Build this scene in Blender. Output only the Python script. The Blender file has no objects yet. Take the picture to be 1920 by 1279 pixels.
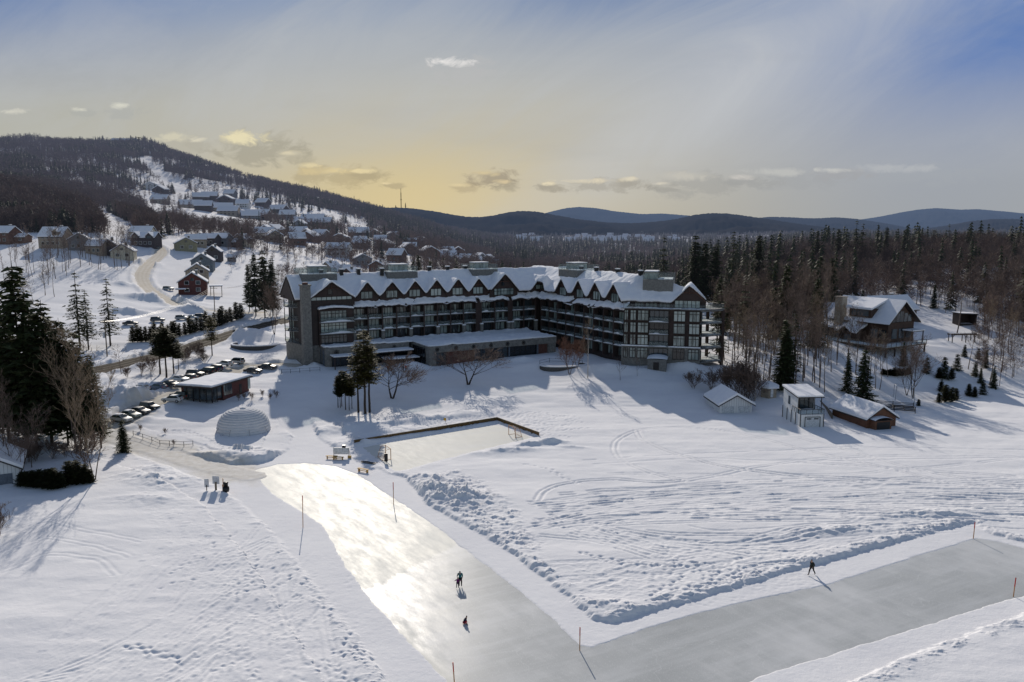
import bpy, bmesh, math, random
import numpy as np
from mathutils import Vector, Matrix
random.seed(7); rng = np.random.default_rng(11)
sc = bpy.context.scene
COL = sc.collection
HC = 39.0; F = 1493.0
PITCH = math.atan(211.5/F); cp, sp = math.cos(PITCH), math.sin(PITCH)
R = math.radians

def ray(px, py):
    u = (px-960)/F; v = (639.5-py)/F
    return u, cp+v*sp, v*cp-sp
def W(px, py, z=0.0):
    d = ray(px, py); t = (z-HC)/d[2]
    return d[0]*t, d[1]*t
# ---------------------------------------------------------------- noise
def vnoise(x, y, seed=0):
    xi = np.floor(x).astype(np.int64); yi = np.floor(y).astype(np.int64)
    xf = x-xi; yf = y-yi
    xf = xf*xf*(3-2*xf); yf = yf*yf*(3-2*yf)
    def h(a, b):
        n = (a*374761393 + b*668265263 + seed*1442695041) & 0x7fffffff
        n = ((n ^ (n >> 13))*1274126177) & 0x7fffffff
        n = n ^ (n >> 16)
        return (n & 0xffff)/65535.0
    a = h(xi, yi); b = h(xi+1, yi); c = h(xi, yi+1); d = h(xi+1, yi+1)
    return (a+(b-a)*xf)*(1-yf)+(c+(d-c)*xf)*yf-0.5
def fbm(x, y, oct=4, seed=0, gain=0.5):
    s = 0; a = 1.0
    for i in range(oct):
        s = s+a*vnoise(x, y, seed+i*17); x = x*2.03+13.1; y = y*2.03+7.7; a *= gain
    return s
def sstep(a, b, x):
    t = np.clip((x-a)/(b-a), 0, 1); return t*t*(3-2*t)
def blur1(a, sig, axis):
    r = int(3*sig+1); k = np.exp(-0.5*(np.arange(-r, r+1)/sig)**2); k /= k.sum()
    pad = [(0, 0), (0, 0)]; pad[axis] = (r, r)
    b = np.pad(a, pad, mode='edge'); out = np.zeros_like(a)
    n = a.shape[axis]
    for i, w in enumerate(k):
        out += w*(b[i:i+n, :] if axis == 0 else b[:, i:i+n])
    return out
# ---------------------------------------------------------------- terrain
def P(Y, py): return (Y, 39.0-(py-428.0)*Y/F)
TER = {
 -500: [(115, 0), (150, 4), (200, 9), (260, 16), (320, 24), P(400, 440), P(500, 400), P(620, 335), P(700, 340), P(1000, 330), P(1500, 295), P(1900, 272), P(2400, 285), P(4000, 400), (8000, 30)],
 0: [(122, 0), (150, 2.6), (200, 7), (260, 13), (320, 21), P(400, 452), P(500, 412), P(620, 350), P(700, 352), P(1000, 340), P(1500, 294), P(1900, 272), P(2400, 285), P(4000, 400), (8000, 30)],
 150: [(135, 0), (158, 2.5), (200, 5), (230, 7), (270, 12), (320, 20), P(380, 457), P(450, 428), P(600, 388), P(700, 388), P(1000, 356), P(1500, 303), P(1950, 273), P(2400, 288), P(4000, 400), (8000, 30)],
 300: [(138, 0), (152, 1.4), (168, 2.7), (185, 3.2), (200, 4.6), (225, 6.2), (270, 9.5), (330, 15), (380, 23), P(430, 449), P(500, 431), P(600, 421), P(700, 424), P(1000, 385), P(1200, 355), P(1900, 284), P(2050, 277), P(2500, 295), P(4000, 400), (8000, 28)],
 450: [(142, 0), (155, .9), (170, 2.4), (195, 3.3), (220, 4.5), (250, 6.5), (300, 10), (350, 15), (400, 21), (450, 28), P(520, 449), P(700, 428), P(900, 406), P(1000, 398), P(1300, 358), P(1700, 326), P(2100, 340), P(4000, 415), (8000, 25)],
 600: [(150, 0), (175, 2), (195, 3.4), (240, 5), (300, 8), (380, 14), (450, 20), (520, 25), P(700, 442), P(900, 421), P(1200, 394), P(1500, 371), P(1900, 385), P(4000, 420), (8000, 20)],
 700: [(160, 0), (180, 2), (200, 3.4), (300, 7), (400, 13), (520, 19), P(700, 456), P(900, 441), P(1200, 419), P(1500, 401), P(1750, 393), P(2300, 410), P(4000, 425), (8000, 18)],
 800: [(163, 0), (185, 2), (205, 3.4), (300, 7), (400, 10), (600, 20), P(800, 462), P(1100, 446), P(1500, 429), P(1700, 424), P(2300, 436), (5000, 15)],
 900: [(165, 0), (190, 2.6), (210, 3.6), (300, 6), (500, 8), (800, 6), (1200, 6), P(1700, 454), (2600, 4), (5000, 4)],
 1050: [(166, 0), (188, 2.3), (210, 4.3), (300, 5), (450, 4), (700, 1), (1000, -1), (2000, 0), (5000, 2)],
 1200: [(163, 0), (182, 2.3), (200, 4.6), (300, 6), (450, 5), (700, 2), (1000, 0), (2000, 1), (5000, 2)],
 1350: [(160, 0), (172, .6), (185, 2.6), (205, 5), (250, 8.5), (300, 11.5), (400, 13), (600, 9), (1000, 4), (5000, 3)],
 1500: [(152, 0), (168, 1.5), (188, 5), (215, 9), (260, 13), (320, 17), (450, 19), (800, 18), (5000, 14)],
 1650: [(158, 0), (175, 1.8), (195, 5.2), (215, 8.6), (240, 10), (300, 16), (350, 20), (400, 20), (800, 18), (5000, 14)],
 1800: [(184, 0), (200, 3.2), (228, 8.5), (270, 14.5), (325, 23), (370, 22.5), (450, 18), (800, 17), (5000, 14)],
 1950: [(186, 0), (203, 4), (230, 8.8), (270, 15), (320, 23.5), (360, 23), (450, 18), (800, 17), (5000, 14)],
 2400: [(190, 0), (210, 4), (240, 9), (280, 15), (330, 22), (380, 22), (450, 18), (800, 17), (5000, 14)],
}
_px = np.arange(-700, 2700, 10.0); _s = np.linspace(math.log(40), math.log(30000), 420)
_keys = sorted(TER)
_cols = []
for k in _keys:
    pts = [(60, 0)]+TER[k]+[(30000, 10)]
    _cols.append(np.interp(_s, [math.log(p[0]) for p in pts], [p[1] for p in pts]))
_cols = np.array(_cols)
_T = np.array([[0.0]])
_T = np.stack([np.interp(_px, _keys, _cols[:, j]) for j in range(len(_s))], axis=1)
_T = blur1(blur1(_T, 3.0, 0), 1.3, 1)
def hbase(X, Y):
    X = np.asarray(X, float); Y = np.asarray(Y, float)
    Yc = np.clip(Y, 41, 29000)
    a = (960+F*X/np.maximum(Yc, 60)-_px[0])/10.0
    a = np.clip(a, 0, len(_px)-1.001)
    b = (np.log(Yc)-_s[0])/(_s[1]-_s[0]); b = np.clip(b, 0, len(_s)-1.001)
    i = a.astype(int); j = b.astype(int); fa = a-i; fb = b-j
    z = (_T[i, j]*(1-fa)*(1-fb)+_T[i+1, j]*fa*(1-fb)+_T[i, j+1]*(1-fa)*fb+_T[i+1, j+1]*fa*fb)
    far = sstep(380, 900, Yc)
    z = z+far*fbm(X/90, Y/90, 4, 5)*0.0065*np.minimum(Yc, 2500)*1.0
    return np.where(Y < 100, 0.0, z)
def Gp(px, py, ymin=60):
    """point where the view ray meets the bare terrain"""
    d = ray(px, py)
    Y = np.exp(np.linspace(math.log(ymin), math.log(9000), 6000)); t = Y/d[1]
    z = HC+d[2]*t; h = hbase(d[0]*t, Y)
    k = np.argmax(z <= h)
    if k == 0 and not z[0] <= h[0]: k = len(Y)-1
    return float(d[0]*t[k]), float(Y[k]), float(h[k])
# ---------------------------------------------------------------- geometry of ice, paths, roads
def poly_w(pts, z=0): return np.array([W(x, y, z) for x, y in pts])
ICE = poly_w([(478, 882), (520, 871), (575, 869), (625, 874), (668, 889), (722, 926), (800, 976), (870, 1031), (960, 1100), (1040, 1167), (1085, 1212), (1110, 1217), (1200, 1184), (1300, 1154), (1430, 1122), (1560, 1095), (1700, 1050), (1832, 1010), (1870, 1016), (1990, 1048), (2250, 1110), (2250, 1160), (1960, 1104), (1895, 1122), (1780, 1156), (1600, 1212), (1420, 1268), (1330, 1310), (1200, 1420), (1000, 1440), (880, 1320), (838, 1272), (772, 1205), (700, 1128), (650, 1062), (622, 1010), (603, 980), (565, 958), (512, 925), (492, 902)])
PLOW = poly_w([(215, 822), (300, 838), (350, 858), (430, 872), (500, 866), (545, 842), (548, 818), (525, 800), (520, 780), (560, 770), (585, 800), (600, 825), (630, 842), (680, 858), (720, 886), (760, 897), (800, 945), (830, 962), (900, 1003), (960, 1040), (1020, 1085), (1070, 1125), (1110, 1163), (1150, 1168), (1250, 1140), (1400, 1097), (1520, 1062), (1700, 1012), (1820, 982), (1860, 1003), (1990, 1035), (2280, 1085), (2280, 1220), (1960, 1138), (1850, 1176), (1700, 1232), (1590, 1284), (1500, 1340), (1380, 1500), (800, 1500), (735, 1290), (690, 1225), (610, 1120), (560, 1055), (505, 992), (450, 940), (390, 905), (330, 880), (250, 852), (200, 835)])
RINK = poly_w([(667, 838), (932, 794), (1009, 821), (905, 846), (820, 868), (772, 882), (735, 888)])
ROADS = {
 'main_road': ([(60, 712), (130, 700), (200, 691), (262, 675), (320, 662), (370, 648), (415, 633), (455, 620), (492, 611), (530, 603), (575, 590)], 7.0),
 'village_road': ([(500, 586), (440, 590), (390, 585), (345, 576), (305, 560), (275, 540), (263, 518), (277, 496), (300, 480), (305, 468), (290, 458), (262, 452)], 5.5),
 'parking_lane': ([(190, 803), (225, 790), (262, 765), (310, 748), (350, 730), (385, 712), (425, 698), (470, 689), (520, 683), (560, 688)], 6.0),
 'footpath': ([(190, 812), (235, 826), (300, 846), (360, 866), (430, 884), (470, 893)], 4.6),
}
def densify(p, n):
    p = np.array(p, float); L = np.r_[0, np.cumsum(np.hypot(*np.diff(p, axis=0).T))]
    # catmull-like smoothing through fine linear + blur
    t = np.linspace(0, L[-1], n); q = np.stack([np.interp(t, L, p[:, i]) for i in (0, 1)], 1)
    k = max(1, n//28)
    for _ in range(3):
        qq = np.pad(q, ((k, k), (0, 0)), mode='reflect', reflect_type='odd')
        cs = np.cumsum(np.vstack([[0, 0], qq]), 0); q = (cs[2*k+1:]-cs[:-2*k-1])/(2*k+1)
    return q
ROADL = {k: (densify([Gp(x, y)[:2] for x, y in v[0]], 120), v[1]) for k, v in ROADS.items()}
def sdf_poly(P2, X, Y):
    d2 = np.full(X.shape, 1e12); inside = np.zeros(X.shape, bool); n = len(P2)
    for i in range(n):
        ax, ay = P2[i]; bx, by = P2[(i+1) % n]
        ex, ey = bx-ax, by-ay; L = ex*ex+ey*ey+1e-12
        t = np.clip(((X-ax)*ex+(Y-ay)*ey)/L, 0, 1)
        d2 = np.minimum(d2, (X-ax-t*ex)**2+(Y-ay-t*ey)**2)
        c = ((ay > Y) != (by > Y)) & (X < (bx-ax)*(Y-ay)/((by-ay) if abs(by-ay) > 1e-9 else 1e-9)+ax)
        inside ^= c
    d = np.sqrt(d2); return np.where(inside, -d, d)
def dist_line(Q, X, Y):
    d2 = np.full(X.shape, 1e12)
    for i in range(len(Q)-1):
        ax, ay = Q[i]; ex, ey = Q[i+1]-Q[i]; L = ex*ex+ey*ey+1e-12
        t = np.clip(((X-ax)*ex+(Y-ay)*ey)/L, 0, 1)
        d2 = np.minimum(d2, (X-ax-t*ex)**2+(Y-ay-t*ey)**2)
    return np.sqrt(d2)
# ---------------------------------------------------------------- track raster
RX0, RY0, RES = -130.0, 40.0, 0.11
RW, RH = int(270/RES), int(170/RES)
TR = np.zeros((RH, RW), np.float32)
def stamp(xs, ys, dep):
    i = ((ys-RY0)/RES).astype(int); j = ((xs-RX0)/RES).astype(int)
    m = (i > 1) & (i < RH-2) & (j > 1) & (j < RW-2)
    np.minimum.at(TR, (i[m], j[m]), -dep if np.isscalar(dep) else -dep[m])
def offset_line(q, off):
    t = np.gradient(q, axis=0); t /= (np.hypot(t[:, 0], t[:, 1])[:, None]+1e-9)
    return q+np.stack([-t[:, 1], t[:, 0]], 1)*off
def track(pts, depth=.13, gauge=.9, ruts=2, wpx=True, wob=.1, breakup=0.0, width=.22):
    p = [W(x, y, .4) for x, y in pts] if wpx else pts
    L = sum(math.dist(p[i], p[i+1]) for i in range(len(p)-1))
    n = int(L/0.07)+8
    q = densify(p, n)
    q = q+np.stack([fbm(np.arange(n)*.01, np.zeros(n), 3, random.randrange(999)), fbm(np.arange(n)*.01, np.zeros(n)+5, 3, random.randrange(999))], 1)*wob
    keep = np.ones(n, bool)
    if breakup: keep = vnoise(np.arange(n)*.02, np.zeros(n), random.randrange(999)) > breakup-0.5
    for r in range(ruts):
        o = (r-(ruts-1)/2)*gauge
        for w in np.arange(-width/2, width/2+.01, .1):
            a = offset_line(q, o+w)
            stamp(a[keep, 0], a[keep, 1], depth*random.uniform(.85, 1.1))
def prints(pts, depth=.16, gap=.75, spread=.25, wpx=True):
    p = [W(x, y, .4) for x, y in pts] if wpx else pts
    L = sum(math.dist(p[i], p[i+1]) for i in range(len(p)-1)); n = max(4, int(L/gap))
    q = densify(p, max(n, 30)); idx = np.linspace(0, len(q)-1, n).astype(int); q = q[idx]
    t = np.gradient(q, axis=0); t /= (np.hypot(t[:, 0], t[:, 1])[:, None]+1e-9)
    for k in range(n):
        s = 1 if k % 2 else -1
        c = q[k]+np.array([-t[k, 1], t[k, 0]])*s*spread*random.uniform(.5, 1.2)+rng.normal(0, .12, 2)
        for a in np.arange(-.2, .21, .1):
            for b in np.arange(-.12, .13, .1):
                stamp(np.array([c[0]+t[k, 0]*a-t[k, 1]*b]), np.array([c[1]+t[k, 1]*a+t[k, 0]*b]), depth)
def zo(lst, x0, y0, s): return [(x0+a/s, y0+b/s) for a, b in lst]
Z1 = lambda l: zo(l, 980, 640, 3.552)
track(Z1([(2900, 960), (2500, 860), (2150, 780), (1847, 715), (1700, 668), (1500, 620), (1300, 587), (1050, 568), (850, 573), (720, 600), (620, 650), (600, 720), (640, 780), (750, 845), (900, 892), (1080, 922)]))
track(Z1([(760, 590), (770, 640), (870, 690), (1000, 740), (1150, 785), (1350, 838), (1500, 860), (1847, 895), (2500, 930), (3300, 960)]), .16)
track(Z1([(1080, 924), (900, 938), (640, 912), (400, 925), (230, 950), (130, 1000), (100, 1060)]), .14)
track(Z1([(1847, 640), (2100, 700), (2600, 850), (3340, 980)]), .12)
track(Z1([(1100, 925), (1500, 850), (1847, 790), (2300, 760), (3300, 770)]), .09)
track(Z1([(1847, 800), (2400, 840), (3300, 900)]), .12)
for i in range(78):
    r = random.random(); y0 = 968+random.uniform(-30, 34); y1 = 905+random.uniform(-14, 82)
    xa = random.choice([1000, 1010, 1040, 1100, 1200, 1350, 1500])+random.uniform(-20, 40); xb = random.uniform(1450, 2050)
    f = lambda x: y0+(y1-y0)*((x-980)/960)**.62-14*math.sin(min(1, (x-980)/900)*3.0)+6*math.sin(x/190+i)
    track([(x, f(x)) for x in np.linspace(xa, max(xb, xa+220), 9)], random.uniform(.07, .17), random.uniform(.5, 1.0), random.choice([1, 2, 2, 2]), breakup=random.uniform(0, .45), wob=.5)
for i in range(12):
    track([(random.uniform(1000, 1080), random.uniform(960, 1010)), (1250, 1000+i*5), (1500, random.uniform(985, 1040)), (random.uniform(1600, 1800), random.uniform(960, 1000))], .1, .7, 2, breakup=.3)
track(zo([(380, 120), (520, 150), (700, 165), (900, 160), (1150, 120)], 1000, 940, 2.087), .15)
track(zo([(440, 140), (620, 170), (850, 205)], 1000, 940, 2.087), .12)
for k in range(3): track([(1400, 1055+k*4), (1470, 1052+k*3), (1545, 1050+k*2)], .14, .5, 1)
prints(zo([(190, 200), (330, 230), (500, 245), (640, 250)], 1000, 940, 2.087)); prints(zo([(190, 205), (330, 237), (500, 250)], 1000, 940, 2.087))
prints(zo([(500, 150), (540, 200), (570, 240)], 1000, 940, 2.087)); prints([(1050, 985), (1200, 1000), (1350, 1020)])
for i in range(22):
    a = (1240+random.uniform(-30, 200), 1090+random.uniform(-20, 40)); prints([a, (a[0]+random.uniform(30, 90), a[1]-random.uniform(0, 30)), (a[0]+random.uniform(60, 160), a[1]-random.uniform(10, 40))], .14)
# trampled area beyond the hockey rink
for i in range(34):
    a = (random.uniform(930, 1000), random.uniform(775, 815)); b = (a[0]+random.uniform(30, 110), a[1]+random.uniform(-30, 12))
    prints([a, ((a[0]+b[0])/2, (a[1]+b[1])/2+random.uniform(-5, 5)), b], .17)
for i in range(14):
    prints([(random.uniform(770, 870), random.uniform(790, 812)), (random.uniform(840, 900), random.uniform(785, 800)), (random.uniform(900, 930), random.uniform(780, 790))], .15)
prints([(795, 745), (820, 770), (850, 790)], .2); prints([(700, 750), (760, 765), (800, 792)], .15); prints([(985, 870), (1030, 880), (1060, 895), (1085, 905)], .15)
# left foreground ski and snowmobile tracks
for i in range(74):
    x0 = random.uniform(110, 640); y0 = 1300+random.uniform(-10, 60); x1 = 480+random.uniform(-90, 120)+max(0, x0-400)*.5; y1 = 1010+random.uniform(-35, 150)+max(0, x0-400)*.5
    mx = (x0+x1)/2+random.uniform(-15, 25); my = (y0+y1)/2+random.uniform(-8, 16)
    track([(x0, y0), (mx, my), (x1, y1)], random.uniform(.05, .13), random.uniform(.35, .7), random.choice([1, 2, 2]), breakup=random.uniform(0, .4), wob=.3)
for i in range(9):
    track([(90+i*22, 1290), (250+i*10, 1195), (400, 1120-i*9), (500+i*6, 1030-i*5)], .07, .5, 2, wob=.3)
track([(0, 1290), (180, 1230), (330, 1150), (420, 1060), (540, 930)], .07, .6, 2)
track([(60, 1275), (160, 1255), (250, 1215), (310, 1190)], .08, .5, 3)
prints(zo([(620, 1095), (700, 1105), (800, 1140), (870, 1160), (940, 1160)], 0, 780, 2.5625), .2); prints(zo([(630, 1110), (740, 1130), (830, 1155)], 0, 780, 2.5625), .2)
for i in range(16):
    a = (random.uniform(430, 680), random.uniform(1000, 1270)); prints([a, (a[0]+random.uniform(-40, 40), a[1]+random.uniform(10, 50)), (a[0]+random.uniform(-60, 60), a[1]+random.uniform(30, 90))], .15)
for i in range(7):
    a = (random.uniform(300, 480), random.uniform(1020, 1120)); prints([a, (a[0]+30, a[1]-12), (a[0]+random.uniform(50, 90), a[1]-random.uniform(10, 40))], .12)
# faint snowmobile loops on the left
for k in range(3): track([(0, 1000+k*37), (90, 975+k*31), (190, 998+k*24), (270-k*30, 1010+k*34)], .035, .8, 2, wob=.8)
# long crossing ski trails over the open snow
for k in range(9):
    ya = 860+k*16+random.uniform(-8, 8); track([(1090+k*25, ya), (1330, ya+random.uniform(-14, 14)), (1600, ya-10+random.uniform(-16, 16)), (1960, ya-18+random.uniform(-25, 25))], random.uniform(.06, .11), random.uniform(.3, .8), random.choice([1, 2]), breakup=random.uniform(0, .4), wob=.6)
for k in range(7): track([(random.uniform(1000, 1150), random.uniform(1050, 1130)), (1250+k*12, random.uniform(1030, 1080)), (1450+k*15, random.uniform(1010, 1040)), (1700, random.uniform(975, 1000))], .07, .4, 2, breakup=.3, wob=.5)
for k in range(6): track([(20+k*30, 1290), (120+k*30, 1180-k*8), (260+k*22, 1060-k*6), (330+k*20, 960-k*4)], .05, .4, 2, wob=.6, breakup=.2)
# garden footprints near the dome and the hotel lawn
prints([(285, 830), (310, 812), (345, 810), (390, 825), (420, 840)], .2); prints([(370, 845), (410, 820), (430, 812)], .2)
prints([(545, 745), (610, 725), (650, 715), (720, 745)], .15); prints([(700, 700), (760, 720), (800, 760)], .12); prints([(820, 690), (880, 672), (940, 700)], .1)
TRb = blur1(blur1(TR, 1.05, 0), 1.05, 1)
TRn = 1.45*(TRb-0.55*blur1(blur1(TR, 3.2, 0), 3.2, 1))   # lips pushed up beside the ruts
def tracks_at(X, Y):
    a = (X-RX0)/RES; b = (Y-RY0)/RES
    m = (a > 1) & (a < RW-3) & (b > 1) & (b < RH-3)
    a = np.clip(a, 1, RW-3); b = np.clip(b, 1, RH-3); i = b.astype(int); j = a.astype(int); fb = b-i; fa = a-j
    v = TRn[i, j]*(1-fa)*(1-fb)+TRn[i, j+1]*fa*(1-fb)+TRn[i+1, j]*(1-fa)*fb+TRn[i+1, j+1]*fa*fb
    return np.where(m, v, 0)
# mounds: px, py, z, rx, ry, rotation, height, roughness
MOUNDS = [(465, 856, .6, 8.0, 3.0, -8, 1.7, .35), (420, 850, .6, 6.0, 2.4, 8, 1.3, .35), (508, 846, .8, 4.5, 2.4, -25, 1.2, .35),
 (232, 752, 2.6, 7.5, 5, 10, 3.0, .45), (620, 800, 1, 9, 3.0, 25, 1.1, .4), (655, 828, .5, 5, 2.2, 20, .9, .5), (590, 790, .8, 4, 6, 0, .8, .4),
 (800, 790, .3, 15, 2.6, 29, 1.0, .35), (730, 812, .3, 9, 2.6, 29, .9, .4), (854, 777, .3, 3.2, 1.4, 10, .6, .3),
 (322, 900, .3, 7, 3.5, -15, 1.0, .6), (290, 880, .3, 4, 3, -15, .9, .6), (275, 940, 0, 5, 2.2, 0, .35, .6), (405, 930, 0, 2.6, 1.7, -12, .95, .15),
 (815, 925, 0, 5, 2.8, -35, .8, .9), (855, 940, 0, 4.5, 2.6, -35, .8, 1.0), (900, 935, 0, 3, 1.8, 0, .6, .9), (800, 900, 0, 4, 2, -30, .5, .8),
 (950, 850, 0, 6, 1.2, 12, .55, .9), (1000, 838, 0, 5, 1.1, 20, .6, .9), (1035, 833, 0, 2.6, 1.0, 0, .8, .7), (1075, 842, 0, 3.2, .8, -10, .35, .7),
 (1150, 1142, 0, 3.0, 1.6, -10, .45, .8), (1570, 1000, 0, 14, 1.6, 10, .35, .9), (1740, 968, 0, 9, 1.6, 10, .4, .9), (1090, 1210, 0, .9, .7, 0, .3, .5), (1826, 1008, 0, 1.0, .8, 0, .3, .5), (1901, 1117, 0, 1.1, .9, 0, .35, .5),
 (570, 960, 0, .8, .6, 0, .15, .5), (1290, 688, 4.6, 8, 2.6, -16, 1.8, .2), (1130, 690, 4.3, 9, 3.4, -10, 1.7, .2), (990, 690, 3.5, 9, 3.4, 20, 1.2, .2), (770, 690, 3.2, 5, 2.6, 0, 1.6, .3),
 (980, 676, 4, 4, 2, 0, 1.3, .4), (560, 690, 3.5, 6, 2.5, 0, 1.4, .3), (475, 640, 4.5, 7.5, 6, 0, 2.6, .12), (525, 655, 4.4, 5, 4, 0, 1.6, .2), (440, 640, 5, 4, 3, 0, 1.6, .4),
 (300, 575, 10, 14, 4, 0, 2.6, .4), (370, 588, 9, 12, 3, 0, 2.2, .4), (275, 465, 30, 5, 4, 0, 4, .3), (240, 600, 8, 8, 3, 0, 2, .4), (230, 537, 16, 4, 3, 0, 1.8, .3)]
MW = [(W(a, b, z), rx, ry, R(r), h, ro) for a, b, z, rx, ry, r, h, ro in MOUNDS]
CLUMP = poly_w([(760, 900), (860, 880), (960, 940), (1000, 1010), (1060, 1090), (1010, 1075), (900, 1000), (820, 955)])
CLUMP2 = poly_w([(1130, 1165), (1110, 1130), (1050, 1060), (1180, 1040), (1480, 1030), (1800, 975), (1820, 985), (1500, 1068), (1250, 1138)])
CLUMP3 = poly_w([(300, 880), (400, 912), (500, 1000), (600, 1120), (700, 1260), (560, 1280), (430, 1180), (300, 1010), (240, 930)])
def height(X, Y):
    X = np.atleast_1d(np.asarray(X, float)); Y = np.atleast_1d(np.asarray(Y, float))
    z = hbase(X, Y).astype(float)
    n0 = (Y > 30) & (Y < 480) & (np.abs(X) < 330)
    if not n0.any(): return z
    x = X[n0]; y = Y[n0]; h = z[n0].copy(); h0 = h.copy()
    lake = 1-sstep(.05, .8, h0)
    near = 1-sstep(180, 420, y)
    rough = fbm(x/2.2, y/1.6, 4, 3, .55); fine = fbm(x/.55, y/.4, 3, 31, .6); drift = fbm(x/14, y/5, 3, 9)
    add = .36*lake + (.05*rough+.22*drift)*(lake*.55+.45) + (1-lake)*near*(.18*drift*2)
    clod = np.clip(fbm(x/1.1, y/.75, 5, 61, .68)+.03, 0, 1)
    cm = np.zeros_like(x)
    b = (y < 165)
    for poly, s in ((CLUMP, 1.0), (CLUMP2, .30), (CLUMP3, .16)):
        cm[b] = np.maximum(cm[b], s*(1-sstep(-2, 1.2, sdf_poly(poly, x[b], y[b])+2.0*drift[b])))
    add += cm*(.42*clod+.16*fine)
    for (c, rx, ry, r, hh, ro) in MW:
        dx = x-c[0]; dy = y-c[1]; u = (dx*math.cos(r)+dy*math.sin(r))/rx; v = (-dx*math.sin(r)+dy*math.cos(r))/ry
        q = u*u+v*v; m = q < 6
        g = np.exp(-q[m]*1.3)
        add[m] += hh*g*(1+ro*(rough[m]*.9+clod[m]*.7-.15))
    if b.any():
        xb, yb = x[b], y[b]
        tr = tracks_at(xb, yb)
        dpl = sdf_poly(PLOW, xb, yb)+.35*rough[b]+.25*fine[b]
        e = sstep(-.15, .55, dpl)
        dr = sdf_poly(RINK, xb, yb); er = sstep(-.1, .35, dr+.15*rough[b]); 
        e = e*er
        lip = np.exp(-((dpl-1.1)/.8)**2)*(.05+.3*clod[b])*np.clip(1.2-1.0*sstep(-45, -25, -np.abs(xb+ 0)*0-60), 0, 1)
        soft = .55+.45*sstep(-22, -10, xb)        # left edge of the ploughed strip is low
        fl = h0[b]+add[b]*e*np.where(dpl < 5, soft, 1)+lip*e*soft*.8+tr*e*(1.25)
        fl = np.where(e < .999, fl+(1-e)*(.03+.012*fine[b]+.02*rough[b]+.25*tr), fl)
        di = sdf_poly(ICE, xb, yb)+.22*rough[b]+.06*fine[b]
        fl = np.where(di < .25, np.minimum(fl, np.where(di < 0, -.07, fl*(di/.25)-.07*(1-di/.25))), fl)
        fl = np.where(dr < -.9+.4*rough[b], -.07, fl)
        hb = fl
        h[b] = hb; h[~b] += add[~b]
        m2 = (h0[b] > .9); 
    else: h += add
    for k, (q, w) in ROADL.items():
        if k == 'footpath': w2 = w
        bb = (x > q[:, 0].min()-9) & (x < q[:, 0].max()+9) & (y > q[:, 1].min()-9) & (y < q[:, 1].max()+9)
        if not bb.any(): continue
        d = dist_line(q, x[bb], y[bb])+.5*rough[bb]
        f = 1-sstep(w/2-.4, w/2+.5, d)
        if k == 'footpath': bank = 0
        else: bank = .5*np.exp(-((d-w/2-1.5)/1.0)**2)*(1+rough[bb])
        h[bb] = (h[bb]+bank)*(1-f)+f*(h0[bb]+(.12+.04*rough[bb] if k == 'footpath' else -.14))
    z[n0] = h
    return z
def gz(X, Y): return float(height([X], [Y])[0])
def G(px, py, ymin=60):
    x, y, z = Gp(px, py, ymin); return x, y, gz(x, y)
# ================================================================ materials
def newmat(name):
    m = bpy.data.materials.new(name); m.use_nodes = True; nt = m.node_tree
    for n in list(nt.nodes): nt.nodes.remove(n)
    out = nt.nodes.new('ShaderNodeOutputMaterial'); b = nt.nodes.new('ShaderNodeBsdfPrincipled')
    nt.links.new(b.outputs[0], out.inputs[0]); return m, nt, b, out
def coords(nt, scale, obj=False):
    tc = nt.nodes.new('ShaderNodeTexCoord') if obj else nt.nodes.new('ShaderNodeNewGeometry')
    mp = nt.nodes.new('ShaderNodeMapping'); mp.inputs['Scale'].default_value = scale
    nt.links.new(tc.outputs['Object'] if obj else tc.outputs['Position'], mp.inputs[0]); return mp.outputs[0]
def noise(nt, vec, scale, detail=4, rough=.55):
    n = nt.nodes.new('ShaderNodeTexNoise'); n.inputs['Scale'].default_value = scale; n.inputs['Detail'].default_value = detail
    n.inputs['Roughness'].default_value = rough; nt.links.new(vec, n.inputs['Vector']); return n.outputs[0]
def ramp(nt, fac, stops):
    r = nt.nodes.new('ShaderNodeValToRGB'); nt.links.new(fac, r.inputs[0]); e = r.color_ramp.elements
    while len(e) < len(stops): e.new(.5)
    for i, (p, c) in enumerate(stops): e[i].position = p; e[i].color = (*c, 1) if len(c) == 3 else c
    return r.outputs[0]
def bump(nt, b, hgt, strength=.3, dist=.05):
    n = nt.nodes.new('ShaderNodeBump'); n.inputs['Strength'].default_value = strength; n.inputs['Distance'].default_value = dist
    nt.links.new(hgt, n.inputs['Height']); nt.links.new(n.outputs[0], b.inputs['Normal'])
def math_(nt, op, a, b=None, clamp=False):
    n = nt.nodes.new('ShaderNodeMath'); n.operation = op; n.use_clamp = clamp
    for i, v in enumerate((a, b)):
        if v is None: continue
        if isinstance(v, (int, float)): n.inputs[i].default_value = v
        else: nt.links.new(v, n.inputs[i])
    return n.outputs[0]
def mixc(nt, f, a, b, blend='MIX'):
    n = nt.nodes.new('ShaderNodeMix'); n.data_type = 'RGBA'; n.blend_type = blend
    if isinstance(f, (int, float)): n.inputs[0].default_value = f
    else: nt.links.new(f, n.inputs[0])
    for i, v in ((6, a), (7, b)):
        if isinstance(v, tuple): n.inputs[i].default_value = (*v, 1) if len(v) == 3 else v
        else: nt.links.new(v, n.inputs[i])
    return n.outputs[2]
HAZE = (.130, .148, .215)  # bluish emission painted into distant surfaces in place of real air
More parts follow.
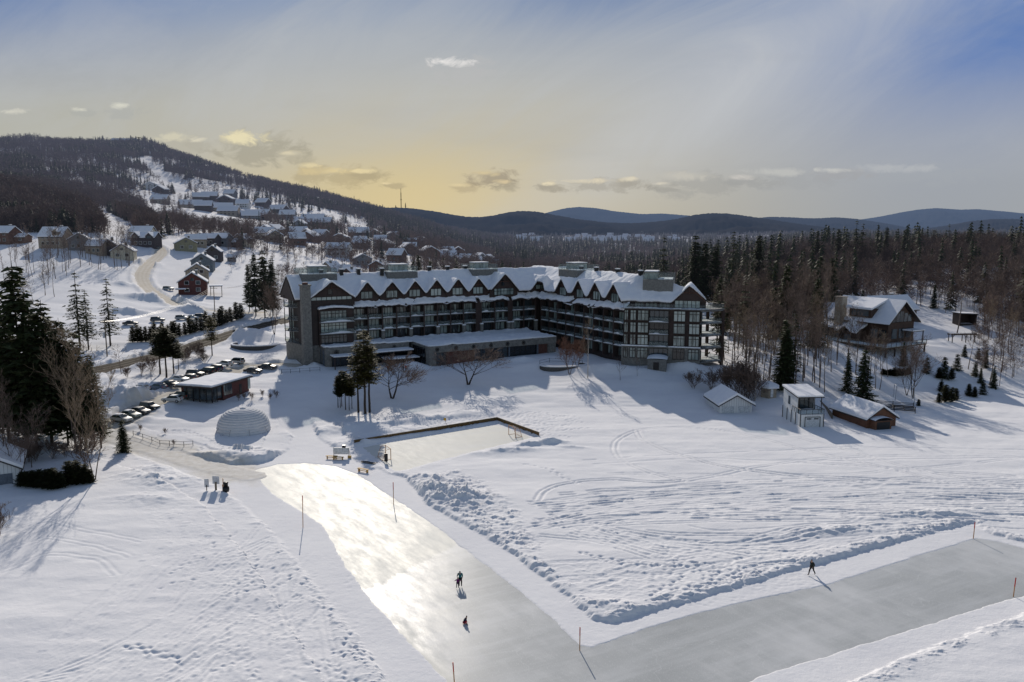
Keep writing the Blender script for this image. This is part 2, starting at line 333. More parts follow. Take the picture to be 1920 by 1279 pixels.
def paint_haze(nt, bsdf, out, dist=3500.0, start=230.0, col=HAZE):
    """haze painted into the surface as emission: thickens with distance from the lake, by world position"""
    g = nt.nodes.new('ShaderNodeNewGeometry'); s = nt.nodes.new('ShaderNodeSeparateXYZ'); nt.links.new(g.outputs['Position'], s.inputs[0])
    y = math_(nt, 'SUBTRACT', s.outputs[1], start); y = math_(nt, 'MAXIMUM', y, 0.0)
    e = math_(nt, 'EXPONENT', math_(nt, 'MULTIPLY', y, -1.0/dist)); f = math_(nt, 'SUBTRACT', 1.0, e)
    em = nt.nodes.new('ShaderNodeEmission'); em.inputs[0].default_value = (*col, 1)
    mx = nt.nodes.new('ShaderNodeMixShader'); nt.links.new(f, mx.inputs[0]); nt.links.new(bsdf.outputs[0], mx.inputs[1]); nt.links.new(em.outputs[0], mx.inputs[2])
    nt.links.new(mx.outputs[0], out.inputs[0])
def plain(name, c, rough=.7, metal=0, var=.25, scale=3.0, obj=True, haze=False, spec=.3, bmp=0):
    m, nt, b, out = newmat(name)
    v = coords(nt, (1, 1, 1), obj); n = noise(nt, v, scale, 3)
    lo = tuple(x*(1-var) for x in c); hi = tuple(min(1, x*(1+var)) for x in c)
    nt.links.new(ramp(nt, n, [(.3, lo), (.7, hi)]), b.inputs['Base Color'])
    b.inputs['Roughness'].default_value = rough; b.inputs['Metallic'].default_value = metal; b.inputs['Specular IOR Level'].default_value = spec
    if bmp: bump(nt, b, n, bmp, .05)
    if haze: paint_haze(nt, b, out)
    return m
M = {}
# snow on the ground
m, nt, b, out = newmat('snow_ground')
v = coords(nt, (1, 1, 1)); n1 = noise(nt, v, .12, 4); n2 = noise(nt, v, 3.5, 5, .65); n3 = noise(nt, v, .9, 4, .6)
c = ramp(nt, n1, [(.3, (.77, .765, .785)), (.7, (.85, .84, .845))])
at = nt.nodes.new('ShaderNodeAttribute'); at.attribute_name = 'dirt'
c = mixc(nt, at.outputs['Fac'], c, ramp(nt, n3, [(.3, (.55, .50, .42)), (.7, (.74, .71, .65))]))
nt.links.new(c, b.inputs['Base Color']); b.inputs['Roughness'].default_value = .85; b.inputs['Specular IOR Level'].default_value = .06
hh = math_(nt, 'ADD', math_(nt, 'MULTIPLY', n2, .5), math_(nt, 'MULTIPLY', n3, .8))
bump(nt, b, hh, .55, .10)
paint_haze(nt, b, out); M['ground'] = m
def snowmat(name, c1=(.78, .785, .83), c2=(.86, .86, .87), haze=True, bs=.35):
    m, nt, b, out = newmat(name); v = coords(nt, (1, 1, 1)); n = noise(nt, v, .8, 5, .6)
    nt.links.new(ramp(nt, n, [(.3, c1), (.7, c2)]), b.inputs['Base Color']); b.inputs['Roughness'].default_value = .85; b.inputs['Specular IOR Level'].default_value = .06; bump(nt, b, n, bs, .15)
    if haze: paint_haze(nt, b, out)
    return m
M['snow'] = snowmat('roof_snow')
M['snow_dome'] = snowmat('inflated_white_fabric', (.56, .57, .60), (.66, .66, .67), False, .05)
# ice
def icemat(name, cols, r0, r1, scale, frost=False, spec=.17):
    m, nt, b, out = newmat(name)
    v = coords(nt, (1, 1, 1)); mpl = nt.nodes.new('ShaderNodeMapping'); mpl.vector_type = 'TEXTURE'; mpl.inputs['Rotation'].default_value = (0, 0, R(-54)); mpl.inputs['Scale'].default_value = (3.2, 1.0, 1.0); nt.links.new(v, mpl.inputs[0])
    n = noise(nt, mpl.outputs[0], scale*1.9, 9, .68); nb = noise(nt, v, .05, 4, .6)
    vs = coords(nt, (7.0, 1.1, 1)); sc1 = noise(nt, vs, 2.4, 4, .7)
    vs2 = coords(nt, (1.2, 5.0, 1)); sc2 = noise(nt, vs2, 1.3, 3, .7)
    f = math_(nt, 'ADD', math_(nt, 'MULTIPLY', nb, .75), math_(nt, 'MULTIPLY', n, .25))
    c = ramp(nt, f, cols)
    scr = math_(nt, 'MULTIPLY', ramp(nt, sc1, [(.54, (0, 0, 0)), (.72, (1, 1, 1))]), .45)
    c = mixc(nt, scr, c, (.86, .86, .84))
    dv_ = nt.nodes.new('ShaderNodeVectorMath'); dv_.operation = 'ADD'; nz_ = nt.nodes.new('ShaderNodeTexNoise'); nz_.inputs['Scale'].default_value = .5; nt.links.new(v, nz_.inputs['Vector'])
    sc_ = nt.nodes.new('ShaderNodeVectorMath'); sc_.operation = 'SCALE'; sc_.inputs['Scale'].default_value = 2.2; nt.links.new(nz_.outputs['Color'], sc_.inputs[0]); nt.links.new(v, dv_.inputs[0]); nt.links.new(sc_.outputs[0], dv_.inputs[1])
    vo = nt.nodes.new('ShaderNodeTexVoronoi'); vo.feature = 'DISTANCE_TO_EDGE'; vo.inputs['Scale'].default_value = .085; nt.links.new(dv_.outputs[0], vo.inputs['Vector'])
    cr = math_(nt, 'MULTIPLY', math_(nt, 'LESS_THAN', vo.outputs['Distance'], .0028), .16); c = mixc(nt, cr, c, (.80, .81, .80))
    mp2 = nt.nodes.new('ShaderNodeMapping'); mp2.vector_type = 'TEXTURE'; mp2.inputs['Rotation'].default_value = (0, 0, R(28)); mp2.inputs['Scale'].default_value = (9.0, 1.1, 1.0); nt.links.new(v, mp2.inputs[0])
    dust = noise(nt, mp2.outputs[0], .55, 8, .66); c = mixc(nt, math_(nt, 'MULTIPLY', ramp(nt, dust, [(.46, (0, 0, 0)), (.72, (1, 1, 1))]), .55), c, (.66, .665, .665))
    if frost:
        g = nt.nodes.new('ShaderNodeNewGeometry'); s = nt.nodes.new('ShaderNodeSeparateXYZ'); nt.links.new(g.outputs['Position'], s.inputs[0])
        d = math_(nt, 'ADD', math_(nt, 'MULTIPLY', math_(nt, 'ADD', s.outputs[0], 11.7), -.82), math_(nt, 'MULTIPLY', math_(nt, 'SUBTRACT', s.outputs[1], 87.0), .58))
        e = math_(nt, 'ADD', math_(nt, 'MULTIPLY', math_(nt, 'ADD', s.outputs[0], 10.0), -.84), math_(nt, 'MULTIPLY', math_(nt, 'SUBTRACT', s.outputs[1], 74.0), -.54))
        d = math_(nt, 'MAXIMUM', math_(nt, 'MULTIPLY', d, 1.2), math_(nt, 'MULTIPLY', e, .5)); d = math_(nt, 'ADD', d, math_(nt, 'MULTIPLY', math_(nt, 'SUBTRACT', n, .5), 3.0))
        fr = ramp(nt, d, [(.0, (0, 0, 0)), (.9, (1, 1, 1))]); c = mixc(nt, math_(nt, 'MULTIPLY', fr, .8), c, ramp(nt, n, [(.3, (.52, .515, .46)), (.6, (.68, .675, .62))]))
    nt.links.new(c, b.inputs['Base Color'])
    rr = nt.nodes.new('ShaderNodeMapRange'); nt.links.new(n, rr.inputs[0]); rr.inputs[1].default_value = .3; rr.inputs[2].default_value = .7; rr.inputs[3].default_value = r0; rr.inputs[4].default_value = r1
    nt.links.new(rr.outputs[0], b.inputs['Roughness']); b.inputs['IOR'].default_value = 1.31; b.inputs['Specular IOR Level'].default_value = spec
    h = math_(nt, 'ADD', math_(nt, 'MULTIPLY', n, .6), math_(nt, 'ADD', math_(nt, 'MULTIPLY', sc1, .35), math_(nt, 'MULTIPLY', sc2, .25)))
    
    if frost:
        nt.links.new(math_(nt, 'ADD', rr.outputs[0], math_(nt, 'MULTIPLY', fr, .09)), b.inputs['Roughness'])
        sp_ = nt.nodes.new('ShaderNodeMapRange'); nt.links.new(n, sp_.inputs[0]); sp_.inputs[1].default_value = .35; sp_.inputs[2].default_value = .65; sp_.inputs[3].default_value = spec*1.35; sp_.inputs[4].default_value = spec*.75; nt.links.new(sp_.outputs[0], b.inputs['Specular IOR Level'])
    bump(nt, b, h, .26, .04); return m
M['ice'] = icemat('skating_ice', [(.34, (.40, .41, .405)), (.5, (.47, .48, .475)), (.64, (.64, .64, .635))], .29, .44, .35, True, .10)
M['ice_rink'] = icemat('rink_ice', [(.3, (.60, .60, .56)), (.7, (.76, .74, .67))], .5, .65, .5, False, .06)
# road: packed dirty snow
def roadmat(name, a, b_, c_):
    m, nt, b, out = newmat(name); v = coords(nt, (1, 1, 1)); n = noise(nt, v, .35, 6, .7)
    g = nt.nodes.new('ShaderNodeTexCoord'); s = nt.nodes.new('ShaderNodeSeparateXYZ'); nt.links.new(g.outputs['UV'], s.inputs[0])
    w = math_(nt, 'ABSOLUTE', math_(nt, 'SINE', math_(nt, 'MULTIPLY', s.outputs[0], 12.56)))
    f = math_(nt, 'ADD', math_(nt, 'MULTIPLY', w, .45 if a[0] < .1 else .16), math_(nt, 'MULTIPLY', n, .45 if a[0] < .1 else .85))
    nt.links.new(ramp(nt, f, [(.3, a), (.55, b_), (.85, c_)]), b.inputs['Base Color']); b.inputs['Roughness'].default_value = .9; b.inputs['Specular IOR Level'].default_value = .04; bump(nt, b, n, .4, .08); return m
M['road'] = roadmat('wet_sanded_road', (.045, .038, .030), (.095, .080, .062), (.20, .18, .15))
M['lane'] = roadmat('packed_sandy_snow', (.46, .42, .35), (.55, .51, .44), (.70, .67, .62))
M['vroad'] = roadmat('packed_yellow_snow', (.55, .49, .40), (.64, .58, .49), (.76, .73, .68))
# building stuff
def siding(name, c1, c2, pitch=6.0, haze=False, vert=False):
    m, nt, b, out = newmat(name); v = coords(nt, (1, 1, 1), True)
    s = nt.nodes.new('ShaderNodeSeparateXYZ'); nt.links.new(v, s.inputs[0])
    w = math_(nt, 'FRACT', math_(nt, 'MULTIPLY', s.outputs[0 if vert else 2], pitch)); e = math_(nt, 'LESS_THAN', w, .14)
    n = noise(nt, v, .9, 5, .65); c = ramp(nt, n, [(.3, c1), (.7, c2)]); c = mixc(nt, math_(nt, 'MULTIPLY', e, .55), c, (c1[0]*.3, c1[1]*.3, c1[2]*.3))
    nt.links.new(c, b.inputs['Base Color']); b.inputs['Roughness'].default_value = .75
    if haze: paint_haze(nt, b, out)
    return m
M['brown'] = siding('dark_brown_siding', (.038, .023, .020), (.062, .038, .032), 4.0)
M['brownv'] = siding('dark_brown_panel', (.034, .024, .022), (.054, .037, .033), 2.5, vert=True)
M['red'] = siding('dark_red_siding', (.085, .026, .024), (.125, .038, .032), 3.0)
M['chalet'] = siding('stained_log_siding', (.045, .025, .017), (.082, .043, .027), 3.5)
M['orange'] = siding('orange_stained_planks', (.12, .050, .026), (.18, .078, .04), 3.0)
M['white'] = siding('white_planks', (.62, .63, .64), (.72, .72, .71), 2.0, vert=True)
def brick(name, c1, c2, cm, scale, haze=False):
    m, nt, b, out = newmat(name); v = coords(nt, (1, 1, 1), True)
    s = nt.nodes.new('ShaderNodeSeparateXYZ'); nt.links.new(v, s.inputs[0]); cc = nt.nodes.new('ShaderNodeCombineXYZ')
    nt.links.new(math_(nt, 'ADD', s.outputs[0], s.outputs[1]), cc.inputs[0]); nt.links.new(s.outputs[2], cc.inputs[1])
    t = nt.nodes.new('ShaderNodeTexBrick'); t.inputs['Scale'].default_value = scale; t.inputs['Color1'].default_value = (*c1, 1); t.inputs['Color2'].default_value = (*c2, 1); t.inputs['Mortar'].default_value = (*cm, 1)
    t.inputs['Mortar Size'].default_value = .02; nt.links.new(cc.outputs[0], t.inputs['Vector'])
    n = noise(nt, v, 1.5, 5, .7); c = mixc(nt, .55, t.outputs[0], ramp(nt, n, [(.3, tuple(x*.5 for x in c1)), (.7, tuple(x*1.5 for x in c2))]))
    nt.links.new(c, b.inputs['Base Color']); b.inputs['Roughness'].default_value = .85; bump(nt, b, n, .5, .1); return m
M['stone'] = brick('grey_fieldstone', (.145, .138, .128), (.22, .21, .19), (.09, .083, .076), 1.3)
M['stone_warm'] = brick('tan_fieldstone', (.30, .25, .20), (.42, .36, .29), (.16, .14, .12), 1.5)
M['redbrick'] = brick('red_brown_brick', (.10, .042, .032), (.14, .058, .045), (.08, .06, .05), 2.2)
def glass(name, dark, light, rough=.12, thr=(.42, .58)):
    m, nt, b, out = newmat(name); v = coords(nt, (.9, .9, .22), True); n = noise(nt, v, 1.0, 3, .6)
    oi = nt.nodes.new('ShaderNodeObjectInfo'); f = math_(nt, 'ADD', n, math_(nt, 'MULTIPLY', math_(nt, 'SUBTRACT', oi.outputs['Random'], .5), .35))
    nt.links.new(ramp(nt, f, [(thr[0], dark), (thr[1], light)]), b.inputs['Base Color']); b.inputs['Roughness'].default_value = rough; b.inputs['Specular IOR Level'].default_value = .6; return m
M['win'] = glass('curtained_window_glass', (.018, .022, .024), (.27, .32, .30))
M['winpale'] = glass('pale_curtained_glass', (.13, .165, .155), (.42, .48, .45), .12, (.35, .6))
M['windark'] = glass('dark_window_glass', (.008, .010, .013), (.045, .06, .07), .08)
M['winhouse'] = glass('house_window_glass', (.02, .025, .03), (.10, .12, .13), .1)
m, nt, b, out = newmat('railing_glass')
tr = nt.nodes.new('ShaderNodeBsdfTransparent'); tr.inputs[0].default_value = (.80, .86, .85, 1); mx = nt.nodes.new('ShaderNodeMixShader'); mx.inputs[0].default_value = .16
b.inputs['Base Color'].default_value = (.40, .43, .44, 1); b.inputs['Roughness'].default_value = .1
nt.links.new(tr.outputs[0], mx.inputs[1]); nt.links.new(b.outputs[0], mx.inputs[2]); nt.links.new(mx.outputs[0], out.inputs[0]); M['rail'] = m
M['metal'] = plain('dark_metal', (.035, .032, .032), .45, .4)
M['fascia'] = plain('dark_fascia', (.045, .032, .028), .6)
M['slab'] = plain('grey_balcony_slab', (.20, .20, .20), .8)
M['deck'] = plain('weathered_deck', (.12, .09, .07), .8)
M['wood'] = plain('yellow_wood', (.42, .25, .07), .7)
M['board'] = plain('brown_plywood', (.13, .075, .025), .75, scale=1.2)
M['pole_red'] = plain('red_paint', (.45, .03, .02), .5)
M['pole_orange'] = plain('orange_wood', (.42, .20, .07), .6)
M['signwhite'] = plain('sign_back_grey', (.48, .49, .52), .5, .2)
M['black'] = plain('black_plastic', (.015, .015, .017), .4)
M['greywood'] = plain('grey_post_wood', (.16, .13, .10), .85)
M['netwhite'] = plain('goal_net_white', (.55, .5, .5), .7)
M['whitepaint'] = plain('white_paint', (.62, .63, .64), .5)
M['concrete'] = plain('concrete', (.17, .168, .16), .9); M['darkstone'] = plain('dark_rubble_stone', (.09, .085, .08), .9, bmp=.4)
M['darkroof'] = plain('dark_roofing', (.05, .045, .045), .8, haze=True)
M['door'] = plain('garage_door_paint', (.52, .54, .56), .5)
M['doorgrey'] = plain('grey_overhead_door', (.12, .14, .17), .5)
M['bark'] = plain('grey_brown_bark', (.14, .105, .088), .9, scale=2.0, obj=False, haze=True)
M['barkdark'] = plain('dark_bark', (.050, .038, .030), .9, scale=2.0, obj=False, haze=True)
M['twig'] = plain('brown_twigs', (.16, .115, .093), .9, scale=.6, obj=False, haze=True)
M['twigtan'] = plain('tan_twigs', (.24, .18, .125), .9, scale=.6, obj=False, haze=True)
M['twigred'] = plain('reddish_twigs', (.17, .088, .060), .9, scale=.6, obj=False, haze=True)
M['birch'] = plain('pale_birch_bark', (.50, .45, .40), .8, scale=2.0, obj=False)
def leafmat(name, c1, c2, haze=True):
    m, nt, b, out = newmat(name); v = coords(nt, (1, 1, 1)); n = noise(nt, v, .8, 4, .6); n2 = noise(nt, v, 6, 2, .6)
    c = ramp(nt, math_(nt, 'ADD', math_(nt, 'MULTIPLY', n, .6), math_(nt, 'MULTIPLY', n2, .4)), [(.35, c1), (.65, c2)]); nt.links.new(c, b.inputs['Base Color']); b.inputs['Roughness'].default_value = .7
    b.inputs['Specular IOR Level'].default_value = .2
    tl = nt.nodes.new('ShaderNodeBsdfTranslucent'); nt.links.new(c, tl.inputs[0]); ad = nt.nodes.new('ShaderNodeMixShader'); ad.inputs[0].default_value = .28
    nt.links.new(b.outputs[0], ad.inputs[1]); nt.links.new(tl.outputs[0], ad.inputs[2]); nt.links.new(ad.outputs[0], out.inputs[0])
    if haze: paint_haze(nt, ad, out)
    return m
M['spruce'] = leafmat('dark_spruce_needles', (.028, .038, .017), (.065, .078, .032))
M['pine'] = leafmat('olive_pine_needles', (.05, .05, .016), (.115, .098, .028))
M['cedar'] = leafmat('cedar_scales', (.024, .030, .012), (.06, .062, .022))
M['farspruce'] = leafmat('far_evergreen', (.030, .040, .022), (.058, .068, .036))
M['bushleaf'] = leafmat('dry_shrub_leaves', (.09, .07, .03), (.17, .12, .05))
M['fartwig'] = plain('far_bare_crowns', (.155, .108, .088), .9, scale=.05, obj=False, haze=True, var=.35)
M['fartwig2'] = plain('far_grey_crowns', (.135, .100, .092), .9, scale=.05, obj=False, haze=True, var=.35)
def paint(name, c): 
    m, nt, b, out = newmat(name); b.inputs['Base Color'].default_value = (*c, 1); b.inputs['Roughness'].default_value = .45; b.inputs['Coat Weight'].default_value = .12
    v = coords(nt, (1, 1, 1), True); n = noise(nt, v, 1.2, 4); s = nt.nodes.new('ShaderNodeSeparateXYZ'); nt.links.new(v, s.inputs[0])
    f = math_(nt, 'MULTIPLY', ramp(nt, math_(nt, 'ADD', n, math_(nt, 'MULTIPLY', s.outputs[2], -.35)), [(.2, (0, 0, 0)), (.6, (1, 1, 1))]), .5)
    nt.links.new(mixc(nt, f, tuple(c), (.35, .33, .31)), b.inputs['Base Color']); return m
for k, c in dict(cwhite=(.62, .63, .62), cblack=(.012, .012, .014), cgrey=(.06, .065, .075), cblue=(.10, .14, .20), csilver=(.35, .36, .36), cnavy=(.015, .025, .06), cred=(.25, .02, .02), cgreen=(.16, .20, .18)).items(): M[k] = paint('car_paint_'+k[1:], c)
M['tyre'] = plain('tyre_rubber', (.02, .02, .02), .9); M['lamp'] = plain('lamp_glass', (.7, .7, .66), .15)
M['carglass'] = glass('car_glass', (.01, .014, .014), (.03, .045, .042), .05)
for k, c in dict(teal=(.02, .16, .16), purple=(.14, .015, .11), navycloth=(.012, .015, .035), redcloth=(.42, .01, .03), blackcloth=(.010, .010, .011), olive=(.02, .024, .02), skin=(.45, .28, .20), whitecloth=(.6, .6, .6), pinkcloth=(.4, .03, .1)).items(): M[k] = plain('cloth_'+k, c, .85)
# ================================================================ mesh builder
class MB:
    def __init__(s): s.v = []; s.f = []; s.m = []
    def quad(s, a, b, c, d, mi=0):
        n = len(s.v); s.v += [a, b, c, d]; s.f.append((n, n+1, n+2, n+3)); s.m.append(mi)
    def tri(s, a, b, c, mi=0):
        n = len(s.v); s.v += [a, b, c]; s.f.append((n, n+1, n+2)); s.m.append(mi)
    def box(s, x0, x1, y0, y1, z0, z1, mi=0, T=None):
        n = len(s.v); p = [(x, y, z) for z in (z0, z1) for y in (y0, y1) for x in (x0, x1)]
        if T: p = [T(*q) for q in p]
        s.v += p
        for f in ((0, 2, 3, 1), (4, 5, 7, 6), (0, 1, 5, 4), (2, 6, 7, 3), (0, 4, 6, 2), (1, 3, 7, 5)): s.f.append(tuple(n+i for i in f)); s.m.append(mi)
        return s
    def prism(s, poly, z0, z1, mi=0, T=None, top=True):
        n = len(s.v); k = len(poly)
        p = [(x, y, z0) for x, y in poly]+[(x, y, z1) for x, y in poly]
        if T: p = [T(*q) for q in p]
        s.v += p
        for i in range(k): j = (i+1) % k; s.f.append((n+i, n+j, n+k+j, n+k+i)); s.m.append(mi)
        s.f.append(tuple(n+k-1-i for i in range(k))); s.m.append(mi)
        if top: s.f.append(tuple(n+k+i for i in range(k))); s.m.append(mi)
        return s
    def extr(s, poly3, vec, mi=0):
        """polygon of 3d points extruded along vec"""
        n = len(s.v); k = len(poly3); s.v += list(poly3)+[(p[0]+vec[0], p[1]+vec[1], p[2]+vec[2]) for p in poly3]
        for i in range(k): j = (i+1) % k; s.f.append((n+i, n+j, n+k+j, n+k+i)); s.m.append(mi)
        s.f.append(tuple(n+k-1-i for i in range(k))); s.m.append(mi); s.f.append(tuple(n+k+i for i in range(k))); s.m.append(mi); return s
    def tube(s, pts, rad, sides=6, mi=0, cap=True):
        pts = [Vector(p) for p in pts]
        if isinstance(rad, (int, float)): rad = [rad]*len(pts)
        n0 = len(s.v); ref = None
        for i, p in enumerate(pts):
            d = (pts[min(i+1, len(pts)-1)]-pts[max(i-1, 0)]).normalized()
            a = d.cross(Vector((0, 0, 1))) if abs(d.z) < .95 else d.cross(Vector((1, 0, 0)))
            a.normalize(); b = d.cross(a)
            if ref is not None and a.dot(ref) < 0: a = -a; b = -b
            ref = a
            for k in range(sides):
                t = 2*math.pi*k/sides; s.v.append(tuple(p+(a*math.cos(t)+b*math.sin(t))*rad[i]))
        for i in range(len(pts)-1):
            for k in range(sides):
                k2 = (k+1) % sides; s.f.append((n0+i*sides+k, n0+i*sides+k2, n0+(i+1)*sides+k2, n0+(i+1)*sides+k)); s.m.append(mi)
        if cap:
            s.f.append(tuple(n0+k for k in range(sides))); s.m.append(mi); e = n0+(len(pts)-1)*sides; s.f.append(tuple(e+sides-1-k for k in range(sides))); s.m.append(mi)
        return s
    def lathe(s, prof, c=(0, 0, 0), n=20, mi=0):
        n0 = len(s.v)
        for r, z in prof:
            for k in range(n): t = 2*math.pi*k/n; s.v.append((c[0]+r*math.cos(t), c[1]+r*math.sin(t), c[2]+z))
        for i in range(len(prof)-1):
            for k in range(n): k2 = (k+1) % n; s.f.append((n0+i*n+k, n0+i*n+k2, n0+(i+1)*n+k2, n0+(i+1)*n+k)); s.m.append(mi)
        return s
    def grid(s, xs, ys, fz, mi=0):
        n0 = len(s.v); X, Y = np.meshgrid(xs, ys); Z = fz(X, Y)
        s.v += list(zip(X.ravel().tolist(), Y.ravel().tolist(), Z.ravel().tolist())); w = len(xs)
        for i in range(len(ys)-1):
            for j in range(w-1): s.f.append((n0+i*w+j, n0+i*w+j+1, n0+(i+1)*w+j+1, n0+(i+1)*w+j)); s.m.append(mi)
        return s
    def build(s, name, mats, parent=None, smooth=False):
        me = bpy.data.meshes.new(name); me.from_pydata(s.v, [], s.f)
        if not isinstance(mats, (list, tuple)): mats = [mats]
        for q in mats: me.materials.append(M[q] if isinstance(q, str) else q)
        if len(mats) > 1: me.polygons.foreach_set('material_index', s.m)
        if smooth: me.polygons.foreach_set('use_smooth', [True]*len(s.f))
        me.update(); o = bpy.data.objects.new(name, me); COL.objects.link(o)
        if parent: o.parent = parent
        return o
def npmesh(name, V, Fq, mats, parent=None, smooth=False, mi=None, uv=None):
    me = bpy.data.meshes.new(name); V = np.asarray(V, np.float32); Fq = np.asarray(Fq, np.int32); k = Fq.shape[1]
    me.vertices.add(len(V)); me.vertices.foreach_set('co', V.ravel()); me.loops.add(Fq.size); me.loops.foreach_set('vertex_index', Fq.ravel())
    me.polygons.add(len(Fq)); me.polygons.foreach_set('loop_start', np.arange(0, Fq.size, k, dtype=np.int32)); me.polygons.foreach_set('loop_total', np.full(len(Fq), k, np.int32))
    if not isinstance(mats, (list, tuple)): mats = [mats]
    for q in mats: me.materials.append(M[q] if isinstance(q, str) else q)
    if mi is not None: me.polygons.foreach_set('material_index', np.asarray(mi, np.int32))
    if smooth: me.polygons.foreach_set('use_smooth', np.ones(len(Fq), bool))
    if uv is not None:
        l = me.uv_layers.new(name='UVMap'); l.data.foreach_set('uv', np.asarray(uv, np.float32)[Fq.ravel()].ravel())
    me.update(calc_edges=True); me.validate()
    o = bpy.data.objects.new(name, me); COL.objects.link(o)
    if parent: o.parent = parent
    return o
def tag(o, label=None, cat=None, group=None, kind=None):
    if label: o['label'] = label
    if cat: o['category'] = cat
    if group: o['group'] = group
    if kind: o['kind'] = kind
    return o
def empty(name, loc, rz=0, label=None, cat=None, group=None):
    o = bpy.data.objects.new(name, None); COL.objects.link(o); o.location = loc; o.rotation_euler = (0, 0, rz); o.empty_display_size = .5
    return tag(o, label, cat, group)
def copy_tree(o, parent=None):
    c = o.copy(); COL.objects.link(c); c.parent = parent
    for ch in list(o.children): copy_tree(ch, c)
    return c
# ================================================================ ground sheet
def build_ground():
    a1 = np.linspace(-.74, .74, 1300)
    side = .74+np.array([.02, .05, .09, .14, .2, .3, .45, .7, 1.1, 1.8, 3.0, 6.0])
    a = np.r_[-side[::-1], a1, side]
    r0 = np.array([-60, -35, -10, 10, 22, 32, 40, 46])
    r1 = 1/np.linspace(1/50.0, 1/260.0, 860)
    r2 = np.exp(np.linspace(math.log(262), math.log(3200), 380)); r3 = np.exp(np.linspace(math.log(3500), math.log(42000), 26))
    Yr = np.r_[r0, r1, r2, r3]
    A, YY = np.meshgrid(a, Yr); X = A*(np.maximum(YY, -20)+30)+0*YY
    X = np.where(YY < -20, A*30, X)
    Z = height(X.ravel(), YY.ravel()).reshape(X.shape)
    V = np.stack([X.ravel(), YY.ravel(), Z.ravel()], 1); nr, nc = X.shape
    idx = np.arange(nr*nc).reshape(nr, nc); Q = np.stack([idx[:-1, :-1].ravel(), idx[:-1, 1:].ravel(), idx[1:, 1:].ravel(), idx[1:, :-1].ravel()], 1)
    o = npmesh('snow_ground', V, Q, 'ground', smooth=True); tag(o, kind='structure')
    # dirt attribute: sanded, trodden stretches near roads and on the footpath
    at = o.data.attributes.new('dirt', 'FLOAT', 'POINT'); d = np.zeros(len(V)); x, y = V[:, 0], V[:, 1]
    n = fbm(x/3, y/3, 4, 77)
    for k, (q, w) in ROADL.items():
        bb = (x > q[:, 0].min()-12) & (x < q[:, 0].max()+12) & (y > q[:, 1].min()-12) & (y < q[:, 1].max()+12)
        dd = dist_line(q, x[bb], y[bb]); s = {'main_road': .65, 'village_road': .5, 'parking_lane': .7, 'footpath': .75}[k]
        d[bb] = np.maximum(d[bb], s*(1-sstep(w/2-.5, w/2+(4 if k == 'footpath' else 2.0), dd+n[bb]*3)))
    at.data.foreach_set('value', d.astype(np.float32))
build_ground()
def poly_sheet(name, P2, z, mat, grow=0.0):
    c = P2.mean(0); me = bpy.data.meshes.new(name); bm = bmesh.new()
    vs = [bm.verts.new((p[0], p[1], z)) for p in P2]; f = bm.faces.new(vs)
    if f.normal.z < 0: f.normal_flip()
    bmesh.ops.triangulate(bm, faces=[f]); bm.to_mesh(me); bm.free(); me.materials.append(M[mat])
    o = bpy.data.objects.new(name, me); COL.objects.link(o); return tag(o, kind='structure')
def grow_poly(P2, g):
    n = len(P2); out = []
    ar = sum(P2[i][0]*P2[(i+1) % n][1]-P2[(i+1) % n][0]*P2[i][1] for i in range(n)); s = 1 if ar > 0 else -1
    for i in range(n):
        t = P2[(i+1) % n]-P2[i-1]; t = t/(np.hypot(*t)+1e-9); out.append(P2[i]+np.array([t[1], -t[0]])*g*s)
    return np.array(out)
poly_sheet('skating_ice', grow_poly(ICE, .9), -.012, 'ice'); poly_sheet('rink_ice', grow_poly(RINK, -.25), -.010, 'ice_rink')
def road_mesh(name, key, mat):
    q, w = ROADL[key]; n = len(q); c = 7; V = []; UV = []
    for j in range(c):
        o = (j/(c-1)-.5)*(w+.8); p = offset_line(q, o); V.append(np.c_[p, hbase(p[:, 0], p[:, 1])-.03]); UV.append(np.c_[np.full(n, j/(c-1)), np.arange(n)*.2])
    V = np.stack(V, 1).reshape(-1, 3); UV = np.stack(UV, 1).reshape(-1, 2); idx = np.arange(n*c).reshape(n, c)
    Q = np.stack([idx[:-1, :-1].ravel(), idx[:-1, 1:].ravel(), idx[1:, 1:].ravel(), idx[1:, :-1].ravel()], 1)
    tag(npmesh(name, V, Q, mat, uv=UV), kind='structure')
road_mesh('main_road', 'main_road', 'road'); road_mesh('village_road', 'village_road', 'vroad'); road_mesh('parking_lane', 'parking_lane', 'lane')
# ================================================================ far hills
def hillmat(name, dark, snow, thr, hz):
    m, nt, b, out = newmat(name); v = coords(nt, (1/260, 1/260, 1/160)); n = noise(nt, v, 1.0, 8, .68); v2 = coords(nt, (1/30, 1/30, 1/14)); n2 = noise(nt, v2, 1, 4, .6)
    c = ramp(nt, n, [(.35, dark), (thr, tuple(x*1.35 for x in dark)), (thr+.05, snow)])
    c = mixc(nt, math_(nt, 'MULTIPLY', n2, .6), c, tuple(x*.5 for x in dark))
    nt.links.new(c, b.inputs['Base Color']); b.inputs['Roughness'].default_value = 1; b.inputs['Specular IOR Level'].default_value = 0
    paint_haze(nt, b, out, hz, 500, (.105, .150, .245)); return m
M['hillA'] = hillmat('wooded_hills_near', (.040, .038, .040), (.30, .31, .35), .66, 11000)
M['hillB'] = hillmat('wooded_hills_far', (.05, .05, .055), (.26, .29, .35), .70, 9500)
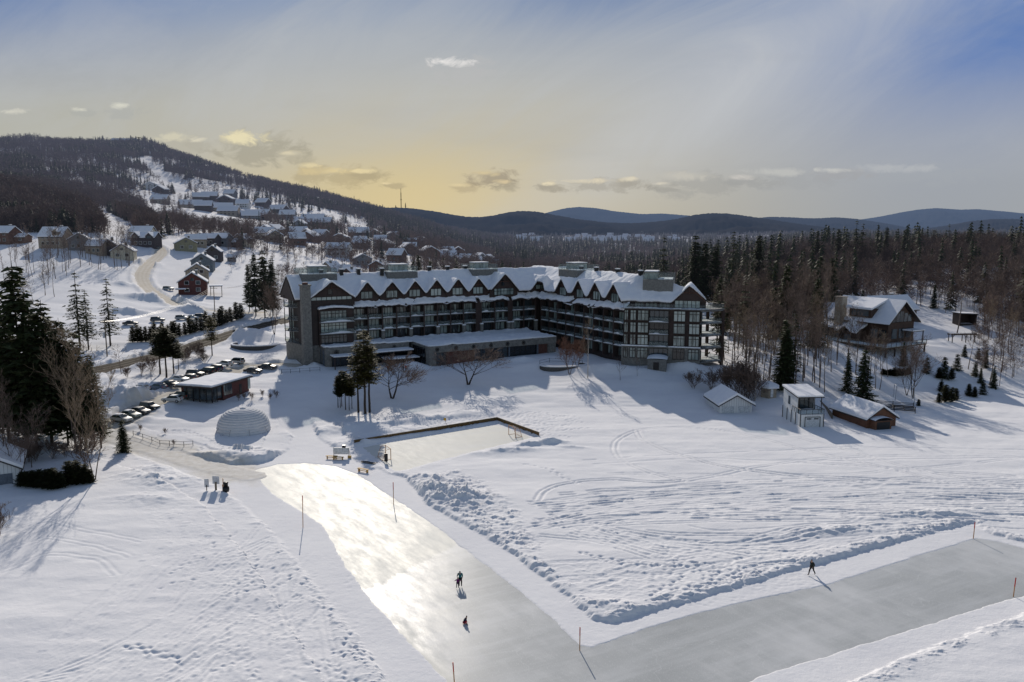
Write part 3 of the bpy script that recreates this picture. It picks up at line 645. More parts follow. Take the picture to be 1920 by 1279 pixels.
def ridge(name, pts, Y, depth, base_py, mat, seed, amp=1.0):
    px = np.array([p[0] for p in pts]); py = np.array([p[1] for p in pts])
    xs = np.linspace(px[0], px[-1], 700); crest = np.interp(xs, px, py); k = np.ones(9)/9
    crest = np.convolve(np.pad(crest, 4, 'edge'), k, 'valid')
    t = np.r_[np.linspace(0, 1, 46), 1.12, 1.5]; V = []
    for i, tt in enumerate(t):
        yy = Y-depth*(1-tt); X = (xs-960)/F*yy; zc = HC+(428-crest)*Y/F; zb = -12.0
        if tt <= 1: s = tt**1.25; z = zb+(zc-zb)*s
        else: z = zb+(zc-zb)*max(0, 1-(tt-1)*2.2)
        r = fbm(X/ (Y*.045), np.full_like(X, yy)/(Y*.05), 5, seed, .55)
        z = z+r*(zc-zb)*.45*amp*math.sin(math.pi*min(tt, 1))+ (vnoise(X/11, np.full_like(X, yy)/11, seed)+vnoise(X/5, np.full_like(X, yy)/5, seed+1))*min(1.3, Y/5000)*3.2
        V.append(np.c_[X, np.full_like(X, yy), z])
    V = np.stack(V, 0); nr, nc = V.shape[:2]; idx = np.arange(nr*nc).reshape(nr, nc)
    Q = np.stack([idx[:-1, :-1].ravel(), idx[:-1, 1:].ravel(), idx[1:, 1:].ravel(), idx[1:, :-1].ravel()], 1)
    tag(npmesh(name, V.reshape(-1, 3), Q, mat, smooth=True), kind='structure')
ridge('hills', [(500, 420), (640, 400), (700, 391), (735, 390), (770, 391), (810, 396), (850, 403), (886, 408), (905, 407), (930, 404), (955, 398), (985, 396), (1010, 398), (1040, 404), (1080, 411), (1130, 417), (1180, 419), (1240, 415), (1270, 410), (1300, 403), (1335, 400), (1370, 402), (1410, 408), (1460, 415), (1500, 421), (1560, 428), (1620, 432), (1700, 434), (2300, 436)], 4700, 1900, 445, 'hillA', 3)
ridge('hills', [(880, 430), (980, 412), (1030, 398), (1060, 391), (1085, 389), (1115, 391), (1150, 397), (1200, 402), (1240, 401), (1290, 405), (1330, 410), (1400, 425)], 11500, 3500, 436, 'hillB', 8)
ridge('hills', [(1350, 425), (1400, 410), (1440, 407), (1480, 408), (1520, 410), (1560, 408), (1600, 411), (1660, 420), (1700, 428), (1800, 434)], 8200, 2500, 436, 'hillA', 12)
ridge('hills', [(1540, 425), (1600, 413), (1640, 407), (1680, 399), (1710, 394), (1745, 391), (1790, 394), (1820, 393), (1870, 397), (1920, 402), (2100, 410), (2300, 420)], 13500, 4000, 436, 'hillB', 21)
ridge('hills', [(1690, 434), (1760, 424), (1810, 415), (1850, 411), (1900, 411), (1980, 414), (2200, 424), (2500, 430)], 6200, 2000, 436, 'hillA', 30)
# ================================================================ sky, sun, camera
SUN_AZ = R(-11.4); SUN_EL = R(25.5)
w = bpy.data.worlds.new('World'); sc.world = w; w.use_nodes = True; nt = w.node_tree
for n in list(nt.nodes): nt.nodes.remove(n)
wo = nt.nodes.new('ShaderNodeOutputWorld'); bg = nt.nodes.new('ShaderNodeBackground'); nt.links.new(bg.outputs[0], wo.inputs[0])
sky = nt.nodes.new('ShaderNodeTexSky'); sky.sky_type = 'NISHITA'; sky.sun_disc = False; sky.sun_elevation = SUN_EL; sky.sun_rotation = SUN_AZ
sky.altitude = 300; sky.air_density = 1.1; sky.dust_density = 1.2; sky.ozone_density = 1.0
tc = nt.nodes.new('ShaderNodeTexCoord'); sx = nt.nodes.new('ShaderNodeSeparateXYZ'); nt.links.new(tc.outputs['Generated'], sx.inputs[0])
X_, Y_, Z_ = sx.outputs
m_ = lambda op, a, b=None, c=False: math_(nt, op, a, b, c)
yy = m_('MAXIMUM', Y_, .12); u = m_('DIVIDE', X_, yy); vv = m_('DIVIDE', Z_, yy)
def gauss(cu, cv, su, sv, rot=0.0):
    du = m_('SUBTRACT', u, cu); dv = m_('SUBTRACT', vv, cv)
    c, s = math.cos(rot), math.sin(rot)
    a = m_('DIVIDE', m_('ADD', m_('MULTIPLY', du, c), m_('MULTIPLY', dv, s)), su); b = m_('DIVIDE', m_('SUBTRACT', m_('MULTIPLY', dv, c), m_('MULTIPLY', du, s)), sv)
    return m_('EXPONENT', m_('MULTIPLY', m_('ADD', m_('MULTIPLY', a, a), m_('MULTIPLY', b, b)), -1.0))
def U(px): return (px-960)/F
def Vv(py): return (428-py)/F
# vertical gradient of high thin overcast
base = ramp(nt, m_('MULTIPLY', vv, 2.0), [(0.0, (.42, .41, .37)), (.15, (.48, .48, .45)), (.30, (.48, .485, .465)), (.46, (.41, .445, .49)), (.60, (.25, .335, .50))])
c = base
c = mixc(nt, m_('MULTIPLY', gauss(-.85, .36, .40, .17), .6), c, (.12, .17, .30))
c = mixc(nt, m_('MULTIPLY', gauss(.12, .34, .26, .085), .6), c, (.17, .22, .34))
warm = gauss(-.10, .03, .35, .10); c = mixc(nt, m_('MULTIPLY', warm, .80), c, (.64, .53, .29)); c = mixc(nt, m_('MULTIPLY', gauss(-.11, .03, .17, .05), .5), c, (.76, .60, .30))
c = mixc(nt, m_('MULTIPLY', gauss(-.62, .12, .25, .07), .5), c, (.44, .43, .34))
c = mixc(nt, m_('MULTIPLY', gauss(.60, .02, .34, .09), .75), c, (.33, .355, .385))
# cirrus veil fanning from low centre to the upper right, and flat bands
def vec2(a, b, cz=0.0):
    n = nt.nodes.new('ShaderNodeCombineXYZ')
    for i, q in enumerate((a, b, cz)):
        if isinstance(q, (int, float)): n.inputs[i].default_value = q
        else: nt.links.new(q, n.inputs[i])
    return n.outputs[0]
def wn(vec, scale, det=5, rough=.6, dist=0.0):
    n = nt.nodes.new('ShaderNodeTexNoise'); n.inputs['Scale'].default_value = scale; n.inputs['Detail'].default_value = det; n.inputs['Roughness'].default_value = rough; n.inputs['Distortion'].default_value = dist
    nt.links.new(vec, n.inputs['Vector']); return n.outputs[0]
ang = m_('ARCTAN2', m_('ADD', vv, .10), m_('ADD', u, .35)); rad = m_('SQRT', m_('ADD', m_('MULTIPLY', u, u), m_('MULTIPLY', vv, vv)))
ru = m_('ADD', m_('MULTIPLY', u, .88), m_('MULTIPLY', vv, .47)); rv = m_('SUBTRACT', m_('MULTIPLY', vv, .88), m_('MULTIPLY', u, .47)); st = wn(vec2(m_('MULTIPLY', ru, 1.3), m_('MULTIPLY', rv, 4.2)), 1.6, 8, .66, 1.1)
veil = m_('MULTIPLY', ramp(nt, st, [(.42, (0, 0, 0)), (.68, (1, 1, 1))]), m_('MULTIPLY', ramp(nt, vv, [(.05, (0, 0, 0)), (.16, (1, 1, 1))]), .62))
c = mixc(nt, veil, c, (.50, .515, .52))
fan = m_('MULTIPLY', gauss(.30, .17, .42, .075, .50), .22); c = mixc(nt, m_('MULTIPLY', fan, m_('ADD', st, .3)), c, (.50, .52, .53))
blueR = m_('MULTIPLY', gauss(.66, .27, .34, .14, .22), m_('SUBTRACT', 1.25, m_('MULTIPLY', st, .7)), True);
c = mixc(nt, m_('MULTIPLY', blueR, .95), c, (.085, .185, .46)); c = mixc(nt, m_('MULTIPLY', gauss(.14, .31, .14, .05, .35), .45), c, (.10, .19, .40)); c = mixc(nt, m_('MULTIPLY', gauss(-.62, .31, .30, .09), .75), c, (.13, .22, .44))
c = mixc(nt, m_('MULTIPLY', gauss(.30, .19, .40, .06, .56), m_('MULTIPLY', st, 1.2)), c, (.55, .565, .585))
bnd = wn(vec2(m_('MULTIPLY', u, 1.2), m_('MULTIPLY', vv, 9.0)), 1.5, 5, .55, .3)
c = mixc(nt, m_('MULTIPLY', ramp(nt, bnd, [(.5, (0, 0, 0)), (.75, (1, 1, 1))]), .22), c, (.33, .35, .38))
# small cumulus, given as soft spots broken by noise
PN = wn(vec2(m_('MULTIPLY', u, 34.0), m_('MULTIPLY', vv, 66.0)), 1.0, 7, .68, .5)
def puff(px, py, sx_, sy_, amt, col=(.30, .28, .25), lit=(.62, .56, .40), seed=0.0):
    global c
    g = gauss(U(px), Vv(py), sx_/F, sy_/F); n = PN
    g = m_('ADD', g, m_('MULTIPLY', m_('MULTIPLY', m_('SUBTRACT', n, .5), 3.0), m_('MULTIPLY', g, 2.5, True)))
    f = ramp(nt, g, [(.34, (0, 0, 0)), (.80, (1, 1, 1))])
    c = mixc(nt, m_('MULTIPLY', f, amt*.85), c, tuple(x*1.15 for x in col))
    g2 = gauss(U(px-sx_*.25), Vv(py-sy_*.55), sx_*.62/F, sy_*.42/F); f2 = ramp(nt, m_('ADD', g2, m_('MULTIPLY', m_('MULTIPLY', m_('SUBTRACT', n, .5), 3.0), m_('MULTIPLY', g2, 2.5, True))), [(.38, (0, 0, 0)), (1.0, (1, 1, 1))])
    c = mixc(nt, m_('MULTIPLY', f2, min(1, amt*1.5)), c, tuple(x*1.3 for x in lit))
for a in [(868, 146, 68, 26, .55, (.42, .42, .42), (.66, .64, .62), 0), (492, 285, 88, 36, .7, (.30, .28, .22), (.60, .54, .36), 1), (360, 275, 70, 22, .35, (.36, .34, .28), (.58, .54, .40), 2), (640, 335, 95, 22, .55, (.34, .28, .17), (.64, .52, .28), 3), (925, 336, 52, 17, .75, (.26, .22, .17), (.5, .42, .26), 4), (950, 350, 30, 12, .6, (.27, .24, .18), (.52, .43, .27), 5), (1120, 350, 120, 14, .6, (.30, .28, .24), (.56, .50, .38), 6), (1300, 348, 90, 26, .5, (.28, .28, .27), (.44, .42, .37), 7), (1480, 338, 120, 22, .45, (.30, .31, .32), (.42, .42, .40), 8), (870, 355, 34, 10, .5, (.33, .27, .18), (.6, .5, .3), 9), (180, 220, 28, 11, .5, (.34, .35, .33), (.55, .54, .46), 10), (258, 218, 42, 17, .5, (.34, .35, .34), (.56, .55, .47), 11), (4, 175, 18, 22, .5, (.4, .4, .4), (.6, .6, .57), 12), (60, 225, 50, 14, .35, (.4, .4, .37), (.58, .56, .48), 13), (1700, 330, 140, 22, .35, (.32, .34, .36), (.38, .39, .40), 14), (600, 320, 40, 12, .45, (.33, .28, .19), (.62, .53, .32), 15), (1040, 352, 34, 10, .6, (.31, .28, .22), (.6, .53, .38), 0), (1190, 345, 40, 13, .6, (.31, .29, .25), (.55, .5, .39), 0), (1245, 352, 40, 10, .6, (.3, .29, .26), (.52, .48, .40), 0), (1400, 342, 60, 14, .5, (.3, .3, .29), (.46, .44, .41), 0), (1560, 330, 60, 14, .5, (.32, .32, .33), (.44, .44, .42), 0), (735, 350, 26, 7, .6, (.32, .27, .18), (.6, .5, .3), 0), (700, 330, 46, 12, .5, (.34, .29, .19), (.64, .54, .32), 0), (560, 300, 40, 14, .4, (.34, .31, .23), (.64, .57, .4), 0), (400, 275, 40, 14, .4, (.36, .34, .28), (.6, .56, .44), 0)]:
    puff(*a)
# blend: painted cloud layer low in front, clear physical sky above and behind
front = ramp(nt, Y_, [(.05, (0, 0, 0)), (.45, (1, 1, 1))]); low = ramp(nt, Z_, [(.42, (1, 1, 1)), (.75, (0, 0, 0))])
f = m_('MULTIPLY', front, low)
sk = nt.nodes.new('ShaderNodeVectorMath'); sk.operation = 'SCALE'; nt.links.new(mixc(nt, 1.0, sky.outputs[0], (1.06, 1.0, 1.0), 'MULTIPLY'), sk.inputs[0]); sk.inputs['Scale'].default_value = 1.65
cc = nt.nodes.new('ShaderNodeVectorMath'); cc.operation = 'SCALE'; nt.links.new(c, cc.inputs[0]); cc.inputs['Scale'].default_value = 1/.06
nt.links.new(mixc(nt, f, sk.outputs[0], cc.outputs[0]), bg.inputs[0]); bg.inputs[1].default_value = .06
ld = bpy.data.lights.new('sun', 'SUN'); ld.energy = 3.8; ld.angle = R(.6); ld.color = (1.0, .92, .81); lo = bpy.data.objects.new('sun', ld); COL.objects.link(lo)
dv = Vector((math.sin(SUN_AZ)*math.cos(SUN_EL), math.cos(SUN_AZ)*math.cos(SUN_EL), math.sin(SUN_EL))); lo.rotation_euler = dv.to_track_quat('Z', 'Y').to_euler(); lo.location = (0, 0, 100)
cd = bpy.data.cameras.new('camera'); cam = bpy.data.objects.new('camera', cd); COL.objects.link(cam); sc.camera = cam
cam.location = (0, 0, HC); cam.rotation_euler = (math.pi/2-PITCH, 0, 0); cd.sensor_width = 36; cd.lens = 36*F/1920; cd.clip_start = .5; cd.clip_end = 60000
sc.view_settings.view_transform = 'Standard'; sc.view_settings.look = 'None'; sc.view_settings.exposure = 0; sc.view_settings.gamma = 1
sc.render.resolution_x = 1024; sc.render.resolution_y = 682
# ================================================================ trees
def prisms(segs, sides=3):
    """segs: list of (p0,p1,r0,r1) -> verts, quads (numpy)"""
    a = np.array([s[0] for s in segs], float); b = np.array([s[1] for s in segs], float); r0 = np.array([s[2] for s in segs]); r1 = np.array([s[3] for s in segs])
    d = b-a; d /= (np.linalg.norm(d, axis=1)[:, None]+1e-9); ref = np.where(np.abs(d[:, 2:3]) < .9, [[0, 0, 1.]], [[1., 0, 0]])
    u = np.cross(d, ref); u /= (np.linalg.norm(u, axis=1)[:, None]+1e-9); w = np.cross(d, u); V = []
    for e, r in ((a, r0), (b, r1)):
        for k in range(sides):
            t = 2*math.pi*k/sides; V.append(e+(u*math.cos(t)+w*math.sin(t))*r[:, None])
    V = np.stack(V, 1); n = len(segs); base = (np.arange(n)*2*sides)[:, None]; Q = []
    for k in range(sides):
        k2 = (k+1) % sides; Q.append(np.c_[base+k, base+k2, base+sides+k2, base+sides+k])
    return V.reshape(-1, 3), np.stack(Q, 1).reshape(-1, 4)
def bare_segs(seed, H=15, spread=.35, first=.35, nl=12, wide=False, multi=1, dens=1.0, tr=.02):
    rd = random.Random(seed); trunk = []; crown = []
    def grow(p, d, L, r, lev, out, up):
        ns = 4 if lev < 2 else 3 if lev == 2 else 2; pts = [p]; q = p.copy(); dd = d.copy()
        for i in range(ns):
            dd = (dd+Vector((rd.gauss(0, .13), rd.gauss(0, .13), rd.gauss(0, .10)+up))).normalized(); nq = q+dd*(L/ns)
            ra = r*(1-.75*i/ns); rb = r*(1-.75*(i+1)/ns); out.append((tuple(q), tuple(nq), ra, rb)); q = nq; pts.append((q.copy(), dd.copy(), rb))
        if lev >= 3: return
        nk = [0, int(rd.randint(5, 7)*dens), int(rd.randint(4, 6)*dens)][lev] if lev else 0
        for k in range(max(nk, 2)):
            t = rd.uniform(.2, 1.0); i = min(int(t*ns), ns-1); b = pts[i+1]; side = Vector((rd.gauss(0, 1), rd.gauss(0, 1), rd.gauss(0, .5))).normalized()
            nd = (b[1]*rd.uniform(.6, 1.0)+side*rd.uniform(.5, .9)+Vector((0, 0, .25))).normalized()
            grow(b[0].copy(), nd, L*rd.uniform(.38, .58), max(b[2]*.6, .012), lev+1, crown, up*.7)
    for mtr in range(multi):
        lean = Vector((rd.gauss(0, .05), rd.gauss(0, .05), 1)) if multi == 1 else Vector((math.cos(mtr*2.4)*.28, math.sin(mtr*2.4)*.28, 1))
        p = Vector((0, 0, -.4)); q = p; d = lean.normalized(); n = 9; pts = []; h = H*(1 if mtr == 0 else rd.uniform(.75, .95)); r0 = H*tr*(1 if multi == 1 else .7)
        for i in range(n):
            d = (d+Vector((rd.gauss(0, .04), rd.gauss(0, .04), .06))).normalized(); nq = q+d*(h/n); ra = r0*(1-.9*i/n); rb = r0*(1-.9*(i+1)/n)
            trunk.append((tuple(q), tuple(nq), ra, rb)); q = nq; pts.append((q.copy(), d.copy(), rb))
        for k in range(nl):
            t = first+(1-first)*(k+rd.random())/nl; i = min(int(t*n), n-1); b = pts[i]; a = rd.uniform(0, 6.28); tilt = rd.uniform(.5, 1.0) if not wide else rd.uniform(.8, 1.5)
            nd = (Vector((math.cos(a), math.sin(a), 0))*tilt*(.7 if not wide else 1.0)+Vector((0, 0, 1))*.75).normalized()
            L = H*spread*(1.15-.65*(t-first)/(1-first+.01))*rd.uniform(.7, 1.15)
            grow(b[0].copy(), nd, L, max(b[2]*.62, .03), 1, trunk if wide else crown, .10 if not wide else .04)
    return trunk, crown
def mesh_only(name, V, Q, mat, smooth=False):
    o = npmesh(name, V, Q, mat, smooth=smooth); COL.objects.unlink(o); me = o.data; bpy.data.objects.remove(o); return me
def bare_proto(seed, mat_t='bark', mat_c='twig', thick=1.0, **kw):
    t, c = bare_segs(seed, **kw); c = [(a, b, max(r0, .022*thick), max(r1, .013*thick)) for a, b, r0, r1 in c]
    Vt, Qt = prisms(t, 5); Vc, Qc = prisms(c, 3); return mesh_only('trunk', Vt, Qt, mat_t, True), mesh_only('crown', Vc, Qc, mat_c)
def conifer_arrays(seed, H=14, Rr=2.6, base=.08, droop=.25, clump=.55, step=.42, nb=6, per=9, shape=.85, gap=0.0, up=0.0, wfac=.32):
    rd = random.Random(seed); segs = []; T = []
    n = 8; q = Vector((0, 0, -.4)); px = []
    for i in range(n):
        nq = Vector((rd.gauss(0, .03), rd.gauss(0, .03), H*(i+1)/n)); r = H*.013; segs.append((tuple(q), tuple(nq), r*(1-.9*i/n)+.02, r*(1-.9*(i+1)/n)+.015)); q = nq
    bs = []; z = H*base
    while z < H*.985:
        t = (z-H*base)/(H*(1-base)); L = Rr*((1-t)**shape)*rd.uniform(.75, 1.12)+.12
        if gap and rd.random() < gap: z += step; continue
        a0 = rd.uniform(0, 6.28)
        for k in range(nb if t < .8 else max(3, nb-2)):
            a = a0+6.28*k/nb+rd.uniform(-.35, .35); l = L*rd.uniform(.6, 1.15); dz = -droop*l*rd.uniform(.6, 1.2)+up*l
            e = np.array([math.cos(a)*l, math.sin(a)*l, dz]); o = np.array([0, 0, z+rd.uniform(-.1, .1)])
            bs.append((tuple(o), tuple(o+e), .03+l*.008, .008)); m = max(3, int(per*l/Rr+1)); dirn = e/np.linalg.norm(e); sd = np.array([-math.sin(a), math.cos(a), 0])
            for j in range(m):
                s = (j+rd.random())/m; s = .12+.88*s; c = o+e*s; c = c+np.array([0, 0, -.10*l*math.sin(3*s)]) ; sgn = rd.choice((-1, 1)); w = clump*rd.uniform(.6, 1.2)*(1-.35*s)
                d2 = dirn*rd.uniform(.3, 1)+sd*sgn*rd.uniform(.4, 1.1)+np.array([0, 0, rd.uniform(-.45, .15)]); d2 /= np.linalg.norm(d2); nn = np.cross(d2, [0, 0, 1]); nn = nn/(np.linalg.norm(nn)+1e-9); nn = nn+np.array([0, 0, rd.uniform(-.6, .6)])
                T.append((c-nn*w*wfac, c+nn*w*wfac, c+d2*w+nn*w*.1, c+d2*w*1.15-nn*w*.1))
        z += step*rd.uniform(.8, 1.2)
    T = np.array(T).reshape(-1, 3); Q = np.arange(len(T)).reshape(-1, 4)
    return segs+bs, T, Q
def conifer_proto(seed, mat='spruce', **kw):
    s, T, Q = conifer_arrays(seed, **kw); Vt, Qt = prisms(s, 4); return mesh_only('trunk', Vt, Qt, 'barkdark', True), mesh_only('foliage', T, Q, mat)
PROTO = {}
def proto(k, f): PROTO[k] = f; return f
for i in range(7): proto('wood%d' % i, bare_proto(100+i, H=15, spread=.26, first=.45, nl=11, dens=.9, tr=.0105))
for i in range(3): proto('woodtan%d' % i, bare_proto(140+i, 'bark', 'twigtan', H=14, spread=.3, first=.35, nl=12, tr=.011))
for i in range(3): proto('slim%d' % i, bare_proto(150+i, H=9, spread=.30, first=.3, nl=10, dens=.8, tr=.011))
for i in range(2): proto('apple%d' % i, bare_proto(160+i, 'barkdark', 'twig', H=5.5, spread=.62, first=.30, nl=9, wide=True, multi=2, dens=1.5, tr=.04))
for i in range(2): proto('red%d' % i, bare_proto(170+i, 'bark', 'twigred', H=9.5, spread=.34, first=.25, nl=14, multi=3, dens=1.2, tr=.016))
proto('birch', bare_proto(180, 'birch', 'twigtan', H=14, spread=.28, first=.35, nl=10, tr=.016)); proto('birch1', bare_proto(181, 'birch', 'twigtan', H=13, spread=.25, first=.4, nl=8, tr=.013))
for i in range(3): proto('bush%d' % i, bare_proto(190+i, H=3.2, spread=.6, first=.08, nl=10, multi=3, dens=.9, tr=.012))
for i in range(2): proto('broad%d' % i, bare_proto(200+i, 'barkdark', 'twig', H=15, spread=.42, first=.18, nl=15, multi=2, dens=1.25, tr=.015))
for i in range(2): proto('tan%d' % i, bare_proto(205+i, 'bark', 'twigtan', H=16, spread=.36, first=.2, nl=15, multi=2, dens=1.2, tr=.013))
for i in range(4): proto('spruce%d' % i, conifer_proto(210+i, H=14, Rr=2.9, base=.05, droop=.22, clump=.85, step=.36, nb=7, per=11))
for i in range(2): proto('tallspruce%d' % i, conifer_proto(220+i, H=18, Rr=3.4, base=.18, droop=.22, clump=.8, step=.62, nb=6, per=12, shape=.7, gap=.12))
for i in range(3): proto('bigpine%d' % i, conifer_proto(230+i, 'spruce', H=24, Rr=5.2, base=.16, droop=.12, clump=1.25, step=.62, nb=8, per=17, shape=.55, gap=.08, wfac=.4))
for i in range(3): proto('whitepine%d' % i, conifer_proto(240+i, 'pine', H=18, Rr=3.2, base=.40, droop=-.05, clump=.7, step=.38, nb=7, per=14, shape=.5, gap=.12))
for i in range(3): proto('cedar%d' % i, conifer_proto(250+i, 'cedar', H=6, Rr=1.35, base=.04, droop=-.55, clump=.55, step=.20, nb=7, per=8, shape=.6))
for i in range(2): proto('stemcedar%d' % i, conifer_proto(255+i, 'cedar', H=9, Rr=1.5, base=.42, droop=-.35, clump=.55, step=.20, nb=8, per=9, shape=.45))
for i in range(2): proto('smallspruce%d' % i, conifer_proto(260+i, H=6, Rr=1.5, base=.03, droop=.1, clump=.5, step=.22, nb=7, per=8, gap=.06))
HT = dict(wood=15, woodtan=14, slim=9, apple=5.5, red=9.5, birch=14, bush=3.2, broad=15, tan=16, spruce=14, tallspruce=18, bigpine=24, whitepine=18, cedar=6, stemcedar=9, smallspruce=6)
SHADE = []
def tree(key, x, y, h, label, group=None, name=None, rz=None, wide=1.0, cat=None):
    fam = key.rstrip('0123456789'); tm, cm = PROTO[key]; ev = cm.name.startswith('foliage'); s = h/HT[fam]
    name = name or {'spruce': 'spruce_tree', 'tallspruce': 'spruce_tree', 'smallspruce': 'spruce_tree', 'bigpine': 'pine_tree', 'whitepine': 'pine_tree', 'cedar': 'cedar_tree', 'stemcedar': 'cedar_tree', 'birch': 'birch_tree', 'apple': 'apple_tree', 'bush': 'bare_bush'}.get(fam, 'bare_tree')
    e = empty(name, (x, y, gz(x, y)-.05), random.uniform(0, 6.28) if rz is None else rz, label, cat or ('bush' if fam == 'bush' else 'tree'), group); e.scale = (s*wide, s*wide, s)
    for nm, me in (('trunk', tm), ('foliage' if ev else 'crown', cm)):
        o = bpy.data.objects.new(nm, me); COL.objects.link(o); o.parent = e
    return e
def treep(key, px, py, top, label, group=None, ymin=60, **kw):
    """px,py of the foot; top = pixel row of its tip"""
    x, y, z = G(px, py, ymin); h = (py-top)*y/F*1.0
    return tree(key, x, y, h, label, group, **kw)
# ---- trees with a place of their own
LP = 'tall dark evergreens massed at the left edge'
for i, (k, px, py, top, wd) in enumerate([('bigpine0', 52, 842, 482, .95), ('bigpine1', 18, 835, 560, .9), ('bigpine2', 98, 838, 555, .85), ('bigpine0', 128, 835, 588, .8), ('bigpine1', 152, 838, 610, .8), ('bigpine2', 70, 846, 590, .85), ('bigpine1', 5, 800, 585, .9), ('bigpine0', 178, 838, 655, .75), ('bigpine2', 112, 812, 600, .9), ('tallspruce0', 162, 842, 680, 1.2), ('tallspruce1', 190, 842, 700, 1.1), ('bigpine1', 36, 812, 600, .9), ('bigpine0', 82, 800, 580, .9)]):
    treep(k, px, py, top, 'very tall dark pine topping the evergreen mass at the left edge' if i == 0 else 'big dark pine crowded into the evergreen mass left of the car park', None if i == 0 else LP, ymin=100, wide=wd)
treep('tallspruce0', 150, 650, 505, 'tall layered spruce left of its twin above the main road', wide=1.15); treep('tallspruce1', 166, 655, 540, 'dark spruce squeezed between two taller layered spruces', wide=1.1); treep('tallspruce1', 207, 648, 518, 'slim layered spruce just right of the taller pair above the road', wide=1.05)
for i, (px, py, top) in enumerate([(480, 592, 474), (497, 596, 468), (512, 592, 482), (468, 584, 496)]): treep('bigpine%d' % (i % 3), px, py, top, 'dark pine in the tight clump behind the left end of the hotel', 'pines clumped behind the left end of the hotel', ymin=240, wide=.75)
for i, (px, py, top) in enumerate([(300, 700, 612), (312, 706, 608), (326, 700, 622), (335, 694, 640)]): treep('stemcedar%d' % (i % 2), px, py, top, 'dark cedar in the clump standing between road and parked cars', 'cedars clumped between road and car park', ymin=150, wide=1.35)
treep('whitepine0', 398, 668, 590, 'lone small pine on the snow above the parked cars', ymin=150, wide=1.3)
treep('broad0', 515, 632, 545, 'dark tangled tree at the left corner of the hotel', ymin=180, wide=.9)
treep('spruce1', 232, 850, 785, 'rounded dark evergreen at the foot of the parking lane', ymin=100, wide=1.35)
HG = 'cedars of the hedge along the main road'
for i in range(26):
    t = i/25; px = 250+t*200+random.uniform(-2, 2); py = 643-t*46+8*math.sin(t*3.1); hgt = random.uniform(24, 38)
    treep('cedar%d' % (i % 3), px, py, py-hgt, 'dark cedar in the hedge beyond the main road', HG, ymin=180, wide=1.2)
treep('whitepine0', 672, 772, 640, 'leftmost of three tall pines on bare trunks before the hotel', wide=1.15, ymin=120); treep('whitepine1', 685, 776, 612, 'tallest middle pine of three on bare trunks before the hotel', wide=1.2, ymin=120); treep('whitepine2', 693, 773, 622, 'rightmost of three tall pines on bare trunks before the hotel', wide=1.1, ymin=120)
for i, (px, py, top) in enumerate([(634, 764, 700), (641, 762, 692), (648, 767, 690), (655, 768, 698), (660, 765, 705), (638, 764, 712)]): treep('stemcedar%d' % (i % 2), px, py, top, 'thin stemmed cedar in the clump left of the three pines', 'cedars clumped left of the three tall pines', ymin=120, wide=.95)
treep('apple0', 735, 748, 682, 'gnarled leafless apple tree right of the three tall pines', ymin=120, wide=1.25); treep('apple1', 878, 722, 668, 'spreading leafless apple tree before the stone wall', ymin=120, wide=1.4)
treep('red0', 1068, 703, 640, 'reddish twiggy multi stemmed tree left of the pale birch', ymin=120, wide=1.1); treep('red1', 1082, 697, 645, 'reddish bushy tree close behind the pale birch', ymin=120)
treep('birch', 1102, 709, 608, 'pale bare birch in front of the hotel wing', ymin=120, wide=.7); treep('slim0', 1163, 714, 678, 'small dark leafless tree before the hotel corner', ymin=120, wide=1.4, name='bare_tree')
treep('slim1', 1195, 706, 668, 'thin bare sapling beside the small stone hut', ymin=120)
treep('bush0', 1300, 728, 700, 'dark leafless shrub left of its neighbour below the glass pavilion', ymin=120, wide=1.5); treep('bush1', 1332, 730, 700, 'pale leafless shrub below the right corner of the hotel', ymin=120, wide=1.4)
for i, (px, py, top) in enumerate([(1375, 738, 690), (1388, 742, 685), (1402, 748, 692), (1362, 735, 700), (1412, 752, 700), (1395, 744, 700)]): treep('bush%d' % (i % 3), px, py, top, 'tall leafless shrub in the thicket behind the white garage', 'shrubs of the thicket behind the white garage', ymin=120, wide=1.2)
treep('birch1', 1416, 752, 672, 'thin pale birch behind the shrub thicket', ymin=120, wide=.8)
treep('spruce0', 1472, 728, 610, 'broad dark spruce above the white boathouse', ymin=130, wide=1.15); treep('spruce2', 1617, 752, 650, 'shapely spruce between boathouse and brown chalet', ymin=130, wide=1.25); treep('spruce3', 1588, 735, 658, 'dark spruce left of the shapely one above the boathouse', ymin=130, wide=.9)
for i, (px, py, top, k, lb) in enumerate([(1693, 688, 640, 'spruce1', 'dark spruce directly below the chalet deck'), (1737, 700, 668, 'smallspruce0', 'short spruce left of the clipped pair on the slope'), (1770, 710, 668, 'smallspruce1', 'narrow spruce over the clipped pair on the slope'), (1794, 694, 662, 'smallspruce0', 'small pointed spruce right of the clipped pair'), (1808, 668, 645, 'smallspruce1', 'small spruce right below the pergola'), (1834, 672, 650, 'smallspruce0', 'small rounded spruce right of the pergola'), (1848, 690, 655, 'spruce2', 'upper spruce of the dark group on the right slope'), (1828, 705, 678, 'smallspruce1', 'leftmost spruce of the dark group on the right slope'), (1838, 718, 688, 'spruce0', 'middle spruce of the dark group on the right slope'), (1862, 728, 684, 'spruce1', 'rightmost spruce of the dark group on the right slope'), (1842, 742, 712, 'smallspruce0', 'lowest spruce of the dark group on the right slope')]):
    treep(k, px, py, top, lb, ymin=140, wide=1.35 if k[0] == 's' and 'small' in k else 1.1)
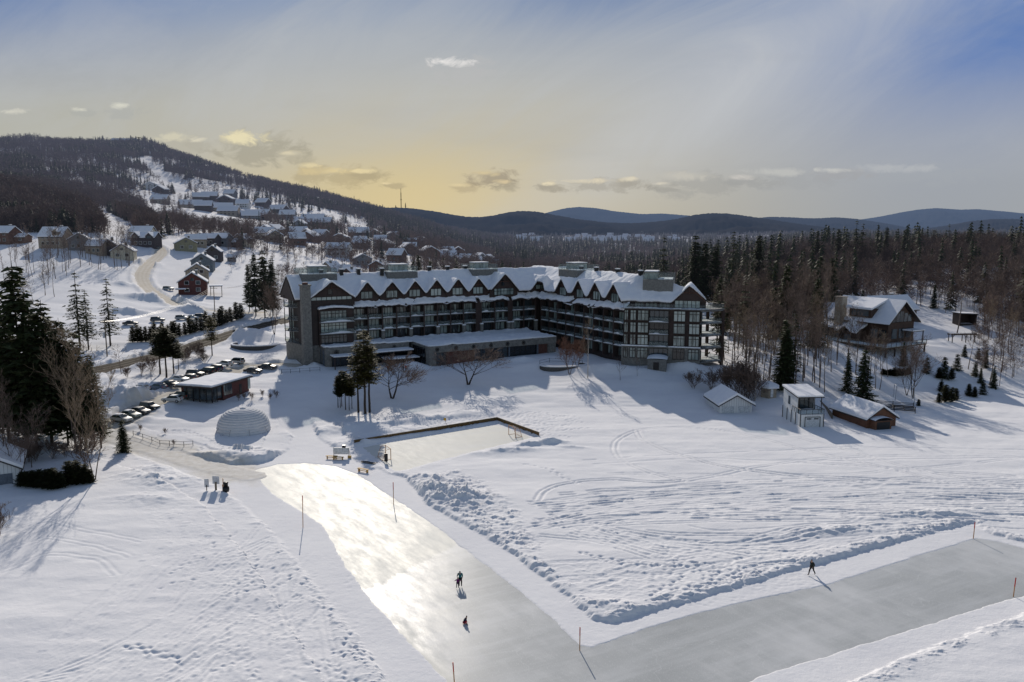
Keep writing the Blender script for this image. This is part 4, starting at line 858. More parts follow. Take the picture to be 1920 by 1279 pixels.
for i, (px, py, top, lb) in enumerate([(1760, 710, 688, 'left clipped conical cedar on the slope'), (1784, 712, 690, 'right clipped conical cedar on the slope'), (1764, 734, 712, 'small upright cedar over the lakeside cedar group'), (1760, 757, 738, 'leftmost cedar of the lakeside group'), (1772, 756, 722, 'tallest cedar of the lakeside group'), (1783, 756, 728, 'third cedar of the lakeside group'), (1792, 753, 730, 'rightmost cedar of the lakeside group'), (1722, 762, 748, 'low dark cedar alone at the dock frames'), (1816, 746, 722, 'left cedar of the lakeside pair'), (1827, 748, 728, 'right cedar of the lakeside pair')]):
    treep('cedar%d' % (i % 3), px, py, top, lb, ymin=140, wide=1.5)
for i in range(15):
    px = 1655+i*3.6; treep('cedar%d' % (i % 3), px, 706-abs(i-6)*.4, 692+random.uniform(-3, 3), 'dark cedar in the low hedge below the chalet', 'cedars of the low hedge below the chalet', ymin=140, wide=2.0)
treep('broad0', 1712, 748, 650, 'wide leafless tree leaning over the dock frames', ymin=140, wide=1.25); treep('broad1', 1700, 742, 668, 'leafless tree left of the one leaning over the docks', ymin=140)
# left foreground leafless trees and shrubs
treep('tan0', 145, 850, 640, 'large tan leafless tree in front of the left evergreens', ymin=100, wide=.95); treep('tan1', 178, 905, 720, 'slender tan leafless tree beside the dark hedge', ymin=90, wide=.7); treep('birch1', 160, 842, 700, 'pale leaning trunk in front of the left evergreens', ymin=100, name='bare_tree')
treep('broad1', 8, 888, 720, 'leafless tree at the left edge behind the white garage', ymin=90, wide=.8); treep('broad0', 34, 905, 790, 'dark leafless tree arching over the white garage', ymin=90, wide=1.3)
treep('slim2', 60, 880, 810, 'thin leafless tree over the dark hedge', ymin=90, wide=1.3); treep('bush2', 0, 1010, 960, 'leafless shrub cut by the left edge of the picture', ymin=60)
HB = 'evergreen shrubs of the hedge right of the white garage'
for i, (px, py, top) in enumerate([(42, 916, 888), (52, 917, 886), (64, 918, 885), (76, 918, 884), (90, 920, 882), (102, 921, 880), (112, 920, 888)]): treep('cedar%d' % (i % 3), px, py, top, 'dark evergreen shrub in the hedge right of the white garage', HB, ymin=90, wide=2.1)
for i, (px, py, top) in enumerate([(130, 912, 866), (145, 912, 864), (160, 911, 872), (170, 910, 882)]): treep('cedar%d' % (i % 3), px, py, top, 'bushy dark evergreen shrub under the slender tan tree', 'evergreen shrubs under the slender tan tree', ymin=90, wide=1.6)
for i in range(9): treep('bush%d' % (i % 3), random.uniform(20, 165), random.uniform(855, 885), random.uniform(825, 842), 'leafless undergrowth shrub below the left evergreens', 'undergrowth shrubs below the left evergreens', ymin=90, wide=1.2)
for i in range(10):
    px = random.choice([random.uniform(235, 300), random.uniform(345, 400)]); pyy = 715-(px-235)*.28+random.uniform(-12, 8); treep('bush%d' % (i % 3), px, pyy, pyy-random.uniform(14, 24), 'low leafless shrub on the bank between road and cars', 'shrubs on the bank between road and car park', ymin=150, wide=1.4)
for i, (px, py, top, k) in enumerate([(265, 705, 662, 'slim0'), (284, 713, 678, 'slim1'), (228, 700, 650, 'slim2')]): treep(k, px, py, top, ['bare sapling left of the cedar clump by the road', 'dark forked sapling at the foot of the cedar clump', 'bare sapling left of the roadside pair by the snow pile'][i], ymin=150, wide=1.4)
for i, (px, py) in enumerate([(447, 752), (458, 749), (472, 751), (493, 744), (506, 750), (518, 747), (430, 742), (310, 812), (326, 838), (264, 806), (445, 735)]): treep('bush%d' % (i % 3), px, py, py-random.uniform(9, 14), 'small dry garden shrub poking from the snow near the white dome', 'dry garden shrubs near the white dome', ymin=130)
# ---- row of leafless trees before the left houses and in the gully
for i in range(48):
    t = random.random(); px = 20+t*235+random.uniform(-5, 5); py = 505-t*18+random.uniform(-22, 22); treep('wood%d' % (i % 7) if i % 3 else 'slim%d' % (i % 3), px, py, py-random.uniform(38, 66), 'slender leafless tree in the row below the left hillside houses', 'leafless trees below the left hillside houses', ymin=260, wide=1.1)
for i in range(20):
    px = random.uniform(0, 112); py = random.uniform(520, 640); treep('slim%d' % (i % 3) if i % 2 else 'wood%d' % (i % 7), px, py, py-random.uniform(45, 72), 'grey leafless tree on the slope behind the left evergreens', 'leafless trees on the slope behind the left evergreens', ymin=200)
# ---- woods right of the hotel: individuals by stand
def in_chalet(px, py, Yv=0): return 1560 < px < 1768 and Yv < 260
n = 0
stands = []
for k in range(900):
    px = random.uniform(1345, 1935); x_ = (px-960)/F
    Yv = math.exp(random.uniform(math.log(176), math.log(268))); X = x_*Yv
    hz = float(hbase(X, Yv)); py = 428+(39-hz)*F/Yv
    if hz < 1.2 or in_chalet(px, py, Yv) or (1345 < px < 1400 and py > 690) or (1640 < px < 1760 and py > 655) or (px > 1755 and 600 < py) and random.random() < .82 or (1760 < px < 1850 and py > 560 and random.random() < .75): continue
    if (1425 < px < 1690 and py > 735): continue
    if abs(X-math.tan(R(0))*0) < 0: continue
    d = .95 if px < 1560 else .55
    if random.random() > d: continue
    if min([1e9]+[(X-a)**2+(Yv-b)**2 for a, b in stands]) < 6.0: continue
    stands.append((X, Yv)); r = random.random(); hh = random.uniform(10, 16.5)
    zone = 'between hotel and chalet' if px < 1560 else ('on the slope behind the chalet' if py < 600 else 'on the right lakeside slope')
    if px < 1570 and r < .12: tree(random.choice(['tallspruce0', 'tallspruce1', 'spruce0', 'spruce1', 'spruce3']), X, Yv, random.uniform(13, 20), 'tall dark spruce rising from the leafless wood '+zone, 'spruces in the wood '+zone)
    elif px >= 1570 and r < .04: tree(random.choice(['spruce0', 'spruce2']), X, Yv, random.uniform(6, 11), 'dark spruce among leafless trunks '+zone, 'spruces in the wood '+zone)
    elif px < 1570 and r < .30: tree('woodtan%d' % random.randrange(3), X, Yv, hh*.85, 'tan leafless tree in the wood '+zone, 'tan trees in the wood '+zone, wide=1.2)
    else: tree('wood%d' % random.randrange(7), X, Yv, hh, 'slender grey leafless tree in the wood '+zone, 'leafless trees in the wood '+zone, wide=1.15)
    n += 1
    if n >= 150: break
for k in range(70):
    if k < 52: px = random.uniform(1375, 1665); py = random.uniform(650, 738 if px < 1440 or px > 1540 else 722)
    else: px = random.uniform(1850, 1935); py = random.uniform(625, 735)
    if 1560 < px < 1760 and py < 668: continue
    treep('wood%d' % random.randrange(7) if k % 3 else 'woodtan%d' % (k % 3), px, py, py-random.uniform(58, 100), 'leafless tree on the bank '+('above the lakeside sheds' if k < 52 else 'at the right edge of the shore'), 'leafless trees on the bank '+('above the lakeside sheds' if k < 52 else 'at the right edge of the shore'), ymin=140, wide=1.0)
# tall spruces breaking the skyline
for i, (px, Yv, top, k) in enumerate([(1243, 300, 440, 'tallspruce0'), (1302, 290, 438, 'bigpine1'), (1320, 285, 452, 'bigpine0'), (1340, 282, 455, 'bigpine2'), (1373, 300, 432, 'tallspruce1'), (1420, 290, 438, 'bigpine0'), (1444, 262, 470, 'tallspruce0'), (1528, 340, 430, 'spruce1'), (1567, 345, 428, 'spruce0'), (1600, 350, 411, 'tallspruce0'), (1612, 348, 418, 'tallspruce1'), (1640, 350, 420, 'tallspruce1'), (1657, 352, 424, 'spruce2'), (1690, 350, 430, 'spruce3'), (1745, 390, 430, 'whitepine1'), (1772, 385, 418, 'tallspruce0'), (1820, 395, 432, 'whitepine0'), (1858, 400, 437, 'spruce2'), (1350, 240, 520, 'bigpine1'), (1365, 232, 540, 'bigpine0'), (1385, 250, 505, 'tallspruce1')]):
    X = (px-960)/F*Yv; h = HC+(428-top)*Yv/F-gz(X, Yv)
    tree(k, X, Yv, h, 'tall dark evergreen standing out of the wood right of the hotel', 'tall evergreens standing out of the right wood', wide=.8)
for i, (px, Yv, top, k) in enumerate([(785, 330, 476, 'spruce0'), (808, 330, 486, 'spruce1'), (832, 320, 480, 'tallspruce0'), (856, 322, 482, 'tallspruce1'), (775, 345, 485, 'spruce2')]):
    X = (px-960)/F*Yv; h = HC+(428-top)*Yv/F-gz(X, Yv); tree(k, X, Yv, h, 'spruce just behind the hotel roof near a large snowy house', 'spruces just behind the hotel roof', wide=.9)
# ================================================================ mass woods (nobody could count them)
def far_bare(seed, nb=22, w=.12):
    rd = random.Random(seed); T = []
    def sliver(a, b, w0):
        a = np.array(a); b = np.array(b); d = b-a; s = np.cross(d, rd.choice(([0, 1, .2], [1, 0, .2]))); s = s/(np.linalg.norm(s)+1e-9)*w0; T.append((a-s, a+s, b))
    sliver((0, 0, -.5), (rd.gauss(0, .4), rd.gauss(0, .4), 9.5), w*1.5); sliver((0, 0, 0), (rd.gauss(0, .9), rd.gauss(0, .9), 10.3), w)
    for k in range(nb):
        z = rd.uniform(3.5, 10); a = rd.uniform(0, 6.28); l = rd.uniform(1.6, 3.6)*(1.15-z/14); b = (math.cos(a)*l*.95, math.sin(a)*l*.95, z+l*rd.uniform(.35, .9)); sliver((0, 0, z), b, w)
        for q in range(3):
            a2 = a+rd.gauss(0, .9); t = rd.uniform(.3, .9); c = (b[0]*t, b[1]*t, z+(b[2]-z)*t); sliver(c, (c[0]+math.cos(a2)*1.1, c[1]+math.sin(a2)*1.1, c[2]+rd.uniform(.4, 1.5)), w*.8)
    return np.array(T).reshape(-1, 3)
def far_fir(seed, w=1.0):
    rd = random.Random(seed); T = []
    z = 1.0
    while z < 12:
        r = 2.3*(1-z/13)**.85*w
        for k in range(6):
            a = rd.uniform(0, 6.28); l = r*rd.uniform(.7, 1.2); s = .55*r+.15; c = np.array([0, 0, z+.5]); e = np.array([math.cos(a)*l, math.sin(a)*l, z-.35*l]); sd = np.array([-math.sin(a), math.cos(a), 0])*s*.6
            T.append((c, e-sd, e+sd))
        z += .75
    T.append(((-.12, 0, 0), (.12, 0, 0), (0, 0, 13)))
    return np.array(T).reshape(-1, 3)
def scatter(name, temps, pos, mat, smin=.8, smax=1.2):
    pos = np.array(pos); n = len(pos); which = rng.integers(0, len(temps), n); Vs = []
    for t in range(len(temps)):
        p = pos[which == t]; k = len(p)
        if not k: continue
        s = rng.uniform(smin, smax, k)*p[:, 3]; a = rng.uniform(0, 6.28, k); tv = temps[t]
        x = tv[None, :, 0]*np.cos(a)[:, None]-tv[None, :, 1]*np.sin(a)[:, None]; y = tv[None, :, 0]*np.sin(a)[:, None]+tv[None, :, 1]*np.cos(a)[:, None]
        Vs.append(np.stack([x*s[:, None]*p[:, 4:5]+p[:, 0:1], y*s[:, None]*p[:, 4:5]+p[:, 1:2], tv[None, :, 2]*s[:, None]+p[:, 2:3]], -1).reshape(-1, 3))
    V = np.concatenate(Vs); Q = np.arange(len(V)).reshape(-1, 3); o = npmesh(name, V, Q, mat); return o
# clearings, listed as seen from the lake
CLEAR = [[(268, 300), (300, 298), (300, 316), (280, 318)], [(283, 318), (310, 314), (345, 345), (372, 372), (340, 368), (305, 340)], [(330, 284), (420, 310), (500, 340), (490, 346), (400, 316), (326, 291)], [(205, 270), (245, 268), (250, 276), (215, 276)],
 [(345, 398), (480, 398), (500, 432), (400, 430), (350, 408)], [(168, 385), (185, 385), (262, 425), (255, 455), (210, 440)], [(0, 445), (180, 470), (260, 450), (330, 445), (430, 455), (420, 580), (200, 600), (120, 540), (0, 560)], [(650, 410), (690, 425), (740, 440), (720, 446), (660, 436)], [(560, 398), (640, 402), (640, 420), (575, 412)]]
def inpoly(pl, x, y):
    c = np.zeros(x.shape, bool)
    for i in range(len(pl)):
        ax, ay = pl[i]; bx, by = pl[(i+1) % len(pl)]; dy = (by-ay) if by != ay else 1e-9; c ^= ((ay > y) != (by > y)) & (x < (bx-ax)*(y-ay)/dy+ax)
    return c
def sample(n, px0, px1, Y0, Y1, k=0.0):
    px = rng.uniform(px0, px1, n); t = rng.random(n); Y = Y0*(Y1/Y0)**t; X = (px-960)/F*Y; z = hbase(X, Y); py = 428+(39-z)*F/Y; return px, py, X, Y, z
def clear_mask(px, py):
    m = np.zeros(px.shape, bool)
    for c in CLEAR: m |= inpoly(c, px, py)
    return m
tb = [far_bare(i) for i in range(6)]; tf = [far_fir(i, w_) for i, w_ in enumerate((.8, 1.0, 1.25, 1.5, 1.1, .9))]
# mountain wood
HPT = [(500, 560), (517, 540), (560, 540), (520, 640), (563, 650), (603, 650), (640, 640), (585, 600), (680, 640), (722, 640), (765, 600), (805, 600), (842, 620), (878, 640), (735, 800), (790, 830), (705, 820), (770, 720), (860, 760), (925, 640), (955, 800), (745, 520), (900, 740)]
HPT2 = [(298, 1180), (312, 1100), (310, 1000), (366, 960), (390, 900), (415, 930), (436, 900), (475, 900), (490, 920), (402, 1080), (432, 1080), (385, 1060), (463, 1050), (528, 1040), (545, 960), (575, 900), (592, 930), (607, 910), (500, 1100), (675, 760), (440, 1150)]
rr_ = random.Random(99); HEX = [(rr_.uniform(500, 940), rr_.uniform(540, 900)) for _ in range(15)]
HXY = np.array([((a-960)/F*b, b) for a, b in HPT+HPT2+HEX])
def near_house(X, Y):
    m = np.zeros(X.shape, bool)
    for hx_, hy_ in HXY: m |= (np.abs(X-hx_*(Y/hy_)) < 11) & (Y > hy_-42) & (Y < hy_+9)
    return m
px, py, X, Y, z = sample(64000, -200, 960, 430, 2350)
veg = fbm(X/120, Y/160, 4, 41); village = inpoly([(255, 330), (420, 345), (720, 420), (930, 460), (940, 520), (500, 520), (330, 470), (300, 440)], px, py)
ok = ~near_house(X, Y) & ~clear_mask(px, py) & ~((village) & (rng.random(len(px)) > .17)) & (veg > -.42) & ~((px > 420) & (Y < 520) & (py > 470) & (rng.random(len(px)) > .25))
band = (Y > 900) & (Y < 1500) & (px < 280) & (rng.random(len(px)) < .25); ok &= ~band
bigs = 1+np.clip((Y-900)/1500, 0, .6)*1.2
fir = (fbm(X/60, Y/80, 3, 43) > .24) | (rng.random(len(px)) < .04)
pos = np.c_[X, Y, z, bigs, np.ones(len(px))*1.15]
a = ok & ~fir
far1 = scatter('hillside_wood', tb, pos[a & (Y < 900)], 'fartwig', .7, 1.15); far2 = scatter('mountain_wood', tb, pos[a & (Y >= 900)], 'fartwig2', .6, 1.0)
far3 = scatter('mountain_evergreens', tf, pos[ok & fir], 'farspruce', .6, 1.05)
tag(far1, 'brown leafless wood covering the lower hill at the left', 'wood', kind='stuff'); tag(far2, 'grey leafless wood covering the ski mountain', 'wood', kind='stuff'); tag(far3, 'dark evergreens scattered through the mountain wood', 'wood', kind='stuff')
# valley and right-hand wood
px, py, X, Y, z = sample(34000, 690, 2150, 285, 3400)
ok = ((px > 940) | (Y > 560) | ((px > 720) & (rng.random(len(px)) < .10))) & ~((px < 1330) & (Y < 330) & (px > 900) & (rng.random(len(px)) < .7)) & ~((px > 1330) & (Y < 338)) & ~clear_mask(px, py)
den = np.clip(.35+.65*(Y/900), 0, 1); ok &= rng.random(len(px)) < np.where(px > 1330, 1, den+.2)
ok &= (fbm(X/70, Y/70, 3, 91) > -.36) & ~near_house(X, Y)
fir = (fbm(X/50, Y/60, 3, 47) > .24-.28*sstep(600, 1300, Y)) ; pos = np.c_[X, Y, z, np.ones(len(px))*(.95+.2*sstep(500, 1500, Y)), np.ones(len(px))*1.15]
tbn = [far_bare(20+i, 44, .055) for i in range(6)]
o = scatter('valley_wood', tbn, pos[ok & ~fir & (Y < 620)], 'fartwig', .8, 1.25); tag(o, 'brown leafless wood behind the hotel and the chalet', 'wood', kind='stuff')
o = scatter('valley_wood', tb, pos[ok & ~fir & (Y >= 620)], 'fartwig', .8, 1.15); tag(o, 'leafless wood across the valley floor', 'wood', kind='stuff')
o = scatter('valley_evergreens', tf, pos[ok & fir], 'farspruce', .75, 1.4); tag(o, 'dark evergreens through the valley wood', 'wood', kind='stuff')
# undergrowth of trunks filling the right-hand wood behind the individually set trees
def fill(n, px0, px1, Y0, Y1, firp, keep, name, lab, sc_=1.0):
    px, py, X, Y, z = sample(n, px0, px1, Y0, Y1); ok = (z > 2.0) & ~((px > 1555) & (px < 1775) & (Y < 262)) & ~((px > 1420) & (px < 1700) & (py > 735)) & keep(px, py, Y)
    fir = rng.random(len(px)) < firp; pos = np.c_[X, Y, z-.2, np.full(len(px), sc_), np.full(len(px), 1.0)]
    o = scatter(name, tbn, pos[ok & ~fir], 'fartwig', .7, 1.15); tag(o, 'leafless trunks and twigs '+lab, 'wood', kind='stuff')
    if not (ok & fir).any(): return
    o = scatter(name+'_evergreens', tf, pos[ok & fir], 'farspruce', .9, 1.5); tag(o, 'dark evergreens '+lab, 'wood', kind='stuff')
fill(620, 1350, 1575, 215, 338, .09, lambda px, py, Y: (px > 1365) & (py < 612), 'dense_wood', 'filling the wood between hotel and chalet', 1.05)
fill(980, 1575, 1990, 212, 345, .05, lambda px, py, Y: (py < 625) & ~((px > 1765) & (px < 1850) & (py > 585)), 'slope_wood', 'on the slope behind the chalet', .95)
fill(190, 1835, 1990, 186, 250, .0, lambda px, py, Y: py < 745, 'shore_brush', 'at the right edge of the shore', .5)
fill(1500, 1300, 2100, 332, 470, .10, lambda px, py, Y: py > 0, 'ridge_wood', 'along the crest behind the chalet', 1.25)
# gully wood behind left evergreens + village gardens
px, py, X, Y, z = sample(2600, 400, 950, 300, 620); ok = (rng.random(len(px)) < .62) & ~clear_mask(px, py) & (fbm(X/25, Y/25, 2, 57) > -.05); pos = np.c_[X, Y, z, np.ones(len(px))*.62, np.ones(len(px))*1.1]
o = scatter('garden_trees', tbn, pos[ok], 'fartwig', .6, 1.2); tag(o, 'leafless trees and brush among the village gardens', 'trees', kind='stuff')
# ================================================================ the hotel
HO = (7.5, 238.0); HA = math.atan2(.493, .87); hc, hs = math.cos(HA), math.sin(HA)
def h2w(x, y): return HO[0]+x*hc-y*hs, HO[1]+x*hs+y*hc
def w2h(X, Y): dx, dy = X-HO[0], Y-HO[1]; return dx*hc+dy*hs, -dx*hs+dy*hc
hotel = empty('hotel', (HO[0], HO[1], 0), HA, 'long dark brown hotel with snowy gabled roof, balconies and stone ground floor', 'hotel')
def hp(name, mb, mats, parent=hotel, smooth=False): return mb.build(name, mats, parent, smooth)
def masked_field(name, xs, ys, top, thick, mask, mat, smooth=True, edge=0.0, parent=hotel):
    X, Y = np.meshgrid(xs, ys); Z = top(X, Y); K = mask(X, Y)
    cell = K[:-1, :-1] & K[1:, :-1] & K[:-1, 1:] & K[1:, 1:]
    nr, nc = X.shape; used = np.zeros((nr, nc), bool); used[:-1, :-1] |= cell; used[1:, :-1] |= cell; used[:-1, 1:] |= cell; used[1:, 1:] |= cell
    # roll the rim of the snow down a little
    full = np.zeros((nr, nc), int); full[:-1, :-1] += cell; full[1:, :-1] += cell; full[:-1, 1:] += cell; full[1:, 1:] += cell
    rim = used & (full < 4); Zt = np.where(rim, Z-edge, Z)
    idx = -np.ones((nr, nc), int); idx[used] = np.arange(used.sum()); n = used.sum()
    V = np.concatenate([np.stack([X[used], Y[used], Zt[used]], 1), np.stack([X[used], Y[used], Z[used]-thick], 1)])
    a = idx[:-1, :-1][cell]; b = idx[:-1, 1:][cell]; c = idx[1:, 1:][cell]; d = idx[1:, :-1][cell]
    Q = [np.stack([a, b, c, d], 1), np.stack([d+n, c+n, b+n, a+n], 1)]
    P_ = np.pad(cell, 1)
    for (di, dj, e) in ((-1, 0, 'ab'), (1, 0, 'cd'), (0, -1, 'da'), (0, 1, 'bc')):
        nb = P_[1+di:P_.shape[0]-1+di, 1+dj:P_.shape[1]-1+dj]; m = cell & ~nb
        g = dict(a=idx[:-1, :-1][m], b=idx[:-1, 1:][m], c=idx[1:, 1:][m], d=idx[1:, :-1][m]); p, q = g[e[0]], g[e[1]]; Q.append(np.stack([q, p, p+n, q+n], 1))
    o = npmesh(name, V, np.concatenate(Q), mat, parent=parent, smooth=smooth); return o
EZ = 20.8; TZ = 26.6
def h_x(px, y, zz):      # local x where the ray of a pixel column crosses local row y
    lo, hi = -90, 40
    for _ in range(40):
        m = (lo+hi)/2; X, Y = h2w(m, y); d = Y*cp+(HC-zz)*sp
        if 960+F*X/d < px: lo = m
        else: hi = m
    return (lo+hi)/2
def h_y(px, x, zz):      # local y on the right wing's face (px grows as y falls)
    lo, hi = -60, 10
    for _ in range(40):
        m = (lo+hi)/2; X, Y = h2w(x, m); d = Y*cp+(HC-zz)*sp
        if 960+F*X/d > px: lo = m
        else: hi = m
    return (lo+hi)/2
DL = [h_x(p, 1.2, 24.5) for p in (687, 734, 777, 817, 857.5, 896)]        # dormers of the left wing
BGL = h_x(620.5, -.5, 25); BGM = h_x(942.6, 1.0, 25.5); CG = h_x(1014, 1.2, 24.5)
DR = [h_y(p, 1.2, 24.5) for p in (1056, 1088, 1119.5, 1154)]
def plane(nx, ny, D): return lambda X, Y: EZ+.72*(D-(nx*X+ny*Y))
pS, pN = plane(0, -1, -.5), plane(0, 1, 17.5); pWst, pE = plane(-1, 0, -.5), plane(1, 0, 18.5); pCh = plane(-.7071, -.7071, 28.2); pEndS = plane(0, -1, 53.5); pLend = plane(-.94, .34, 73)
RPAV = (9.2, -48.8)
def roofz(X, Y):
    L = np.minimum(pS(X, Y), pN(X, Y)); L = np.where((X < 17.5), L, -50)
    Rr = np.minimum(np.minimum(pWst(X, Y), pE(X, Y)), np.minimum(pCh(X, Y), pEndS(X, Y))); Rr = np.where(Y < 17.5, Rr, -50)
    z = np.minimum(np.maximum(L, Rr), TZ)
    for xd in DL: z = np.maximum(z, np.where((np.abs(X-xd) < 3.4) & (Y > -3) & (Y < 8), 24.9-1.22*np.abs(X-xd), -50))
    z = np.maximum(z, np.where((np.abs(X-CG) < 3.6) & (Y > -3) & (Y < 8), 24.9-1.1*np.abs(X-CG), -50))
    for yd in DR: z = np.maximum(z, np.where((np.abs(Y-yd) < 3.3) & (X > -3) & (X < 8), 24.9-1.22*np.abs(Y-yd), -50))
    z = np.maximum(z, np.where((np.abs(X-BGL) < 6.6) & (Y > -5) & (Y < 9), 25.4-.72*np.abs(X-BGL), -50))
    z = np.maximum(z, np.where((np.abs(X-BGM) < 4.9) & (Y > -4) & (Y < 9), 26.0-1.05*np.abs(X-BGM), -50))
    # gable over the far right terrace, square to the slanted face
    s = (X-0)*.7071-(Y+42.5)*.7071; t = (X-0)*-.7071+(Y+42.5)*-.7071      # along / outward
    z = np.maximum(z, np.where((np.abs(s-15.9) < 4.1) & (t < 2) & (t > -10), 25.0-1.02*np.abs(s-15.9), -50))
    return z
def roofmask(X, Y):
    left = (X > -72.2) & (X < 17) & (Y > .25) & (Y < 17)
    left |= (np.abs(X-BGL) < 6.3) & (Y > -1.5) & (Y < 3); left |= (np.abs(X-BGM) < 4.7) & (Y > -.5) & (Y < 3)
    right = (X > .25) & (X < 18) & (Y < 1) & (Y > -53) & ((-.7071*X-.7071*Y) < 28.6)
    return left | right
xs = np.arange(-73, 20.01, .24); ys = np.arange(-54, 18.01, .24)
def soft(fn, k=1):
    def g(X, Y):
        Z = fn(X, Y); Z = blur1(blur1(Z, k, 0), k, 1); return Z
    return g
sn = lambda X, Y: fbm(X/3.2, Y/3.2, 4, 71)
masked_field('roof', xs, ys, lambda X, Y: soft(roofz, 1.0)(X, Y)-.10, .28, roofmask, 'fascia', smooth=False)
masked_field('roof_snow', xs, ys, lambda X, Y: soft(roofz, 1.3)(X, Y)+.46+.40*sn(X, Y)+.12*fbm(X/.8, Y/.8, 2, 5), .52, roofmask, 'snow', edge=.18)
# intermediate skirt roof above the balconies
def skirtz(X, Y):
    L = 18.25+np.clip(Y+.3, 0, 3)*.78; Rr = 18.25+np.clip(X+.3, 0, 3)*.78
    return np.where(X < -.2, L, np.where(Y > .2, np.minimum(L, 30), Rr))
def skirtm(X, Y):
    a = (X > -57) & (X < 2.0) & (Y > -.3) & (Y < 1.9) & ~((X > -20.0) & (X < -19.2) & (Y < .9)) & ~((X > -9.4) & (X < -8.7) & (Y < .9)); b = (X > -.3) & (X < 1.9) & (Y < 1.9) & (Y > -42.4)
    return a | b
xk = np.arange(-58, 3, .2); yk = np.arange(-43, 3, .2)
masked_field('skirt_roof', xk, yk, lambda X, Y: skirtz(X, Y)-.02, .22, skirtm, 'fascia', smooth=False)
masked_field('skirt_roof_snow', xk, yk, lambda X, Y: skirtz(X, Y)+.40+.75*fbm(X/3.0, Y/3.0, 3, 12)+.35*fbm(X/1.0, Y/1.0, 2, 15), .46, skirtm, 'snow', edge=.15)
# walls
b = MB(); b.prism([(-70, 2.0), (16.8, 2.0), (16.8, 16), (-70, 16)], 4, 20.75); hp('wall', b, 'brownv')
b = MB(); b.prism([(2.0, 1.99), (2.0, -41.2), (14.2, -53.4), (14.2, -49.5), (17.4, -46.3), (17.4, 1.99)], 3, 18.9); hp('wall', b, 'brownv')
b = MB(); b.prism([(1.6, 1.98), (1.6, -38.9), (3.8, -41.1), (13.7, -51), (16.8, -49), (16.8, 1.98)], 18.9, 20.85); hp('wall', b, 'brown')
b = MB()       # gable fronts along both wings
def gable(mb, p, d, half, zb, zt, slope, th=.25, n=None):
    n = n or (-d[1], d[0]); zs = zt-slope*half
    pts = [(-half, zb), (half, zb), (half, zs), (0, zt), (-half, zs)]
    P3 = [(p[0]+d[0]*s, p[1]+d[1]*s, z) for s, z in pts]; mb = MB(); mb.extr(P3, (n[0]*th, n[1]*th, 0)); hp('gable_wall', mb, 'brown')
for i, xd in enumerate(DL): gable(None, (xd, 1.25), (1, 0), 3.3, 19.3, 24.8, 1.22)
gable(None, (CG, 1.3), (1, 0), 3.5, 19.3, 24.8, 1.1)
for yd in DR: gable(None, (1.25, yd), (0, -1), 3.2, 19.3, 24.8, 1.22)
gable(None, (BGL, -.6), (1, 0), 6.2, 19.0, 25.2, .72); gable(None, (BGM, .4), (1, 0), 4.6, 19.0, 25.8, 1.05)
def sl(s, t): return (s*.7071-t*.7071, -42.5-s*.7071-t*.7071)      # slanted face: along, outward
gable(None, sl(15.9, -2.3), (.7071, -.7071), 4.0, 20.8, 24.9, 1.02)
b = MB()      # timber trim on every gable
def trim(p, d, half, zt, slope, out, zc):
    q = lambda s, z, o=.1: (p[0]+d[0]*s+out[0]*o, p[1]+d[1]*s+out[1]*o, z)
    for sg in (-1, 1): b.tube([q(0, zt-.05), q(sg*half*1.04, zt-slope*half*1.04-.05)], .13, 4)
    b.tube([q(0, zt-.1), q(0, zc-.4)], .09, 4); b.tube([q(-half*.42, zc), q(half*.42, zc)], .09, 4)
for xd in DL: trim((xd, 1.2), (1, 0), 3.3, 24.8, 1.22, (0, -1), 22.9)
for yd in DR: trim((1.2, yd), (0, -1), 3.2, 24.8, 1.22, (-1, 0), 22.9)
trim((CG, 1.25), (1, 0), 3.4, 24.8, 1.1, (0, -1), 23.0); trim((BGL, -.65), (1, 0), 6.2, 25.2, .72, (0, -1), 23.6); trim((BGM, .35), (1, 0), 4.6, 25.8, 1.05, (0, -1), 23.6); trim(sl(15.9, -2.25), (.7071, -.7071), 4.0, 24.9, 1.02, (-.7071, -.7071), 23.0)
hp('gable_trim', b, plain('reddish_timber', (.11, .055, .04), .7))
# windows: pane with frame child
def window(p, d, w, z0, z1, out, mat='win', nx=3, nz=0, proud=.06, parent=hotel):
    mb = MB(); q = lambda s, z, o: (p[0]+d[0]*s+out[0]*o, p[1]+d[1]*s+out[1]*o, z)
    P3 = [q(0, z0, proud-.05), q(w, z0, proud-.05), q(w, z1, proud-.05), q(0, z1, proud-.05)]; mb.extr(P3, (out[0]*.05, out[1]*.05, 0)); wn_ = hp('window', mb, mat, parent)
    fb = MB(); t = .07
    for k in range(nx+1): s = w*k/nx; fb.extr([q(s-t, z0, proud), q(s+t, z0, proud), q(s+t, z1, proud), q(s-t, z1, proud)], (out[0]*.07, out[1]*.07, 0))
    for z in [z0, z1]+([z0+(z1-z0)*nz] if nz else []): fb.extr([q(-t, z-t, proud+.005), q(w+t, z-t, proud+.005), q(w+t, z+t, proud+.005), q(-t, z+t, proud+.005)], (out[0]*.07, out[1]*.07, 0))
    fb.build('window_frame', 'metal', wn_); return wn_
